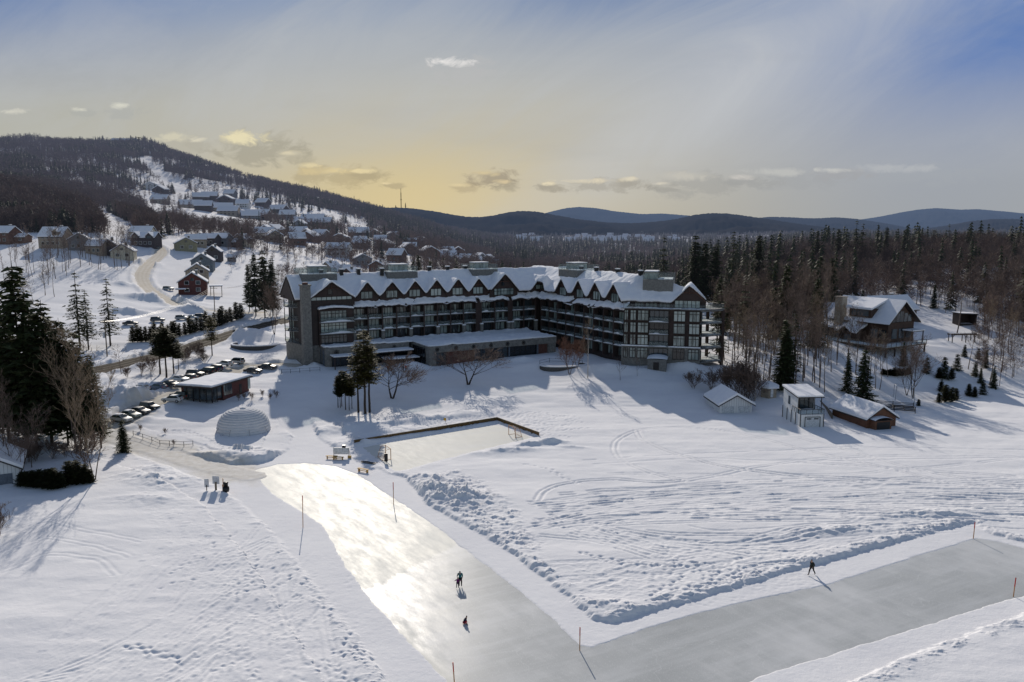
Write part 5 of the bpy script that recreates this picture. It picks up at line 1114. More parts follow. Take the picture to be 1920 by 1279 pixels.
def balcony(p, d, w, z, out, depth, snow=.35, mat='slab', rail=True):
    q = lambda s, z_, o: (p[0]+d[0]*s+out[0]*o, p[1]+d[1]*s+out[1]*o, z_)
    mb = MB(); mb.extr([q(0, z-.22, .02), q(w, z-.22, .02), q(w, z, .02), q(0, z, .02)], (out[0]*depth, out[1]*depth, 0)); bl = hp('balcony', mb, mat)
    if rail:
        g = MB(); g.extr([q(.05, z+.1, depth-.08), q(w-.05, z+.1, depth-.08), q(w-.05, z+1.05, depth-.08), q(.05, z+1.05, depth-.08)], (out[0]*.02, out[1]*.02, 0)); g.build('railing', 'rail', bl)
        t = MB(); t.tube([q(0, z+1.09, depth-.07), q(w, z+1.09, depth-.07)], .035, 4)
        for k in range(3): t.tube([q(.04+(w-.08)*k/2, z, depth-.07), q(.04+(w-.08)*k/2, z+1.09, depth-.07)], .03, 4)
        t.build('handrail', 'metal', bl)
    if snow:
        s_ = MB(); n0 = 9; sd = random.randrange(999); h = np.array([snow*(.25+1.5*max(0, vnoise(np.array([k*.55]), np.array([sd*1.0]), sd)[0]+.35))*math.sin(math.pi*(k+.6)/(n0+.2)) for k in range(n0+1)])
        for k in range(n0):
            a0, a1 = w*k/n0, w*(k+1)/n0
            for (o0, o1, f0, f1) in ((depth*.35, depth*.75, .7, 1), (depth*.75, depth+.04, 1, .55)):
                s_.quad(q(a0, z+.02+h[k]*f0, o0), q(a1, z+.02+h[k+1]*f0, o0), q(a1, z+.02+h[k+1]*f1, o1), q(a0, z+.02+h[k]*f1, o1))
            s_.quad(q(a0, z+.0, depth+.05), q(a1, z+.0, depth+.05), q(a1, z+.02+h[k+1]*.55, depth+.04), q(a0, z+.02+h[k]*.55, depth+.04))
        s_.build('balcony_snow', 'snow', bl, True)
    return bl
posts = MB(); pillars = MB(); fins = MB(); pcaps = MB()
def facade(p0, d, out, length, nb, floors, slabs, post_out=1.45, stone_every=2):
    w = length/nb
    for i in range(nb+1):
        c = (p0[0]+d[0]*w*i, p0[1]+d[1]*w*i); a = (c[0]+out[0]*post_out, c[1]+out[1]*post_out)
        posts.box(a[0]-.16, a[0]+.16, a[1]-.16, a[1]+.16, floors[0][0]-.3, 18.2)
        # party fin between neighbours
        fins.extr([(c[0]-d[0]*.09, c[1]-d[1]*.09, floors[0][0]-.3), (c[0]+d[0]*.09, c[1]+d[1]*.09, floors[0][0]-.3), (c[0]+d[0]*.09, c[1]+d[1]*.09, 18.2), (c[0]-d[0]*.09, c[1]-d[1]*.09, 18.2)], (out[0]*1.25, out[1]*1.25, 0))
        if stone_every and i % stone_every == 0:
            pl = hp('stone_pillar', MB().box(a[0]-.42, a[0]+.42, a[1]-.62, a[1]+.22, 8.6, 11.5), 'stone'); MB().box(a[0]-.45, a[0]+.45, a[1]-.65, a[1]+.25, 11.51, 11.8).build('pillar_snow', 'snow', pl)
    for i in range(nb):
        q = (p0[0]+d[0]*(w*i+.12), p0[1]+d[1]*(w*i+.12)); W_ = w-.24
        for (z0, z1) in floors: window((q[0]+d[0]*.25, q[1]+d[1]*.25), d, W_*.9-.25, z0+.15, z1, out, random.choice(['win', 'win', 'windark']), random.choice([3, 4]))
        for z in slabs: balcony(q, d, W_, z, out, 1.55, random.choice([.25, .4, .5, .3]))
FL = [(9.3, 11.55), (12.1, 14.6), (15.1, 17.6)]
facade((-56.8, 2), (1, 0), (0, -1), 36.6, 9, FL, (12, 15)); facade((-18.6, 2), (1, 0), (0, -1), 9.0, 2, FL, (12, 15)); facade((-8.4, 2), (1, 0), (0, -1), 8.2, 2, FL, (12, 15))
FR = [(6.0, 8.4), (9.1, 11.5), (12.1, 14.6), (15.1, 17.6)]
facade((2, -1.5), (0, -1), (-1, 0), 40.5, 9, FR, (9, 12, 15), stone_every=0)
for x0 in (-20.1, -9.5): posts.box(x0-.1, x0+1.4, .5, 2.0, 8.8, 18.4)
posts.box(-57.4, -56.8, .3, 2.0, 8.8, 18.6)
hp('post', posts, 'brown'); hp('party_wall', fins, 'brownv')
# dormer windows
for xd in DL: window((xd-1.6, 1.22), (1, 0), 3.2, 20.3, 22.2, (0, -1), random.choice(['winpale', 'win']), 3)
window((CG-1.7, 1.28), (1, 0), 3.4, 20.9, 22.2, (0, -1), 'winpale', 2)
for yd in DR: window((1.22, yd+1.6), (0, -1), 3.2, 20.0, 22.2, (-1, 0), 'winpale', 3)
window((BGL-5.4, -.63), (1, 0), 10.8, 19.6, 21.4, (0, -1), 'winpale', 8, .5); window((BGL-.9, -.62), (1, 0), 1.1, 22.0, 23.4, (0, -1), 'windark', 1)
window((BGM-3.2, .38), (1, 0), 6.4, 19.7, 21.6, (0, -1), 'winpale', 6, .6); window((BGM-.9, .38), (1, 0), 1.1, 22.4, 24.2, (0, -1), 'windark', 1)
window((-57, 1.9), (1, 0), 4.4, 19.6, 21.4, (0, -1), 'winpale', 4)
# left pavilion: bay with flat snow cap
b = MB(); b.prism([(-66.6, -1.4), (-57.6, -1.4), (-57.6, 2), (-66.6, 2)], 8.6, 18.2); hp('bay', b, 'brown')
xb = np.arange(-68, -56.0, .25); yb = np.arange(-3.6, 2.2, .25); masked_field('bay_snow', xb, yb, lambda X, Y: 18.35+.75*np.clip(1-((X+62.3)/5.4)**2, 0, 1)**.5+.25*fbm(X/1.5, Y/1.5, 3, 3), .5, lambda X, Y: (X > -66.9) & (X < -57.4) & (Y > -2.6), 'snow', edge=.2)
for (z0, z1) in ((9.2, 11.4), (12.2, 14.6), (15.3, 17.8)):
    window((-66.2, -1.4), (1, 0), 6.9, z0, z1, (0, -1), 'winpale' if z0 > 12 else 'windark', 7, .7)
for z in (12, 15): balcony((-66.6, -1.4), (1, 0), 9.0, z, (0, -1), 1.5, .75)
window((-66.62, .9), (0, -1), 1.6, 15.3, 17.8, (-1, 0), 'windark', 1); window((-66.62, .9), (0, -1), 1.6, 9.2, 14.0, (-1, 0), 'windark', 1)
# left end: stone chimney, glazed balconies
b = MB(); CX = h_x(574, -1.0, 15); b.box(CX-1.0, CX+1.2, -1.9, .4, 3, 24.4); b.box(CX-1.2, CX+1.4, -2.1, .6, 24.4, 24.8); hp('chimney', b, 'stone'); b = MB(); b.box(CX-.5, CX+.7, -1.4, -.2, 24.8, 25.3); hp('chimney_pot', b, 'redbrick')
b = MB(); b.prism([(-69.8, -.7), (-57.2, -.7), (-57.2, 2.0), (-69.8, 2.0)], 8.9, 20.6); hp('wall', b, 'brownv')
b = MB(); b.prism([(-66.4, -.8), (-69.9, -.8), (-70.9, 5.2), (-72.2, 10), (-71, 16), (-60, 16), (-60, 2)], 3, 8.9); hp('stone_base', b, 'stone')
b = MB(); b.prism([(-67.0, 2.2), (-69.2, 5.5), (-70.2, 10), (-69, 15.5), (-60, 15.5), (-60, 2.2)], 8.9, 20.7); hp('wall', b, 'brownv')
for z in (9.0, 12, 15, 18.4):
    e = [(-69.2, 5.6), (-71.4, 7.6), (-72.3, 11), (-71.4, 15.6)]
    bl = MB(); bl.prism(e+[(-69.0, 15.5), (-69.2, 6)], z-.22, z); bo = hp('balcony', bl, 'slab'); g = MB(); r_ = MB()
    for k in range(3):
        (x0, y0), (x1, y1) = e[k], e[k+1]; g.quad((x0, y0, z+.1), (x1, y1, z+.1), (x1, y1, z+1.1), (x0, y0, z+1.1)); r_.tube([(x0, y0, z+1.12), (x1, y1, z+1.12)], .04, 4); r_.tube([(x0, y0, z), (x0, y0, z+3.0)], .10, 4)
    g.build('railing', 'rail', bo); r_.build('handrail', 'metal', bo)
    window((-70.25, 13.5), (.12, -.99), 6.5, z+.3, z+2.7, (-.99, -.12), 'win', 4)
# left roof gable end boards
b = MB(); b.extr([(-72.0, 1.5, 20.4), (-72.0, 16.5, 20.4), (-72.0, 9, 26.0)], (.3, 0, 0)); hp('gable_wall', b, 'brown')
# stone podium
b = MB(); b.prism([(-66.3, -5), (-43.3, -5), (-43.3, 2), (-66.3, 2)], 3, 8.7); b.prism([(-42.4, -16.2), (-3.4, -16.2), (-3.4, 2), (-42.4, 2)], 7.0, 8.75); b.prism([(-66.3, 1.9), (-66.2, 2), (-43, 1.99), (-43, 2.0)], 3, 8.6)
b.prism([(-42.4, -16.2), (-40.4, -16.2), (-40.4, -14), (-42.4, -14)], 3, 7.0); b.prism([(-6, -15.9), (-3.4, -15.9), (-3.4, 2), (-6, 2)], 3, 7.0); hp('podium', b, 'stone')
b = MB(); b.box(-40.4, -6.0, -15.4, 1.9, 3, 6.99); hp('restaurant_wall', b, 'redbrick')
XW = [h_x(p, -16.2, 6) for p in (807, 828, 905, 932, 979, 1007)]
window((-40.3, -15.4), (1, 0), 3.0, 3.6, 6.9, (0, -1), 'windark', 2, .3); window((XW[2]-2, -15.4), (1, 0), 10.0, 3.8, 6.9, (0, -1), 'windark', 6, .55); window((XW[2]+8.6, -15.4), (1, 0), 8.6, 3.8, 6.9, (0, -1), 'windark', 5, .55)
window((-42.42, -5.6), (0, -1), 8.2, 3.6, 8.0, (-1, 0), 'windark', 5, .3)
b = MB()
for x in (XW[2]-2.1, XW[2]+8.3, XW[2]+17.4): b.box(x-.15, x+.15, -16.1, -15.5, 3, 7)
hp('steel_post', b, 'doorgrey')
pm = lambda X, Y: ((X > -42.6) & (X < -3.2) & (Y > -16.4) & (Y < 2)) | ((X > -66.5) & (X < -42) & (Y > -5.2) & (Y < 2))
masked_field('podium_snow', np.arange(-67, -2, .3), np.arange(-17, 2.2, .3), lambda X, Y: 9.15+.42*fbm(X/3, Y/3, 4, 55)+.18*fbm(X/.9, Y/.9, 2, 56)+.4*np.exp(-((Y-.2)/1.2)**2)*(.5+fbm(X/1.5, Y/1.5, 2, 4)), .44, pm, 'snow', edge=.12)
# snowflake ornaments on the stone band
def flake(p, d, out, z, r):
    mb = MB()
    for k in range(4):
        a = math.pi*k/4; dx, dz = math.cos(a)*r, math.sin(a)*r; o = .12
        mb.tube([(p[0]-d[0]*dx+out[0]*o, p[1]-d[1]*dx+out[1]*o, z-dz), (p[0]+d[0]*dx+out[0]*o, p[1]+d[1]*dx+out[1]*o, z+dz)], .055, 4)
        for sg in (-1, 1):
            for a2 in (-.6, .6):
                q0 = (p[0]+d[0]*dx*sg*.55+out[0]*o, p[1]+d[1]*dx*sg*.55+out[1]*o, z+dz*sg*.55); ex = math.cos(a+a2)*r*.4*sg; ez = math.sin(a+a2)*r*.4*sg
                mb.tube([q0, (q0[0]+d[0]*ex, q0[1]+d[1]*ex, q0[2]+ez)], .04, 3)
    hp('snowflake_ornament', mb, 'black')
for p_ in (819.5, 855, 888, 920.5, 951.5, 981.5): flake((h_x(p_, -16.2, 7.9), -16.2), (1, 0), (0, -1), 7.85, .62)
flake((h_x(631, -5, 7.5), -5), (1, 0), (0, -1), 7.4, .7); flake((h_x(739, -5, 7.9), -5), (1, 0), (0, -1), 7.6, .6)
# garage doors on the left face, service openings, entrance canopy
for (y0, w_) in ((1.2, 2.6), (-2.9, 1.3)):
    b = MB(); b.box(-66.42, -66.28, y0-w_, y0, 3.2, 7.9); dd = hp('garage_door', b, 'doorgrey'); b = MB()
    for z in (4.4, 5.6, 6.8): b.box(-66.46, -66.41, y0-w_, y0, z-.05, z+.05)
    b.build('door_panel_joint', 'metal', dd)
b = MB(); b.box(-66.45, -66.3, -5.0, -4.9, 3, 3.1); 
window((-64.6, -5), (1, 0), 8.5, 3.4, 6.3, (0, -1), 'windark', 4); window((-54.5, -5), (1, 0), 10.6, 3.4, 6.6, (0, -1), 'windark', 6)
b = MB(); b.box(-65.0, -56.0, -8.4, -5.0, 6.45, 6.65); b.box(-54.8, -43.8, -9.0, -5.0, 6.9, 7.1); b.box(-52, -43.0, -11.2, -7.5, 5.2, 5.35)
for x in (-64.8, -56.3, -54.4, -44.2): b.box(x-.12, x+.12, -8.3, -8.05, 3, 6.5)
hp('canopy', b, 'brown'); b = MB(); b.box(-65.1, -55.9, -8.5, -5.05, 6.66, 6.95); b.box(-54.9, -43.7, -9.1, -5.05, 7.11, 7.42); b.box(-52.1, -42.9, -11.3, -7.45, 5.36, 5.62); hp('canopy_snow', b, 'snow')
# ---- right-hand glass pavilion
D2 = (.7071, -.7071); N2 = (-.7071, -.7071)
b = MB(); b.prism([(2.0, -40.6), (.45, -42.15), (13.75, -55.45), (15.3, -53.9)], 3, 18.85); hp('pavilion_wall', b, 'brown')
zf = [(6.4, 9.0), (9.75, 12.3), (12.85, 15.4), (15.95, 18.5)]
b = MB(); b.prism([sl(-.5, .12), sl(19.1, .12), sl(19.1, -.6), sl(-.5, -.6)], 3, 9.35); hp('stone_base', b, 'stone')
for fi, (z0, z1) in enumerate(zf):
    o = .16 if fi == 0 else -.14
    for (s0, s1, m) in ((.1, 1.0, 'win'), (1.6, 3.0, 'win'), (3.5, 6.1, 'winpale'), (12.4, 15.2, 'winpale'), (16.2, 18.7, 'winpale')):
        window(sl(s0, o), D2, s1-s0, z0, z1, N2, m if fi else 'win', 2 if s1-s0 < 1.5 else 3, .72)
    window(sl(6.5, o-.0), D2, 4.6, z0, z1, N2, 'windark', 4)
    if fi: balcony(sl(6.4, -.13), D2, 4.8, z0-.15, N2, 1.1, .4)
for z in (9.4,):
    mb = MB(); mb.prism([sl(-.6, .35), sl(19.2, .35), sl(19.2, .1), sl(-.6, .1)], z, z+.28); hp('ledge_snow', mb, 'snow')
# corner balconies, open to the light behind
for z in (5.9, 9.35, 12.5, 15.6, 18.75):
    mb = MB(); mb.prism([(13.4, -56.3), (20.8, -56.3), (21.4, -50), (17.0, -46.5), (14.4, -52)], z-.28, z); bo = hp('balcony', mb, 'slab')
    if z < 18:
        g = MB(); r_ = MB(); e = [(13.6, -56.2), (20.7, -56.2), (21.3, -50), (17.2, -46.4)]
        for k in range(3):
            (x0, y0), (x1, y1) = e[k], e[k+1]; g.quad((x0, y0, z+.1), (x1, y1, z+.1), (x1, y1, z+1.1), (x0, y0, z+1.1)); r_.tube([(x0, y0, z+1.12), (x1, y1, z+1.12)], .04, 4)
            for j in range(5): t = j/4; r_.tube([(x0+(x1-x0)*t, y0+(y1-y0)*t, z), (x0+(x1-x0)*t, y0+(y1-y0)*t, z+1.12)], .03, 4)
        g.build('railing', 'rail', bo); r_.build('handrail', 'metal', bo)
        s_ = MB(); s_.prism([(15.6, -56.0), (20.4, -56.0), (21.0, -50.3), (17.6, -48)], z+.01, z+.16); s_.build('balcony_snow', 'snow', bo)
        window((14.6, -55.0), (.42, .907), 4.6, z+.4, z+2.7, (.907, -.42), 'winpale', 3)
b = MB(); b.box(20.3, 21.0, -56.4, -55.8, 3, 18.6); b.box(20.7, 21.3, -50.6, -50, 3, 18.6); hp('corner_column', b, 'brown')
# terrace on top
mb = MB(); mb.prism([sl(-.9, .3), sl(19.6, .3), (20.9, -56.4), (21.4, -50), (17.2, -46), (3, -40)], 18.86, 19.04); bo = hp('terrace', mb, 'slab')
g = MB(); r_ = MB(); e = [sl(-.2, .15), sl(19.2, .15), (20.8, -56.2), (21.3, -50)]
for k in range(3):
    (x0, y0), (x1, y1) = e[k], e[k+1]; g.quad((x0, y0, 19.25), (x1, y1, 19.25), (x1, y1, 20.2), (x0, y0, 20.2)); r_.tube([(x0, y0, 20.2), (x1, y1, 20.2)], .035, 4)
    for j in range(9): t = j/8; r_.tube([(x0+(x1-x0)*t, y0+(y1-y0)*t, 19), (x0+(x1-x0)*t, y0+(y1-y0)*t, 20.2)], .03, 4)
g.build('railing', 'rail', bo); r_.build('handrail', 'metal', bo)
masked_field('terrace_snow', np.arange(-2, 22.5, .22), np.arange(-58, -38, .22), lambda X, Y: 19.2+.3*fbm(X/1.4, Y/1.4, 3, 8), .22, lambda X, Y: ((-.7071*X-.7071*Y) < 30.05+.15) & ((-.7071*X-.7071*Y) > 28.0) & (Y > -56.3) & (X < 20.9) & (X > -.5) & ((X*.7071-(Y+42.5)*.7071) < 21), 'snow', edge=.06)
for s0, s1 in ((2.4, 4.6), (5.1, 8.0), (8.6, 11.2), (12.4, 18.6)): window(sl(s0, -2.32 if s0 > 12 else -2.52), D2, s1-s0, 19.15, 21.0, N2, 'winpale', 3 if s0 < 12 else 6, 0)
b = MB(); b.prism([sl(.5, -2.55), sl(20, -2.55), sl(20, -4), sl(.5, -4)], 18.95, 21.25); hp('penthouse_wall', b, 'brown')
b = MB(); b.prism([(2.4, -46.0), (5.2, -48.8), (6.4, -47.6), (3.6, -44.8)], 3, 6.4); 
# small stone hut by the pavilion foot
# ---- rooftop stone terraces
def rooftop(cx, cy, ang, w=8.6, d=7.5, zb=22.0, zt=26.9):
    t = Matrix.Rotation(ang, 3, 'Z'); T = lambda x, y, z: (cx+(t @ Vector((x, y, 0))).x, cy+(t @ Vector((x, y, 0))).y, z)
    b = MB(); b.box(-w/2, w/2, -d/2, d/2, zb, zt, 0, T); b.box(-1.4, 3.2, .4, d/2-.2, zt, zt+1.7, 1, T); b.box(-1.7, 3.5, .1, d/2, zt+1.7, zt+1.85, 0, T); o = hp('rooftop_terrace', b, ['concrete', 'winpale'])
    g = MB(); r_ = MB(); c = [(-w/2, -d/2), (w/2, -d/2), (w/2, d/2), (-w/2, d/2)]
    for k in range(4):
        (x0, y0), (x1, y1) = c[k], c[(k+1) % 4]; g.quad(T(x0, y0, zt+.08), T(x1, y1, zt+.08), T(x1, y1, zt+1.5), T(x0, y0, zt+1.5)); r_.tube([T(x0, y0, zt+1.52), T(x1, y1, zt+1.52)], .04, 4)
        for j in range(6): q = j/6; r_.tube([T(x0+(x1-x0)*q, y0+(y1-y0)*q, zt), T(x0+(x1-x0)*q, y0+(y1-y0)*q, zt+1.5)], .035, 4)
    g.build('railing', 'rail', o); r_.build('handrail', 'slab', o); s_ = MB(); s_.box(-w/2+.2, w/2-.2, -d/2+.2, 0, zt+.01, zt+.25, 0, T); s_.box(-1.5, 3.3, .3, d/2-.1, zt+1.86, zt+2.1, 0, T); s_.build('terrace_snow', 'snow', o)
rooftop(-64, 9.5, .0, 9.5); rooftop(-40.5, 9.5, 0, 9.0); rooftop(-14.5, 9.5, 0, 8.4); rooftop(9.5, -8.0, 0, 8.0, 9.5, 22, 26.9); rooftop(11.4, -42.2, math.pi/4, 7.6, 7.6, 20.5, 26.0)
# roof vents
for (px_, y_) in ((602, 8), (640, 8), (672, 8), (716, 7), (805, 9), (839, 9), (872, 9)):
    b = MB(); x_ = h_x(px_, y_, 27); b.box(x_-.45, x_+.45, y_-.4, y_+.4, 26.0, 27.7); b.box(x_-.6, x_+.6, y_-.55, y_+.55, 27.7, 27.9); o = hp('roof_vent', b, 'black'); s_ = MB(); s_.box(x_-.55, x_+.55, y_-.5, y_+.5, 27.91, 28.15); s_.build('vent_snow', 'snow', o)
for (px_, x_) in ((1090, 9), (1118, 9), (1158, 9), (1201, 9)):
    y_ = h_y(px_, x_, 27); b = MB(); b.box(x_-.45, x_+.45, y_-.4, y_+.4, 26.0, 27.7); b.box(x_-.6, x_+.6, y_-.55, y_+.55, 27.7, 27.9); o = hp('roof_vent', b, 'black'); s_ = MB(); s_.box(x_-.55, x_+.55, y_-.5, y_+.5, 27.91, 28.15); s_.build('vent_snow', 'snow', o)
# small stone hut at the pavilion foot
x, y, z = G(1232, 694, 120); o = empty('stone_hut', (x, y, z), R(-14), 'small stone hut with dark door and round snow cap below the glass pavilion', 'hut')
b = MB(); b.box(-2.3, 2.3, -1.2, 4.5, -.5, 2.6); hp('wall', b, 'concrete', o); b = MB(); b.box(-.9, .5, -1.28, -1.15, 0, 1.9); hp('door', b, 'black', o)
b = MB(); b.grid(np.linspace(-2.5, 2.5, 12), np.linspace(-1.4, 4.6, 12), lambda X, Y: 2.65+.75*np.clip(1-(X/2.6)**2, 0, 1)**.6*np.clip(1-((Y-1.6)/3.1)**2, 0, 1)**.5); hp('snow_cap', b, 'snow', o, True)
# curved plunge pool wall and the round retaining wall
def arcwall(name, px, py, rx, ry, h, a0, a1, mat, label, cat, cap=True, th=.5, ymin=120, rot=0):
    x, y, z = G(px, py, ymin); o = empty(name, (x, y, z), rot, label, cat); b = MB(); n = 26; s_ = MB()
    for i in range(n):
        t0 = a0+(a1-a0)*i/n; t1 = a0+(a1-a0)*(i+1)/n
        p = [(rx*math.cos(t0), ry*math.sin(t0)), (rx*math.cos(t1), ry*math.sin(t1)), ((rx-th)*math.cos(t1), (ry-th)*math.sin(t1)), ((rx-th)*math.cos(t0), (ry-th)*math.sin(t0))]
        b.prism(p, -1.5, h); s_.prism(p, h+.005, h+.3)
    b.build('wall', mat, o); 
    if cap: s_.build('snow_cap', 'snow', o)
    return o
arcwall('pool_wall', 1058, 690, 6.5, 3.6, .7, R(150), R(400), 'darkstone', 'low curved pool wall with railing beside the reddish twiggy trees', 'wall', rot=R(15))
arcwall('retaining_wall', 487, 650, 8.0, 6.0, .9, R(150), R(380), 'darkstone', 'round dark retaining wall packed with snow left of the hotel', 'wall', rot=R(10))
# ================================================================ houses
def gabled(name, px, py, Yv, w, d, wh, rise, rz, wallm, label, group=None, cat='house', nwin=3, extras=(), sn=.45, over=.6, chim=True, gable_win=True, zoff=0, pos=None):
    """front (-y side) is the gable end when front_gable in extras, else the eaves side"""
    if pos: X, Y = pos
    else:
        X = (px-960)/F*Yv; Y = Yv; k_ = 1.0 if Yv > 850 else (.85 if Yv > 480 else (.70 if Yv > 360 else .84)); w, d, wh, rise = w*k_, d*k_, wh*k_**.7, rise*k_; sn = sn*.9; over = over*k_
    z = float(hbase(X, Y))+.2+zoff if Y > 250 else gz(X, Y)+zoff
    if Y > 250 and py:      # trust the ground; the pixel only fixes the column
        pass
    o = empty(name, (X, Y, z), rz, label, cat, group); gab = 'gable' in extras
    if gab: T = lambda x, y, zz: (y, -x, zz)    # ridge runs front to back
    else: T = lambda x, y, zz: (x, y, zz)
    W2, D2_ = (w/2, d/2) if not gab else (d/2, w/2)
    b = MB(); L, Dp = W2, D2_
    # ridge along local x, spans Dp either side
    pts = [(-L, -Dp, -2.5), (-L, Dp, -2.5), (-L, Dp, wh), (-L, 0, wh+rise), (-L, -Dp, wh)]
    b.extr([T(*p) for p in pts], T(2*L, 0, 0)); b.build('wall', wallm, o)
    def slabm(t0, t1, ov, noise_=0):
        mb = MB(); e = Dp+ov; sl_ = rise/Dp; zE = wh-sl_*ov
        n = 10 if noise_ else 1; xs_ = np.linspace(-L-ov, L+ov, n+1)
        for sg in (-1, 1):
            for k in range(n):
                x0, x1 = xs_[k], xs_[k+1]; f0 = f1 = 0
                mb.v += [T(x0, sg*e, zE+t0), T(x1, sg*e, zE+t0), T(x1, 0, wh+rise+t0), T(x0, 0, wh+rise+t0), T(x0, sg*e, zE+t1), T(x1, sg*e, zE+t1), T(x1, 0, wh+rise+t1*1.1), T(x0, 0, wh+rise+t1*1.1)]
                m = len(mb.v)-8
                for f in ((0, 1, 2, 3), (4, 5, 6, 7), (0, 1, 5, 4), (2, 3, 7, 6), (0, 3, 7, 4), (1, 2, 6, 5)): mb.f.append(tuple(m+i for i in f)); mb.m.append(0)
        return mb
    slabm(-.05, .16, over).build('roof', 'darkroof', o); slabm(.17, .17+sn, over-.06).build('roof_snow', 'snow', o)
    # windows on the lake-facing side
    fy = -Dp if not gab else None; k = max(1, nwin)
    def win(x, zz, ww, hh):
        wb = MB()
        if not gab: wb.box(x-ww/2, x+ww/2, -Dp-.07, -Dp-.01, zz, zz+hh)
        else: wb.box(x-ww/2, x+ww/2, -L-.07, -L-.01, zz, zz+hh)
        return wb
    span = (L if not gab else Dp)*1.6
    fl = 2 if wh > 4.4 else 1
    for f_ in range(fl):
        for i in range(k):
            x = -span/2+span*(i+.5)/k; wo = win(x, .9+f_*2.8, min(1.5, span/k*.55), 1.35).build('window', 'winhouse', o)
            if Y < 480: fr = win(x, .9+f_*2.8-.1, min(1.5, span/k*.55)+.22, 1.55); fr.v = [(v[0], v[1]+.05, v[2]) for v in fr.v]; fr.build('window_frame', 'whitepaint', wo)
    if gab and gable_win: win(0, wh+rise*.15, 1.3, 1.1).build('window', 'winhouse', o)
    if chim: cb = MB(); cx = L*.4; p = T(cx, Dp*.3, 0); cb.box(p[0]-.45, p[0]+.45, p[1]-.45, p[1]+.45, wh, wh+rise+1.0); c_ = cb.build('chimney', 'concrete', o); cb = MB(); cb.box(p[0]-.5, p[0]+.5, p[1]-.5, p[1]+.5, wh+rise+1.01, wh+rise+1.25); cb.build('chimney_snow', 'snow', c_)
    return o
def dormer(o, x, y, w, d, zb, h, rise, mat, snow=True, win=True):
    b = MB(); b.extr([(x-w/2, y, zb), (x+w/2, y, zb), (x+w/2, y, zb+h), (x, y, zb+h+rise), (x-w/2, y, zb+h)], (0, d, 0)); dm = b.build('dormer', mat, o)
    for sg in (-1, 1):
        s_ = MB(); e = w/2+.35; ze = zb+h-.35*rise/(w/2); s_.extr([(x, y-.4, zb+h+rise+.05), (x+sg*e, y-.4, ze+.05), (x+sg*e, y-.4, ze+.45), (x, y-.4, zb+h+rise+.5)], (0, d+.4, 0)); s_.build('roof_snow', 'snow', dm)
    if win: s_ = MB(); s_.box(x-w*.28, x+w*.28, y-.06, y-.01, zb+.3, zb+h); s_.build('window', 'winhouse', dm)
def hmat(name, c): M[name] = plain(name, c, .8, scale=1.5, haze=True); return name
hmat('h_brown', (.12, .065, .045)); hmat('h_tan', (.30, .25, .19)); hmat('h_grey', (.17, .18, .19)); hmat('h_cream', (.52, .48, .38)); hmat('h_yellow', (.24, .225, .14)); hmat('h_dark', (.06, .05, .05)); hmat('h_white', (.60, .60, .58)); hmat('h_green', (.20, .23, .18)); hmat('h_rust', (.13, .065, .045)); hmat('h_bluegrey', (.13, .155, .175))
o = gabled('house', 362, 540, 318, 12.5, 9, 5.2, 4.2, R(18), 'red', 'dark red chalet with covered porch beside the curving village road', extras=('gable',), nwin=2)
b = MB(); b.box(6.2, 11.0, -3.6, 2, 2.6, 2.8); b.build('porch_roof', 'fascia', o); b = MB(); b.box(6.1, 11.2, -3.8, 2, 2.81, 3.15); b.build('porch_snow', 'snow', o); b = MB()
for x in (6.6, 10.8): b.box(x-.12, x+.12, -3.5, -3.2, -1.5, 2.6)
b.build('porch_post', 'fascia', o)
b = MB(); b.box(-6.0, -2.4, -7.2, -4.4, 1.9, 2.05); b.build('porch_roof', 'fascia', o); b = MB(); b.box(-6.1, -2.3, -7.3, -4.4, 2.06, 2.4); b.build('porch_snow', 'snow', o)
gabled('house', 371, 505, 345, 11, 9, 5.0, 3.6, R(20), 'h_tan', 'tan chalet right behind the dark red chalet', extras=('gable',), nwin=2)
gabled('house', 383, 490, 372, 13.5, 10, 5.6, 4.4, R(12), 'h_bluegrey', 'tall blue grey gabled house above the dark red chalet', extras=('gable',), nwin=3)
gabled('house', 404, 478, 400, 11, 9, 5.4, 4.2, R(8), 'h_dark', 'black gabled house right of the blue grey one', extras=('gable',), nwin=2)
gabled('house', 352, 462, 415, 15, 10, 4.4, 4.0, R(28), 'h_yellow', 'olive yellow house at the top of the curving village road', extras=('gable',), nwin=2)
gabled('house', 372, 455, 432, 15, 9, 4.6, 3.2, R(20), 'h_tan', 'tan house with broad roof behind the olive yellow one', nwin=4)
gabled('house', 395, 452, 445, 16, 10, 4.6, 3.0, R(-8), 'h_dark', 'dark house with long snowy roof behind the black gabled one', nwin=4)
gabled('house', 420, 455, 452, 14, 9, 5.2, 3.4, R(-14), 'h_grey', 'grey house with steep gables right of the dark long roofed one', nwin=3)
gabled('house', 458, 462, 470, 15, 9, 4.6, 4.2, R(-30), 'h_cream', 'cream gabled house with dark attached garage', extras=('gable',), nwin=2)
gabled('garage', 441, 463, 455, 9, 7, 3.2, 2.4, R(-15), 'h_brown', 'low brown garage left of the cream gabled house', cat='garage', nwin=2, chim=False)
gabled('garden_shed', 437, 492, 405, 5.5, 4.5, 2.4, 1.6, R(8), 'h_grey', 'small grey shed below the cream gabled house', cat='shed', nwin=1, chim=False)
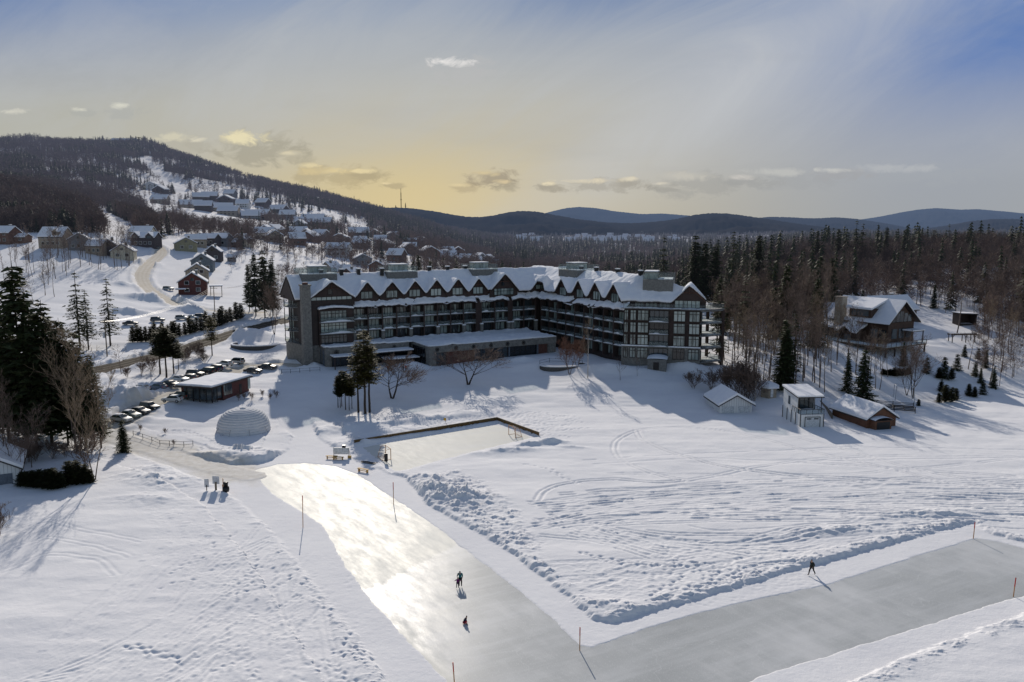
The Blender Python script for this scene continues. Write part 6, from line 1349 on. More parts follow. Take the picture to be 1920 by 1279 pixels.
# left hillside row
o = gabled('house', 18, 452, 392, 17, 11, 6.2, 4.0, R(-14), 'h_rust', 'rust brown cabin at the far left with long snowy roof', nwin=3)
gabled('house', 52, 460, 392, 7, 7, 3.2, 1.8, R(-10), 'h_brown', 'small brown annex right of the rust brown cabin', nwin=1, chim=False)
o = gabled('house', 112, 462, 376, 18, 11, 6.0, 5.6, R(-10), 'h_tan', 'largest tan house of the left row with steep roof and small dormer', nwin=4); dormer(o, 3, -4.2, 3.0, 3.4, 5.3, 1.6, 1.2, 'h_tan')
gabled('house', 155, 464, 372, 13, 9, 5.6, 4.0, R(22), 'h_grey', 'grey stone faced house second right of the rust cabin', extras=('gable',), nwin=3)
gabled('house', 188, 466, 368, 11, 9, 4.6, 3.2, R(-6), 'h_tan', 'tan house with low porch in the middle of the left row', nwin=3)
o = gabled('house', 212, 463, 372, 13, 10, 4.8, 4.6, R(10), 'h_dark', 'dark gabled house before the rightmost of the left row', extras=('gable',), nwin=2)
o = gabled('house', 236, 464, 370, 14, 10, 4.2, 4.4, R(14), 'h_cream', 'pale house at the right end of the left row, gable swamped in snow', extras=('gable',), nwin=2)
gabled('house', 274, 440, 425, 16, 10, 5.6, 3.6, R(0), 'h_cream', 'cream house with wide roof at the road head', nwin=4)
o = gabled('house', 280, 448, 410, 18, 10, 5.4, 3.4, R(-6), 'h_dark', 'dark many gabled house where the village road turns', nwin=4); dormer(o, -3.4, -4.5, 3.8, 4, 3.8, 1.4, 1.7, 'h_dark'); dormer(o, 4, -4.5, 3.8, 4, 3.6, 1.4, 1.7, 'h_dark')
# behind the hotel, left
o = gabled('house', 637, 470, 500, 17, 10, 5.6, 3.6, R(-12), 'h_white', 'white two storey house with two front gables behind the hotel', nwin=4); dormer(o, -4, -4.4, 4, 4, 3.8, 1.5, 1.9, 'h_white'); dormer(o, 4, -4.4, 4, 4, 3.8, 1.5, 1.9, 'h_white')
for (px, Yv, w_, rz, m, lb, ex) in [(680, 470, 15, 20, 'h_grey', 'grey brown house right of the white two gabled one', ('gable',)), (622, 405, 12, -40, 'h_tan', 'tan house with steep front gable left behind the first roof terrace', ('gable',)), (640, 395, 13, 15, 'h_tan', 'tan house under heavy snow behind the hotel vents', ()), (660, 388, 13, -35, 'h_brown', 'brown house showing a steep snowy roof behind the hotel ridge', ('gable',)), (712, 440, 14, -20, 'h_brown', 'brown house with pointed gable left of the second roof terrace', ('gable',)), (838, 385, 13, 10, 'h_tan', 'snowy tan house between two spruces behind the hotel', ('gable',)), (820, 400, 10, 0, 'h_grey', 'low snowy grey house behind the spruces at the hotel ridge', ()), (896, 470, 11, 0, 'h_grey', 'small grey house left behind the third roof terrace', ()), (930, 500, 10, 10, 'h_white', 'small pale house behind the third roof terrace', ())]:
    gabled('house', px, 0, Yv, w_, 9, 4.6, 3.6, R(rz), m, lb, extras=ex, nwin=3)
GV = 'houses scattered through the wooded village'
for (px, py, Yv, w_, m) in [(500, 458, 560, 15, 'h_cream'), (517, 462, 540, 12, 'h_tan'), (560, 470, 540, 12, 'h_brown'), (520, 437, 640, 17, 'h_tan'), (563, 437, 650, 16, 'h_white'), (603, 437, 650, 18, 'h_grey'), (640, 447, 640, 18, 'h_tan'), (585, 450, 600, 14, 'h_brown'), (680, 455, 640, 14, 'h_dark'), (722, 462, 640, 16, 'h_grey'), (765, 468, 600, 14, 'h_dark'), (805, 468, 600, 15, 'h_brown'), (842, 468, 620, 14, 'h_grey'), (878, 470, 640, 13, 'h_tan'), (735, 438, 800, 16, 'h_grey'), (790, 440, 830, 14, 'h_white'), (705, 432, 820, 14, 'h_tan'), (770, 452, 720, 14, 'h_dark'), (860, 455, 760, 13, 'h_brown'), (925, 470, 640, 12, 'h_white'), (955, 462, 800, 12, 'h_grey'), (745, 485, 520, 12, 'h_brown'), (900, 462, 740, 12, 'h_grey')]+[(a, 0, b, 12, ['h_dark', 'h_grey', 'h_brown', 'h_tan'][i % 4]) for i, (a, b) in enumerate(HEX)]:
    gabled('house', px, py, Yv, w_, 10, 4.6, 3.8, R(random.uniform(-35, 35)), m, 'snow roofed house in the wooded village below the mountain', GV, extras=random.choice([(), ('gable',)]), nwin=3, chim=False, sn=.8)
GM = 'villas on the lower mountain slope'
for (px, Yv, w_, m) in [(298, 1180, 26, 'h_white'), (312, 1100, 18, 'h_dark'), (310, 1000, 20, 'h_tan'), (366, 960, 26, 'h_tan'), (390, 900, 18, 'h_dark'), (415, 930, 34, 'h_tan'), (436, 900, 22, 'h_tan'), (475, 900, 20, 'h_grey'), (490, 920, 26, 'h_dark'), (402, 1080, 20, 'h_dark'), (432, 1080, 20, 'h_dark'), (385, 1060, 20, 'h_dark'), (463, 1050, 16, 'h_white'), (528, 1040, 24, 'h_dark'), (545, 960, 18, 'h_grey'), (575, 900, 22, 'h_dark'), (592, 930, 26, 'h_grey'), (607, 910, 22, 'h_dark'), (500, 1100, 18, 'h_dark'), (675, 760, 22, 'h_dark'), (440, 1150, 16, 'h_grey')]:
    gabled('villa', px, 0, Yv, w_, 12, 5.0, 4.6, R(random.uniform(-30, 30)), m, 'large snow roofed villa on the lower mountain slope', GM, extras=random.choice([(), (), ('gable',)]), nwin=4, chim=False, cat='villa', sn=1.1)
GD = 'tiny houses of the distant town'
for i in range(46):
    px = random.uniform(1060, 1270) if i < 38 else random.uniform(970, 1020); Yv = random.uniform(1500, 2700); gabled('distant_house', px, 0, Yv, random.uniform(12, 22), 12, 8, 7, R(random.uniform(-40, 40)), random.choice(['h_white', 'h_tan', 'h_grey']), 'tiny snow roofed house in the distant valley town', GD, chim=False, nwin=2, sn=1.5, zoff=2)
gabled('summit_lodge', 252, 268, 2030, 60, 20, 9, 6, R(5), 'h_dark', 'long dark lodge on the mountain summit', cat='lodge', chim=False, nwin=3)
# ================================================================ chalet on the right
x, y = (1655-960)/F*213, 219.0
ch = empty('chalet', (x, y, gz(x, y)), R(-60), 'large log chalet with stone chimney and wraparound deck on the wooded slope', 'chalet'); 
def C_(name, mb, mat, sm=False, par=None): return mb.build(name, mat, par or ch, sm)
b = MB(); b.box(-9, 9, -5, 6, -5, 5.6); C_('wall', b, 'chalet')
b = MB(); b.extr([(9.0, -5.5, 5.2), (9.0, 6.5, 5.2), (9.0, .5, 10.4)], (-.4, 0, 0)); C_('gable_wall', b, 'chalet'); b = MB(); b.extr([(-9, -5.5, 5.2), (-9, 6.5, 5.2), (-9, .5, 10.4)], (.4, 0, 0)); C_('gable_wall', b, 'chalet')
b = MB(); b.box(-17, -9.01, -1, 9, -3, 4.6); C_('wing_wall', b, 'chalet')
def roofpair(y0, yr, y1, zE, zR, x0, x1, nm='roof_snow', th=.5, over=.8):
    b1 = MB(); b2 = MB()
    for ya in (y0, y1):
        b1.extr([(x0, ya, zE), (x0, yr, zR), (x0, yr, zR+.18), (x0, ya, zE+.18)], (x1-x0, 0, 0)); b2.extr([(x0+.08, ya, zE+.19), (x0+.08, yr, zR+.19), (x0+.08, yr, zR+th+.19), (x0+.08, ya+(yr-ya)*.03, zE+th+.15)], (x1-x0-.16, 0, 0))
    C_('roof', b1, 'fascia'); C_(nm, b2, 'snow')
roofpair(-6.2, .5, 7.4, 4.9, 10.6, -9.6, 10.2); roofpair(-2.2, 4, 10, 4.4, 7.8, -18, -8.5)
# lower lean-to with wavy snow, front gable porch
masked_field('roof_snow', np.arange(-16, 3, .3), np.arange(-10.5, -4.5, .3), lambda X, Y: 2.6+(Y+10)*.42+.35*fbm(X/2, Y/2, 3, 2)+np.maximum(0, 1.6-.75*np.abs(X+1.0))*(Y < -5), .5, lambda X, Y: (Y > -9.8) & ((X > -4) | (Y > -8.6)), 'snow', parent=ch)
b = MB(); b.box(-15, 2.5, -8.5, -5.01, -3.5, 2.5); C_('lower_wall', b, 'chalet')
b = MB(); b.box(-6.2, -3.8, -7.2, -5.2, -3, 11.2); b.box(-6.35, -3.65, -7.35, -5.05, 11.2, 11.5); C_('chimney', b, 'stone_warm')
dm_ = MB(); dm_.box(-2.6, 4.2, -5.6, 0, 6.3, 8.6); C_('dormer', dm_, 'chalet'); b = MB(); b.extr([(-3.2, -6.4, 8.5), (-3.2, .5, 10.8), (-3.2, .5, 11.3), (-3.2, -6.4, 9.0)], (8.0, 0, 0)); C_('roof_snow', b, 'snow'); b = MB(); b.box(-1.8, 3.4, -5.68, -5.6, 6.6, 8.2); C_('window', b, 'winhouse')
for (yy0, w_) in ((-3.6, 8.2),):
    for k in range(5):
        b = MB(); b.box(9.02, 9.10, -3.6+k*1.7, -3.6+k*1.7+1.45, 5.4, 8.2-.5*abs(k-2)); C_('window', b, 'winhouse')
for k in range(3): b = MB(); b.box(9.02, 9.10, -3.4+k*3.0, -1.2+k*3.0, 1.0, 3.6); C_('window', b, 'winhouse')
for k in range(4): b = MB(); b.box(-13+k*3.8, -10.9+k*3.8, -8.6, -8.52, -.6, 1.6); C_('window', b, 'winhouse')
for k in range(2): b = MB(); b.box(4+k*2.6, 6+k*2.6, -5.1, -5.02, 1, 3.4); C_('window', b, 'winhouse')
b = MB(); b.box(-4, 13.6, -12, -8.51, -.45, -.2); b.box(2.51, 13.6, -8.5, -5.01, -.45, -.2); b.box(9.01, 13.6, -5.0, 5, -.45, -.2); dk = C_('deck', b, 'deck'); b = MB(); b.box(-3.8, 13.4, -11.8, -8.6, -.19, .02); b.box(9.1, 13.4, -8.6, 4.8, -.19, .02); b.build('deck_snow', 'snow', dk)
r_ = MB(); g = MB(); e = [(-4, -8.6), (-4, -12), (13.6, -12), (13.6, 5)]
for k in range(3):
    (x0, y0), (x1, y1) = e[k], e[k+1]; r_.tube([(x0, y0, .95), (x1, y1, .95)], .06, 4); g.quad((x0, y0, -.1), (x1, y1, -.1), (x1, y1, .9), (x0, y0, .9)); n_ = max(2, int(math.hypot(x1-x0, y1-y0)/2))
    for j in range(n_+1): t = j/n_; r_.tube([(x0+(x1-x0)*t, y0+(y1-y0)*t, -.3), (x0+(x1-x0)*t, y0+(y1-y0)*t, 1.0)], .07, 4)
r_.build('railing_post', 'fascia', dk); g.build('railing', 'rail', dk); b = MB()
for p in ((-3.8, -11.8), (2, -11.8), (8, -11.8), (13.4, -11.8), (13.4, -4), (13.4, 4.6), (13.4, -8)): b.box(p[0]-.16, p[0]+.16, p[1]-.16, p[1]+.16, -6, -.45)
b.build('deck_post', 'fascia', dk); b = MB()
for (p0, p1) in (((13.4, -11.8, -2.0), (13.4, -9.6, -.5)), ((13.4, 4.6, -2.0), (13.4, 2.4, -.5)), ((8, -11.8, -2.0), (10, -11.8, -.5))): b.tube([p0, p1], .12, 4)
b.build('deck_brace', 'fascia', dk); b = MB(); b.box(9.2, 12.2, 1, 6, 2.9, 3.1); C_('porch_roof', b, 'fascia'); b = MB(); b.box(9.2, 12.3, .9, 6.1, 3.11, 3.4); C_('porch_snow', b, 'snow'); b = MB(); b.box(11.9, 12.1, 1.2, 1.4, -.2, 2.9); b.box(11.9, 12.1, 5.6, 5.8, -.2, 2.9); C_('porch_post', b, 'fascia')
o = gabled('annex_house', 1660, 0, 248, 15, 9, 3.8, 3.4, R(20), 'chalet', 'second snowy roof just behind the log chalet', nwin=1, pos=((1665-960)/F*245, 245))
# pergola and open shed
x, y, z = G(1803, 642, 140); o = empty('pergola', (x, y, z), R(6), 'dark timber pergola with snow dusted beams right of the chalet', 'pergola'); o.scale = (.62, .62, .8); b = MB()
for a in (-5.5, 1.0, 5.2):
    for c in (-1.3, 1.3): MB().box(a-.14, a+.14, c-.14, c+.14, -1, 2.5).build('post', 'fascia', o)
b = MB(); b.box(-6.2, 6.2, -1.5, -1.2, 2.5, 2.75); b.box(-6.2, 6.2, 1.2, 1.5, 2.5, 2.75)
for i in range(13): b.box(-5.9+i*.96, -5.75+i*.96, -2, 2, 2.76, 2.95)
for a in (-5.5, 1.0, 5.2): b.tube([(a, -1.3, 1.6), (a+.9, -1.3, 2.55)], .09, 4); b.tube([(a, -1.3, 1.6), (a-.9, -1.3, 2.55)], .09, 4)
b.build('beam', 'fascia', o); b = MB()
for i in range(13): b.box(-5.9+i*.96, -5.75+i*.96, -1, 1, 2.96, 3.04)
b.build('beam_snow', 'snow', o)
x, y, z = G(1808, 608, 140); o = empty('open_shed', (x, y, z), R(10), 'dark open fronted shed among trunks above the pergola', 'shed'); b = MB(); b.box(-2.6, 2.6, 1.5, 1.7, -1, 3.2); b.box(-2.8, -2.6, -1.6, 1.7, -1, 3.3); b.box(2.6, 2.8, -1.6, 1.7, -1, 3.0); b.box(-2.6, 2.6, -1.6, 1.5, -.2, 0); b.build('wall', 'brownv', o); b = MB(); b.extr([(-3, -2, 3.3), (3, -2, 3.0), (3, -2, 3.2), (-3, -2, 3.5)], (0, 4, 0)); b.build('roof', 'fascia', o); b = MB(); b.extr([(-3, -2, 3.52), (3, -2, 3.22), (3, -2, 3.4), (-3, -2, 3.7)], (0, 4, 0)); b.build('roof_snow', 'snow', o)
# ================================================================ lakeside sheds
o = gabled('garage', 1366, 776, 0, 6.8, 9.0, 1.9, 1.9, R(4), 'white', 'white double garage with deep snowy roof on the lake shore', extras=('gable',), cat='garage', nwin=1, chim=False, gable_win=False, pos=W(1366, 768, .3), zoff=-.25)
for c in list(o.children):
    if c.name.startswith('window'): 
        for g_ in list(c.children): bpy.data.objects.remove(g_)
        bpy.data.objects.remove(c)
for xx in (-3.0, .4): b = MB(); b.box(xx, xx+2.5, -4.58, -4.51, -.2, 1.5); b.build('garage_door', 'door', o)
x, y = W(1511, 796, .3); o = empty('boathouse', (x, y, .25), R(5), 'white two storey boathouse with black framed upper balcony', 'boathouse'); o.scale = (.70, .70, .92)
b = MB(); b.box(-3.4, 3.4, -3.6, 8, -.3, 2.9); b.box(-3.4, 3.4, 2.2, 8, 2.9, 6.6); b.extr([(-3.4, -1, 6.6), (-3.4, 8, 6.6), (-3.4, 8, 7.1), (-3.4, 2.0, 6.9)], (.15, 0, 0)); b.box(-3.4, -3.2, -1.2, 2.2, 2.9, 6.6); b.build('wall', 'white', o)
b = MB(); b.box(-2.0, 2.2, -3.68, -3.6, -.1, 2.3); d_ = b.build('garage_door', 'door', o); b = MB(); b.box(-1.6, -.3, -3.72, -3.68, 1.85, 2.1); b.box(.5, 1.8, -3.72, -3.68, 1.85, 2.1); b.build('door_window', 'windark', d_); b = MB(); b.box(-2.15, 2.35, -3.74, -3.68, 2.3, 2.42); b.box(-2.15, -2.0, -3.74, -3.68, -.1, 2.3); b.box(2.2, 2.35, -3.74, -3.68, -.1, 2.3); b.build('door_frame', 'metal', d_)
b = MB(); b.box(-2.6, 2.9, 2.1, 2.18, 3.2, 6.0); b.build('window', 'windark', o); b = MB()
for xx in (-2.6, -1.2, .2, 1.6, 2.9): b.box(xx-.06, xx+.06, 2.02, 2.1, 3.0, 6.1)
b.build('window_frame', 'metal', o); b = MB(); b.box(-3.46, -3.41, 3.4, 4.6, 4.0, 5.8); b.build('window', 'windark', o)
b = MB(); b.extr([(-3.9, -2.4, 6.3), (-3.9, 8.4, 7.2), (-3.9, 8.4, 7.38), (-3.9, -2.4, 6.48)], (7.8, 0, 0)); b.build('roof', 'metal', o); b = MB(); b.extr([(-3.8, -2.3, 6.49), (-3.8, 8.3, 7.39), (-3.8, 8.3, 7.75), (-3.8, -2.3, 6.8)], (7.6, 0, 0)); b.build('roof_snow', 'snow', o)
b = MB()
for p in ((-3.4, -3.6), (3.35, -3.6), (-3.43, -.6), (-3.43, 2.2), (-3.43, 5), (-3.43, 8)): b.box(p[0]-.1, p[0]+.1, p[1]-.1, p[1]+.1, -.3, 3.0)
for p in ((-3.3, -1.9), (3.3, -1.9), (3.3, 2.2)): b.box(p[0]-.09, p[0]+.09, p[1]-.09, p[1]+.09, 3, 6.5)
b.build('corner_post', 'metal', o); r_ = MB(); g = MB(); e = [(-3.4, 2.0), (-3.4, -3.6), (3.4, -3.6), (3.4, 2.0)]
for k in range(3):
    (x0, y0), (x1, y1) = e[k], e[k+1]; r_.tube([(x0, y0, 4.0), (x1, y1, 4.0)], .06, 4); g.quad((x0, y0, 3.05), (x1, y1, 3.05), (x1, y1, 3.95), (x0, y0, 3.95))
    for j in range(5): t = j/4; r_.tube([(x0+(x1-x0)*t, y0+(y1-y0)*t, 2.9), (x0+(x1-x0)*t, y0+(y1-y0)*t, 4.0)], .05, 4)
rl = g.build('railing', 'rail', o); r_.build('railing_post', 'metal', rl); b = MB(); b.grid(np.linspace(-3.2, 3.2, 10), np.linspace(-3.4, 1.8, 8), lambda X, Y: 2.95+.75*np.clip(1-(X/3.3)**2, 0, 1)*np.clip(1-((Y+.8)/2.8)**2, 0, 1)); b.build('balcony_snow', 'snow', o, True)
o = gabled('boathouse', 1615, 795, 0, 8.6, 13, 2.4, 2.5, R(15), 'orange', 'orange brown boathouse with snowy gable roof nearest the lake', extras=('gable',), cat='boathouse', nwin=1, chim=False, gable_win=False, pos=W(1618, 790, .3), zoff=-.3); o.scale = (.78, .80, .85)
for c in list(o.children):
    if c.name.startswith('window'):
        for g_ in list(c.children): bpy.data.objects.remove(g_)
        bpy.data.objects.remove(c)
b = MB(); b.box(-3.4, 1.4, -8.4, -6.55, -.2, 2.3); pv = b.build('porch', 'orange', o); b = MB(); b.box(-2.9, .9, -8.47, -8.41, -.1, 1.9); b.build('garage_door', 'black', pv); b = MB(); b.grid(np.linspace(-3.7, 1.7, 12), np.linspace(-8.8, -6.3, 8), lambda X, Y: 2.32+.65*np.clip(1-((X+1)/2.75)**2, 0, 1)**.6); b.build('porch_snow', 'snow', pv, True); b = MB(); b.box(-3.6, 1.6, -8.7, -6.5, 2.2, 2.31); b.build('porch_roof', 'fascia', pv)
x, y, z = G(1441, 742, 120); o = empty('gazebo', (x, y, z), R(12), 'small six sided garden hut with white door left of the white boathouse', 'hut'); b = MB(); hx = [(1.9*math.cos(math.pi*k/3), 1.9*math.sin(math.pi*k/3)) for k in range(6)]; b.prism(hx, -.8, 2.2); b.build('wall', 'h_tan', o); b = MB(); b.lathe([(2.5, 2.1), (2.5, 2.4), (1.6, 2.9), (.1, 3.4)], n=6); b.build('roof_snow', 'snow', o, False); b = MB(); b.box(-.5, .1, -1.75, -1.66, .1, 1.9); b.build('door', 'whitepaint', o)
# boardwalk and retaining wall between boathouses
o = empty('retaining_wall', (0, 0, 0), 0, 'grey curved wooden wall between the white boathouse and the orange brown one', 'wall'); b = MB(); pts = [W(1500, 735, 2.4), W(1530, 742, 2.2), W(1550, 765, 1.5), W(1560, 783, .8)]
for i in range(3): (x0, y0), (x1, y1) = pts[i], pts[i+1]; b.extr([(x0, y0, -.5), (x1, y1, -.5), (x1, y1, 1.9-.25*i), (x0, y0, 2.2-.25*i)], (.25, .25, 0))
b.build('wall', 'greywood', o)
# dock frames stacked on the snow
x, y = W(1675, 768, .6); o = empty('dock_frame', (x, y, .5), R(-22), 'dark steel dock frame resting on the shore snow', 'dock'); b = MB()
for yy_ in (-2.2, -.7, .8, 2.3): b.tube([(-4, yy_, .6), (4, yy_, .6)], .11, 4); b.tube([(-4, yy_, 1.3), (4, yy_, 1.3)], .06, 4)
for xx in (-4, -2, 0, 2, 4): b.tube([(xx, -2.2, .6), (xx, 2.3, .6)], .09, 4)
b.build('beam', 'metal', o); b = MB()
for xx in (-4, 0, 4):
    for yy_ in (-2.2, 2.3): b.tube([(xx, yy_, -.5), (xx, yy_, 1.5)], .07, 4)
b.build('leg', 'metal', o)
x, y = W(1694, 755, .6); o = empty('boat_lift', (x, y, .5), R(-15), 'pale metal boat lift frame behind the dark dock frame', 'lift'); b = MB()
for xx in (-2, 2):
    for yy_ in (-1.2, 1.2): b.tube([(xx, yy_, -.5), (xx*.9, yy_, 4)], .08, 4)
    b.tube([(xx*.9, -1.2, 4), (xx*.9, 1.2, 4)], .08, 4)
for yy_ in (-1.2, 1.2): b.tube([(-1.8, yy_, 4), (1.8, yy_, 4)], .08, 4)
b.build('frame', 'signwhite', o)
o = gabled('garage', 8, 900, 0, 7, 9, 2.6, 2.0, R(28), 'white', 'white garage with black trimmed roof at the left edge', extras=('gable',), cat='garage', nwin=1, chim=False, gable_win=False, pos=W(-8, 892, .8), zoff=-.2)
b = MB(); b.box(-1.0, 2.6, -4.6, -4.53, -.2, 1.8); b.build('garage_door', 'doorgrey', o)
# ================================================================ ticket pavilion, dome, rink furniture
A = np.array(W(400, 752, 2.9)); Bc = np.array(W(467, 728, 3.2)); Cc = np.array(W(345, 745, 3.0)); ax_ = (Bc-A)/np.linalg.norm(Bc-A); L_ = np.linalg.norm(Bc-A); ay_ = np.array([-ax_[1], ax_[0]]); ang = math.atan2(ax_[1], ax_[0])
o = empty('welcome_pavilion', (A[0], A[1], 2.9), ang, 'low maroon pavilion with glazed end and thick flat snow roof by the car park', 'pavilion'); wd = 8.0
b = MB(); b.box(3.4, L_, .02, wd, -1.5, 2.9); b.box(.1, 3.4, 7.4, wd, -1.5, 2.9); b.build('wall', 'red', o)
b = MB(); b.box(.12, 3.38, .3, 7.4, .1, 2.7); b.build('window', 'windark', o); b = MB()
for xx in (.1, 1.7, 3.3): b.box(xx-.08, xx+.08, .2, .3, -.5, 2.9)
for yy_ in (.3, 1.8, 3.4, 5.0, 6.6): b.box(.0, .12, yy_-.08, yy_+.08, -.5, 2.9)
b.box(.0, 3.4, .18, .28, 2.6, 2.9); b.build('window_frame', 'metal', o); b = MB(); b.box(3.6, 6.4, -.06, .0, .4, 2.8); b.build('window', 'win', o); b = MB(); b.box(9, 9.9, -.06, .0, -.2, 1.9); b.build('door', 'black', o); b = MB(); b.box(12.2, 13.1, -.06, 0, .2, 2.6); b.build('window', 'winpale', o)
b = MB(); b.box(-1.6, L_+.4, -.9, wd+.6, 2.9, 3.15); b.build('roof', 'fascia', o)
masked_field('roof_snow', np.arange(-1.8, L_+.6, .25), np.arange(-1.2, wd+.9, .25), lambda X, Y: 3.62+.12*fbm(X/2, Y/2, 3, 3)-.10*((Y-4)/5)**2, .46, lambda X, Y: (X > -1.55) & (X < L_+.4) & (Y > -.85) & (Y < wd+.55), 'snow', edge=.14, parent=o)
x, y = W(457, 803, .9); o = empty('inflatable_dome', (x, y, gz(x, y)-.2), 0, 'ribbed white inflatable dome standing in the snow', 'dome'); prof = []; n_r = 12
for k in range(n_r*6+1):
    t = k/(n_r*6); zz = 4.3*math.sin(t*math.pi/2*.985)**.93; rr = 4.85*(math.cos(t*math.pi/2*.985)**.62); bul = .16*abs(math.sin(math.pi*t*n_r))**.7; prof.append((max(rr+bul*math.cos(t*1.4), .12), zz+bul*math.sin(t*1.4)*.6))
b = MB(); b.lathe(prof, n=48); b.build('envelope', 'snow_dome', o, True); b = MB(); b.lathe([(.6, 4.3), (.5, 4.5), (.05, 4.6)], n=16); b.build('crown_vent', 'snow_dome', o, True); b = MB()
for a in (-60, -100, -140, -20): b.tube([(4.6*math.cos(R(a)), 4.6*math.sin(R(a)), 1.8), (5.6*math.cos(R(a)), 5.6*math.sin(R(a)), 0)], .02, 4)
b.build('guy_rope', 'black', o)
# hockey rink boards
def board(p, q, label, hgt=.75):
    p, q = np.array(p), np.array(q); L = np.linalg.norm(q-p); o = empty('rink_board', (p[0], p[1], -.05), math.atan2(q[1]-p[1], q[0]-p[0]), label, 'board'); b = MB(); n_ = int(L/2.44)+1
    b.box(0, L, -.03, .03, 0, hgt); b.build('panel', 'board', o); b = MB(); b.box(-.05, L+.05, -.10, .06, hgt, hgt+.09); b.build('top_rail', 'greywood', o); b = MB()
    for k in range(n_+1): xx = min(L-.05, k*2.44)+.02; b.box(xx, xx+.09, -.14, -.031, 0, hgt-.02)
    b.build('brace', 'greywood', o); b = MB(); rd = random.Random(5)
    for k in range(int(L/.9)):
        if rd.random() < .35: b.box(k*.9, k*.9+rd.uniform(.4, 1), .035, .16, 0, rd.uniform(.2, hgt))
    b.build('clinging_snow', 'snow', o); return o
K1, K2, K3 = W(664, 835, 0), W(932, 791, 0), W(1011, 820, 0); board(K1, K2, 'long brown plywood board along the back of the hockey rink', .95); board(K2, K3, 'short brown plywood board closing the right end of the rink', .95)
def goal(px, py, rz, label):
    x, y = W(px, py, 0); o = empty('hockey_goal', (x, y, 0), rz, label, 'goal'); b = MB(); w_, h_, d_ = 1.83, 1.3, 1.0
    b.tube([(-w_/2, 0, 0), (-w_/2, 0, h_), (w_/2, 0, h_), (w_/2, 0, 0)], .045, 6); b.tube([(-w_/2, 0, 0), (-w_/2, d_, 0), (w_/2, d_, 0), (w_/2, 0, 0)], .035, 6); b.tube([(-w_/2, 0, h_), (-w_/2, d_*.6, h_*.9), (-w_/2, d_, 0)], .03, 5); b.tube([(w_/2, 0, h_), (w_/2, d_*.6, h_*.9), (w_/2, d_, 0)], .03, 5); b.build('frame', 'pole_orange', o)
    b = MB()
    for k in range(9): x0 = -w_/2+w_*k/8; b.tube([(x0, .02, h_), (x0, d_*.6, h_*.9), (x0, d_, 0)], .010, 3)
    for k in range(5): t = k/5; b.tube([(-w_/2, d_*(.6+.4*t), h_*.9*(1-t)), (w_/2, d_*(.6+.4*t), h_*.9*(1-t))], .010, 3)
    b.build('net', 'netwhite', o); o.scale = (1.45, 1.45, 1.45)
goal(960, 818, R(-62), 'orange framed goal near the far corner of the rink'); goal(728, 858, R(118), 'orange framed goal at the near left end of the rink')
def bench(px, py, rz, label, s=1.0):
    x, y = W(px, py, .05); o = empty('bench', (x, y, gz(x, y)), rz, label, 'bench'); o.scale = (s, s, s); b = MB(); b.box(-.9, .9, -.2, .2, .42, .48); b.build('seat', 'wood', o)
    for xx in (-.75, .67): b = MB(); b.box(xx, xx+.08, -.18, .18, 0, .42); b.build('leg', 'wood', o)
    b = MB(); b.box(-.7, .7, -.03, .03, .15, .23); b.build('stretcher', 'wood', o)
bench(622, 860, R(-5), 'yellow bench left of the white notice board', 1.1); bench(634, 862, R(-8), 'yellow bench in front of the white notice board', 1.1); bench(681, 885, R(-30), 'yellow bench alone at the edge of the ice', 1.2)
x, y = W(638, 861, .05); y += 1.0; o = empty('notice_board', (x, y, gz(x, y)), R(-3), 'white board on legs with a dark box on top behind two benches', 'board'); b = MB(); b.box(-1.4, 1.3, -.05, .05, .6, 1.75); b.build('panel', 'whitepaint', o); b = MB()
for xx in (-1.35, 1.3): b.tube([(xx, 0, 0), (xx, 0, 1.8)], .04, 5); b.tube([(xx, 0, 1.7), (xx, .9, 0)], .03, 5)
b.build('leg', 'metal', o); b = MB(); b.box(.2, .75, -.2, .2, 1.77, 2.2); b.build('box', 'black', o); b = MB(); b.box(1.2, 1.75, -.5, -.1, 0, .45); b.build('bin', 'wood', o)
x, y = W(692, 868, .1); o = empty('rubber_mat', (x, y, gz(x, y)+.06), R(-24), 'dark rubber mat lying rumpled on the snow by the rink', 'mat'); b = MB(); b.grid(np.linspace(-1.5, 1.5, 8), np.linspace(-.35, .35, 4), lambda X, Y: .12+.10*np.sin(X*3)*np.cos(Y*6)); b.build('mat', 'black', o)
x, y = W(724, 868, .05); o = empty('dark_sign', (x, y, gz(x, y)), R(10), 'narrow dark sign board below the near rink goal', 'sign'); b = MB(); b.box(-.3, .3, -.04, .04, .35, 1.75); b.build('panel', 'black', o); b = MB(); b.box(-.05, .05, -.03, .03, 0, .35); b.build('post', 'metal', o)
x, y = W(834, 794, .6); o = empty('snow_shovel', (x, y, gz(x, y)), R(-40), 'yellow snow shovel stuck in the bank behind the rink', 'shovel'); b = MB(); b.extr([(-.35, 0, .85), (.35, 0, .85), (.28, .1, 1.35), (-.28, .1, 1.35)], (0, -.05, .02)); b.build('blade', plain('yellow_plastic', (.65, .35, .02), .5), o); b = MB(); b.tube([(0, 0, .9), (1.2, -.5, .1)], .03, 5); b.build('handle', 'greywood', o)
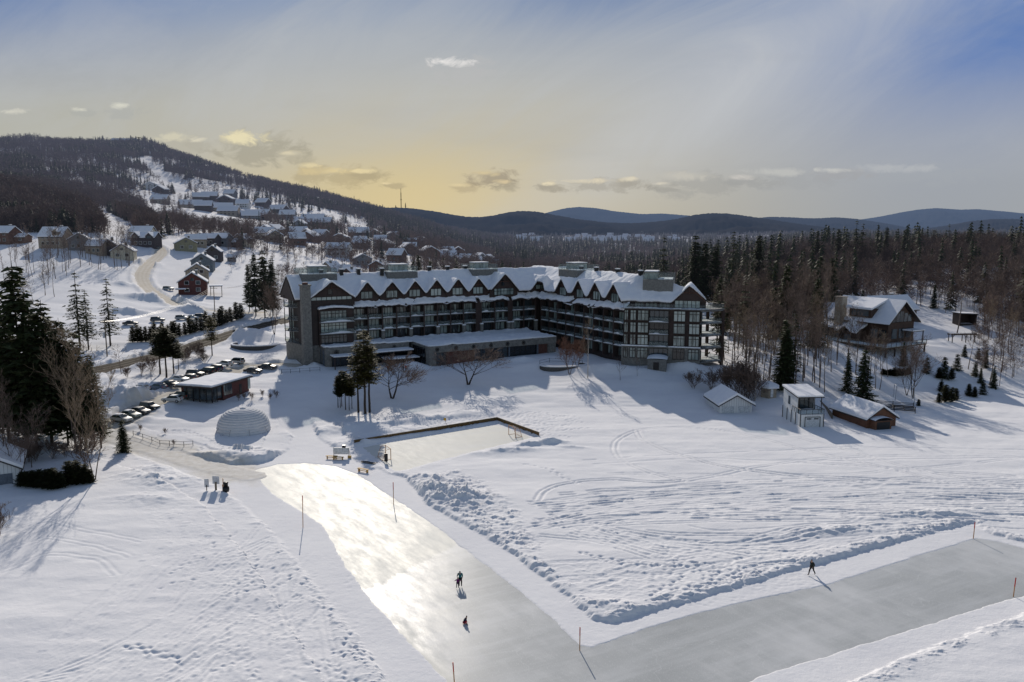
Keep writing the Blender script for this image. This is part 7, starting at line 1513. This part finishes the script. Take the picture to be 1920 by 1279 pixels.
# markers
def marker(px, py, top, label, lean=(0, 0), red=.35, mat='pole_orange'):
    x, y = W(px, py, .1); z = gz(x, y); d = y*cp+HC*sp; h = (py-top)*d/F*1.04; o = empty('marker_pole', (x, y, z), 0, label, 'pole'); dx, dy = lean; b = MB(); b.tube([(0, 0, -.3), (dx*(1-red), dy*(1-red), h*(1-red))], .05, 6); b.build('shaft', mat, o); b = MB(); b.tube([(dx*(1-red), dy*(1-red), h*(1-red)), (dx, dy, h)], .056, 6); b.build('painted_tip', 'pole_red', o)
marker(738, 945, 902, 'orange marker pole on the snow right of the bright ice'); marker(568, 988, 928, 'thin orange marker pole on the left side of the bright ice', (.1, 0), .15); marker(1087, 1218, 1172, 'orange marker pole with dark tip where the two ice lanes meet'); marker(853, 1290, 1238, 'orange marker pole at the bottom edge of the picture', (-.15, 0)); marker(1825, 1009, 978, 'yellow marker pole with red tip at the far right ice corner', (.05, 0)); marker(1900, 1117, 1080, 'yellow marker pole with red tip at the right edge below its twin', (.1, 0), .45)
# sign group
x0_, y0_ = W(405, 918, .6)
def sg(dx, w_, z0, z1, rz, label, panel, post, pr=.05, th=.05):
    x, y = x0_+dx, y0_; z = gz(x, y); o = empty('sign', (x, y, z), rz, label, 'sign'); b = MB(); b.box(-w_/2, w_/2, -th/2, th/2, z0, z1); b.build('panel', panel, o); b = MB(); b.box(-pr, pr, -.14, -.03, -.4, z0+.3); b.build('post', post, o); return o
sg(-1.35, .65, .5, 1.75, R(4), 'narrow grey sign at the left of the sign cluster', 'signwhite', 'metal'); sg(.05, 1.1, .95, 2.15, R(-12), 'large square grey sign in the middle of the sign cluster', 'signwhite', 'greywood', .14); sg(1.1, .40, .8, 2.0, R(-58), 'narrow red edged sign at the right of the sign cluster', 'pole_orange', 'pole_orange')
x, y = x0_+1.5, y0_-.1; o = empty('life_ring', (x, y, gz(x, y)+.95), 0, 'red and dark ring hung beside the right sign', 'ring'); b = MB()
pts = [(.26*math.cos(t), 0, .26*math.sin(t)) for t in np.linspace(0, 2*math.pi, 17)]; b.tube(pts, .09, 8, cap=False); b.build('ring', 'pole_red', o, True); b = MB(); b.tube([(-.2, .12, -1.0), (-.2, .12, .4)], .04, 5); b.build('post', 'greywood', o)
x, y = x0_+1.75, y0_-.75; o = empty('litter_bin', (x, y, gz(x, y)), 0, 'round black litter bin at the right foot of the sign mound', 'bin'); b = MB(); b.lathe([(.02, 0), (.42, 0), (.5, .3), (.46, .75), (.02, .78)], n=16); b.build('drum', 'black', o, True); b = MB(); b.lathe([(.02, .79), (.32, .79), (.34, 1.25), (.40, 1.3), (.38, 1.42), (.02, 1.45)], n=16); b.build('lid', 'black', o, True)
# poles and wires
def utility(px, py, top, label, ymin=150, lamp=False, tr=False):
    x, y, z = G(px, py, ymin); d = y*cp+(HC-z)*sp; h = (py-top)*d/F; o = empty('utility_pole', (x, y, z), 0, label, 'utility pole'); b = MB(); b.tube([(0, 0, -.5), (0, 0, h)], [.17, .12], 7); b.build('shaft', 'greywood', o); b = MB(); b.box(-1.2, 1.2, -.08, .08, h-.9, h-.7); b.build('crossarm', 'greywood', o)
    if lamp: b = MB(); b.tube([(0, 0, h*.55), (2.6, -.3, h*.6)], .05, 5); b.tube([(2.4, -.3, h*.6-.05), (3.1, -.3, h*.6-.02)], .11, 5); b.build('street_lamp_arm', 'metal', o)
    if tr: b = MB(); b.tube([(-.45, 0, h*.5), (-.45, 0, h*.66)], .32, 8); b.build('transformer', 'signwhite', o)
    return (x, y, z+h-.6)
q1 = utility(201, 668, 598, 'wooden utility pole with transformer by the main road', lamp=True, tr=True); q2 = utility(403, 588, 538, 'wooden utility pole with lamp arm where the roads meet', lamp=True); q3 = utility(515, 575, 505, 'utility pole behind the left end of the hotel', 200)
o = empty('power_line', (0, 0, 0), 0, 'thin power lines running along the main road', 'wires')
for i, off in enumerate((-1, 0, 1)):
    b = MB()
    for a, c in ((q1, q2), (q2, q3)):
        pts = [(a[0]+(c[0]-a[0])*t+off, a[1]+(c[1]-a[1])*t, a[2]+(c[2]-a[2])*t-2.2*4*t*(1-t)) for t in np.linspace(0, 1, 12)]; b.tube(pts, .025, 3, cap=False)
    b.build('wire', 'black', o)
def Zp(px, Yv): X = (px-960)/F*Yv; return X, Yv, float(hbase(X, Yv))
for (px, Yv, h, lb) in ((277, 2010, 14, 'tall chairlift tower on the mountain crest right of the lodge'), (288, 2000, 10, 'second chairlift tower on the mountain crest'), (313, 1960, 9, 'third chairlift tower down the mountain crest')):
    x, y, z = Zp(px, Yv); o = empty('lift_tower', (x, y, z+6), 0, lb, 'lift tower'); b = MB(); b.tube([(0, 0, -8), (0, 0, h)], .8, 5); b.build('mast', 'metal', o); b = MB(); b.tube([(-7, 0, h-1), (7, 0, h-1)], .6, 5); b.build('crossbar', 'metal', o)
for (px, h, lb) in ((755, 118, 'tall radio mast on the distant hill'), (763, 36, 'short radio mast right of the tall one'), (745, 22, 'stubby radio mast left of the tall one')):
    Yv = 4750; X = (px-960)/F*Yv; z = HC+(428-391)*Yv/F; o = empty('radio_mast', (X, Yv, z-5), 0, lb, 'mast'); b = MB(); b.tube([(0, 0, 0), (0, 0, h*.8)], 2.2, 4); b.tube([(0, 0, h*.8), (0, 0, h)], 1.2, 4); b.build('shaft', 'metal', o); b = MB(); b.tube([(-5, 0, h*.45), (5, 0, h*.45)], 1.2, 4); b.build('antenna', 'metal', o)
# fences near the garden
def fence(pts, h, label, wire=True, z=None, name='fence'):
    P3 = []
    for (px, py) in pts: x, y, zz = G(px, py, 100); P3.append((x, y, zz))
    o = empty(name, (0, 0, 0), 0, label, 'fence'); b = MB(); pb = MB()
    for i in range(len(P3)-1):
        a, c = Vector(P3[i]), Vector(P3[i+1]); n_ = max(1, int((c-a).length/2.4))
        for k in range(n_+1): p = a.lerp(c, k/n_); zz = gz(p.x, p.y); MB().tube([(p.x, p.y, zz-.3), (p.x, p.y, zz+h)], .05, 5).build('post', 'metal', o)
        for f in (.35, .95): b.tube([(a.x, a.y, gz(a.x, a.y)+h*f), (c.x, c.y, gz(c.x, c.y)+h*f)], .03, 4)
    b.build('rail', 'metal', o)
fence([(250, 818), (268, 824), (285, 830), (300, 836), (318, 838), (345, 840), (362, 838)], .95, 'low wire garden fence curving beside the sandy footpath'); fence([(528, 702), (545, 701), (562, 700), (600, 697)], 1.1, 'dark rail fence left of the stone entrance', ); fence([(1012, 690), (1030, 684), (1060, 682), (1092, 684)], 1.1, 'thin pool railing beside the curved pool wall')
# ================================================================ cars
def car_proto(paint_, wagon=0):
    """built facing +x, 4.4 m long"""
    parts = {}
    if wagon == 2: prof = [(-2.2, .35), (-2.2, 1.0), (-2.05, 1.15), (-1.95, 1.66), (.2, 1.70), (.95, 1.12), (2.05, .98), (2.2, .7), (2.15, .32)]
    elif wagon == 1: prof = [(-2.05, .35), (-2.1, .95), (-1.85, 1.10), (-1.35, 1.47), (.25, 1.50), (1.0, 1.02), (1.95, .88), (2.1, .62), (2.05, .30)]
    else: prof = [(-2.25, .35), (-2.28, .90), (-1.55, 1.0), (-1.0, 1.40), (.25, 1.43), (1.0, 1.0), (2.05, .84), (2.22, .6), (2.15, .30)]
    n = len(prof); V = []; hw = .88
    for (f, y) in ((1, -1), (1, 1)):
        for x, z in prof: t = max(0, (z-.95)/.75); V.append((x, y*hw*(1-.22*t), z))
    me = MB(); me.v = V
    me.f.append(tuple(range(n-1, -1, -1))); me.f.append(tuple(range(n, 2*n))); me.m += [0, 0]
    for i in range(n): j = (i+1) % n; me.f.append((i, j, n+j, n+i)); me.m.append(0)
    parts['body'] = me
    g = MB(); zt = prof[4][1]-.08; xr, xf = prof[3][0], prof[4][0]; xh = prof[5][0]; xb = prof[2][0]; zb = 1.02
    for s in (-1, 1):
        y0, y1 = s*(hw*.985+.02), s*(hw*(1-.22*(zt-.95)/.75)+.012); a = [(xb+.15, y0, zb), (xh-.12, y0, zb), (xf+.05, y1, zt), (xr+.08, y1, zt)]; g.quad(*a)
    zz = zt; f5, f4 = prof[5], prof[4]; g.quad((f5[0]+.0, -.70, f5[1]+.04), (f5[0], .70, f5[1]+.04), (f4[0]+.10, .62, f4[1]-.03), (f4[0]+.10, -.62, f4[1]-.03)); b2, b3 = prof[2], prof[3]; g.quad((b2[0]-.04, -.66, b2[1]+.04), (b2[0]-.04, .66, b2[1]+.04), (b3[0]-.06, .6, b3[1]-.05), (b3[0]-.06, -.6, b3[1]-.05)); parts['windows'] = g
    return parts, prof
def make_car(paint_, wagon, label, snow=False):
    pr, prof = car_proto(paint_, wagon); o = empty('parked_car', (0, 0, 0), 0, label, 'car', 'cars in the snowy car parks')
    bd = pr['body'].build('body', paint_, o); md = bd.modifiers.new('b', 'BEVEL'); md.width = .10; md.segments = 3; md.limit_method = 'ANGLE'; md.angle_limit = R(20)
    for p in bd.data.polygons: p.use_smooth = True
    pr['windows'].build('windows', 'carglass', o)
    for x in (-1.35, 1.35):
        for s in (-1, 1): b = MB(); b.tube([(x, s*.68, .33), (x, s*.92, .33)], .33, 14); wl = b.build('wheel', 'tyre', o); b = MB(); b.tube([(x, s*.925, .33), (x, s*.935, .33)], .19, 10); b.build('rim', 'signwhite', wl)
    for s in (-1, 1): b = MB(); b.box(2.02, 2.19, s*.62-.18, s*.62+.18, .62, .76); b.build('headlight', 'lamp', o); b = MB(); b.box(prof[1][0]-.03, prof[1][0]+.06, s*.66-.14, s*.66+.14, .78, .95); b.build('taillight', 'pole_red', o)
    if snow: b = MB(); b.grid(np.linspace(prof[3][0]+.1, prof[4][0]-.05, 6), np.linspace(-.55, .55, 5), lambda X, Y: prof[4][1]+.05+.05*np.cos(Y*2)); b.build('roof_snow', 'snow', o, True)
    return o
CARS = [(263, 740, 'cwhite', 1, 168, 'white hatchback parked alone at the near end of the upper row', 0), (296, 731, 'cblue', 1, 160, 'blue grey hatchback second in the upper row', 0), (320, 727, 'cblack', 0, -18, 'black sedan third in the upper row, nose toward the lane', 0), (338, 719, 'cwhite', 0, -18, 'white sedan fourth in the upper row', 1), (354, 714, 'cgrey', 1, 160, 'dark grey hatchback behind the white sedan', 0), (367, 707, 'cblack', 2, -18, 'black wagon above the pavilion roof', 1), (387, 701, 'cblack', 2, 162, 'black tall car left of the navy one', 0), (403, 696, 'cnavy', 2, 150, 'navy car wedged before the two white ones', 0), (422, 690, 'cwhite', 1, 160, 'white hatchback left of the last car of the upper row', 0), (443, 684, 'csilver', 2, 165, 'silver car at the far end of the upper row', 1), (475, 700, 'cblack', 0, -12, 'black low car behind the right end of the pavilion', 1), (502, 694, 'cblack', 0, -8, 'black sedan alone near the hotel drive', 0), (324, 758, 'cwhite', 1, 172, 'white hatchback in the shade left of the pavilion', 0), (338, 750, 'cblack', 2, 165, 'black car half hidden behind the white shaded one', 0), (281, 768, 'cblack', 2, -22, 'black wagon at the top of the lower row', 0), (262, 775, 'cgrey', 0, -22, 'dark sedan second in the lower row', 0), (244, 782, 'cgreen', 0, -22, 'grey green sedan third in the lower row', 1), (228, 790, 'csilver', 1, -22, 'silver car lowest in the lower row beside the evergreens', 1),
 (342, 599, 'csilver', 2, 8, 'snowy car behind the cedar hedge at the left', 1), (360, 598, 'cwhite', 0, 8, 'white car behind the cedar hedge', 1), (378, 597, 'cblack', 2, 8, 'dark van like car behind the cedar hedge', 1), (296, 603, 'cgrey', 2, 10, 'snow topped car peeking over the hedge', 1), (245, 610, 'cblack', 0, 10, 'dark car left of the hedge end', 1), (292, 466, 'cgrey', 2, 20, 'grey car on the snow where the village road bends', 1), (316, 545, 'csilver', 2, -10, 'snowed in car beside the dark red chalet', 1)]
for (px, py, pt, wg, rz, lb, sn_) in CARS:
    o = make_car(pt, wg, lb, bool(sn_)); x, y, z = G(px, py, 140); o.location = (x, y, z+.02 if z > gz(x, y)-.5 else z); o.rotation_euler = (0, 0, R(rz)+R(random.uniform(-4, 4)))
# ================================================================ people
def skinned(name, joints, edges, radii, mat, parent, sub=2, root=0):
    me = bpy.data.meshes.new(name); me.from_pydata(joints, edges, []); o = bpy.data.objects.new(name, me); COL.objects.link(o)
    md = o.modifiers.new('skin', 'SKIN'); md.use_smooth_shade = True
    for i, v in enumerate(me.skin_vertices[0].data): r = radii[i]; v.radius = (r, r) if not isinstance(r, tuple) else r; v.use_root = (i == root)
    s = o.modifiers.new('sub', 'SUBSURF'); s.levels = sub; s.render_levels = sub; me.materials.append(M[mat]); o.parent = parent; return o
def person(loc, rz, label, J, cols, scale=1.0, skates=True):
    """J: dict of joints. body is one continuous skin; clothing and hair are children"""
    o = empty('person', loc, rz, label, 'person'); o.scale = (scale,)*3
    g = lambda k: Vector(J[k])
    names = ['pelvis', 'waist', 'chest', 'neck', 'head', 'crown', 'shL', 'elL', 'wrL', 'shR', 'elR', 'wrR', 'hipL', 'knL', 'anL', 'toL', 'hipR', 'knR', 'anR', 'toR']
    rad = dict(pelvis=.13, waist=.115, chest=.135, neck=.055, head=.095, crown=.075, shL=.06, elL=.042, wrL=.03, shR=.06, elR=.042, wrR=.03, hipL=.085, knL=.058, anL=.042, toL=.035, hipR=.085, knR=.058, anR=.042, toR=.035)
    E = [('pelvis', 'waist'), ('waist', 'chest'), ('chest', 'neck'), ('neck', 'head'), ('head', 'crown'), ('chest', 'shL'), ('shL', 'elL'), ('elL', 'wrL'), ('chest', 'shR'), ('shR', 'elR'), ('elR', 'wrR'), ('pelvis', 'hipL'), ('hipL', 'knL'), ('knL', 'anL'), ('anL', 'toL'), ('pelvis', 'hipR'), ('hipR', 'knR'), ('knR', 'anR'), ('anR', 'toR')]
    ix = {n: i for i, n in enumerate(names)}; joints = [tuple(J[n]) for n in names]; radii = [rad[n] for n in names]; edges = [(ix[a], ix[b]) for a, b in E]
    # palms and five separate fingers grown from each wrist
    for s in ('L', 'R'):
        w = g('wr'+s); d = (w-g('el'+s)).normalized(); sd = d.cross(Vector((0, 0, 1))); sd = sd.normalized() if sd.length > .1 else Vector((1, 0, 0)); up = sd.cross(d).normalized()
        palm = w+d*.06; joints.append(tuple(palm)); radii.append((.04, .022)); pi_ = len(joints)-1; edges.append((ix['wr'+s], pi_))
        for k, (off, ln) in enumerate(((-.030, .070), (-.010, .082), (.010, .076), (.030, .058))):
            a = palm+d*.035+sd*off; m_a = a+d*ln*.5-up*.012; e_ = a+d*ln-up*.035; i0 = len(joints); joints += [tuple(a), tuple(m_a), tuple(e_)]; radii += [.011, .009, .008]; edges += [(pi_, i0), (i0, i0+1), (i0+1, i0+2)]
        a = palm-sd*.04; e_ = palm-sd*.065+d*.04-up*.01; i0 = len(joints); joints += [tuple(a), tuple(e_)]; radii += [.014, .010]; edges += [(pi_, i0), (i0, i0+1)]
    body = skinned('body', joints, edges, radii, 'skin', o, 1)
    jk = ['pelvis', 'waist', 'chest', 'neck', 'shL', 'elL', 'wrL', 'shR', 'elR', 'wrR']; jr = dict(pelvis=.17, waist=.155, chest=.175, neck=.075, shL=.09, elL=.068, wrL=.05, shR=.09, elR=.068, wrR=.05)
    ji = {n: i for i, n in enumerate(jk)}; skinned('jacket', [tuple(J[n]) for n in jk], [(ji[a], ji[b]) for a, b in E if a in ji and b in ji], [jr[n] for n in jk], cols[0], o, 2)
    tk = ['pelvis', 'hipL', 'knL', 'anL', 'hipR', 'knR', 'anR']; trd = dict(pelvis=.155, hipL=.115, knL=.082, anL=.062, hipR=.115, knR=.082, anR=.062); ti = {n: i for i, n in enumerate(tk)}
    skinned('trousers', [tuple(J[n]) for n in tk], [(ti[a], ti[b]) for a, b in E if a in ti and b in ti], [trd[n] for n in tk], cols[1], o, 2)
    for s in ('L', 'R'):
        a, t = g('an'+s), g('to'+s); heel = a+(a-t).normalized()*.03; sk = skinned('skate' if skates else 'boot', [tuple(a+Vector((0, 0, .06))), tuple(a-Vector((0, 0, .03))), tuple(t)], [(0, 1), (1, 2)], [.06, .058, .045], 'black', o, 1)
        if skates: b = MB(); dd = (t-a); b.extr([tuple(a-dd*.25+Vector((0, 0, -.10))), tuple(t+dd*.15+Vector((0, 0, -.06))), tuple(t+dd*.15+Vector((0, 0, -.03))), tuple(a-dd*.25+Vector((0, 0, -.05)))], (.012, 0, 0)); b.build('blade', 'signwhite', sk)
    # head: cap or hair over the back, small face features
    h, c = g('head'), g('crown'); f = Vector(J.get('face', (0, -1, 0))).normalized(); up = (c-h).normalized()
    skinned(cols[3] if len(cols) > 3 else 'hat', [tuple(h+up*.035-f*.018), tuple(c+up*.015-f*.018)], [(0, 1)], [.112, .095], cols[2], o, 2)
    b = MB(); nz = h-up*.005+f*.095; b.tube([tuple(nz+up*.02), tuple(nz+f*.022-up*.012)], [.010, .016], 6); b.build('nose', 'skin', o); sdv = f.cross(up)
    for s in (-1, 1): b = MB(); e_ = h+up*.02+f*.09+sdv*s*.032; b.tube([tuple(e_), tuple(e_+f*.008)], .010, 6); b.build('eye', 'black', o)
    for s in (-1, 1): b = MB(); e_ = h+sdv*s*.092; b.tube([tuple(e_-up*.03), tuple(e_+up*.03)], .016, 6); b.build('ear', 'skin', o)
    b = MB(); mth = h-up*.045+f*.085; b.tube([tuple(mth-sdv*.025), tuple(mth+sdv*.025)], .006, 5); b.build('mouth', 'redcloth', o)
    return o
# adult bent over a child, both seen from behind, moving away up the ice
x, y = W(863, 1101, 0)
person((x, y, .10), R(180), 'adult in teal jacket and black trousers bending over a child on the ice', dict(pelvis=(0, 0, .93), waist=(0, -.10, 1.10), chest=(.02, -.28, 1.28), neck=(.04, -.40, 1.36), head=(.06, -.52, 1.40), crown=(.07, -.60, 1.46), face=(0, -.7, -.7), shL=(-.19, -.32, 1.30), elL=(-.23, -.42, 1.02), wrL=(-.20, -.52, .80), shR=(.22, -.32, 1.30), elR=(.34, -.46, 1.05), wrR=(.36, -.62, .86), hipL=(-.11, 0, .88), knL=(-.14, -.07, .48), anL=(-.14, .04, .08), toL=(-.16, -.13, .03), hipR=(.11, 0, .88), knR=(.12, -.10, .48), anR=(.12, 0, .08), toR=(.14, -.17, .03)), ('teal', 'blackcloth', 'teal', 'hood'), 1.0)
x, y = W(858, 1104, 0)
person((x, y, .07), R(180), 'small child in purple jacket and navy trousers learning to skate', dict(pelvis=(0, 0, .93), waist=(0, -.04, 1.10), chest=(0, -.10, 1.32), neck=(0, -.13, 1.48), head=(0, -.15, 1.62), crown=(0, -.16, 1.74), shL=(-.20, -.10, 1.38), elL=(-.40, -.05, 1.25), wrL=(-.60, -.02, 1.22), shR=(.20, -.10, 1.38), elR=(.36, -.22, 1.2), wrR=(.50, -.30, 1.1), hipL=(-.11, 0, .88), knL=(-.14, -.10, .48), anL=(-.16, 0, .09), toL=(-.18, -.17, .04), hipR=(.11, 0, .88), knR=(.14, -.12, .48), anR=(.16, 0, .09), toR=(.18, -.17, .04)), ('purple', 'navycloth', 'navycloth', 'hat'), .68)
x, y = W(871, 1169, 0)
person((x, y, .02), R(70), 'child in navy jacket and red trousers sitting on the ice', dict(pelvis=(0, .05, .17), waist=(0, -.03, .34), chest=(0, -.14, .55), neck=(0, -.20, .72), head=(0, -.26, .84), crown=(0, -.31, .95), face=(0, -.8, -.4), shL=(-.19, -.14, .62), elL=(-.28, -.02, .38), wrL=(-.30, -.12, .14), shR=(.19, -.16, .62), elR=(.27, -.06, .38), wrR=(.28, -.18, .14), hipL=(-.11, .02, .16), knL=(-.20, -.26, .36), anL=(-.18, -.34, .08), toL=(-.20, -.52, .04), hipR=(.11, .02, .16), knR=(.24, -.22, .14), anR=(.26, .14, .08), toR=(.28, .28, .05)), ('navycloth', 'redcloth', 'navycloth', 'hat'), .85)
x, y = W(1522, 1079, 0)
person((x, y, .09), R(-60), 'person in dark olive coat and black trousers striding beside the ice', dict(pelvis=(0, 0, .95), waist=(0, -.02, 1.12), chest=(0, -.05, 1.34), neck=(0, -.08, 1.50), head=(0, -.13, 1.62), crown=(0, -.15, 1.74), face=(0, -.9, -.3), shL=(-.20, -.04, 1.40), elL=(-.25, .08, 1.14), wrL=(-.20, -.08, .98), shR=(.20, -.04, 1.40), elR=(.25, .08, 1.14), wrR=(.18, -.10, 1.0), hipL=(-.11, 0, .90), knL=(-.12, -.25, .52), anL=(-.12, -.36, .10), toL=(-.13, -.55, .06), hipR=(.11, 0, .90), knR=(.12, .12, .50), anR=(.12, .38, .12), toR=(.13, .22, .03)), ('olive', 'blackcloth', 'blackcloth', 'hood'), 1.04, skates=False)
stand = dict(pelvis=(0, 0, .95), waist=(0, -.01, 1.12), chest=(0, -.03, 1.34), neck=(0, -.04, 1.50), head=(0, -.06, 1.62), crown=(0, -.06, 1.74), shL=(-.20, -.02, 1.40), elL=(-.26, .03, 1.14), wrL=(-.24, -.08, .92), shR=(.20, -.02, 1.40), elR=(.26, .03, 1.14), wrR=(.24, -.08, .92), hipL=(-.11, 0, .90), knL=(-.12, -.04, .50), anL=(-.13, 0, .09), toL=(-.14, -.17, .04), hipR=(.11, 0, .90), knR=(.12, -.02, .50), anR=(.13, .04, .09), toR=(.14, -.13, .04))
for (px, cols, rz, lb) in ((728, ('redcloth', 'blackcloth', 'blackcloth'), 20, 'person in red coat standing at the hotel entrance, leftmost'), (734, ('whitecloth', 'navycloth', 'blackcloth'), -30, 'person in pale coat at the hotel entrance beside the red coat'), (756, ('navycloth', 'blackcloth', 'redcloth'), 60, 'person in navy coat and red hat at the entrance steps'), (761, ('redcloth', 'navycloth', 'whitecloth'), -10, 'person in red coat and white hat right at the entrance steps')):
    x, y, z = G(px, 697, 150); person((x, y, gz(x, y)), R(rz), lb, stand, cols, 1.0, skates=False)
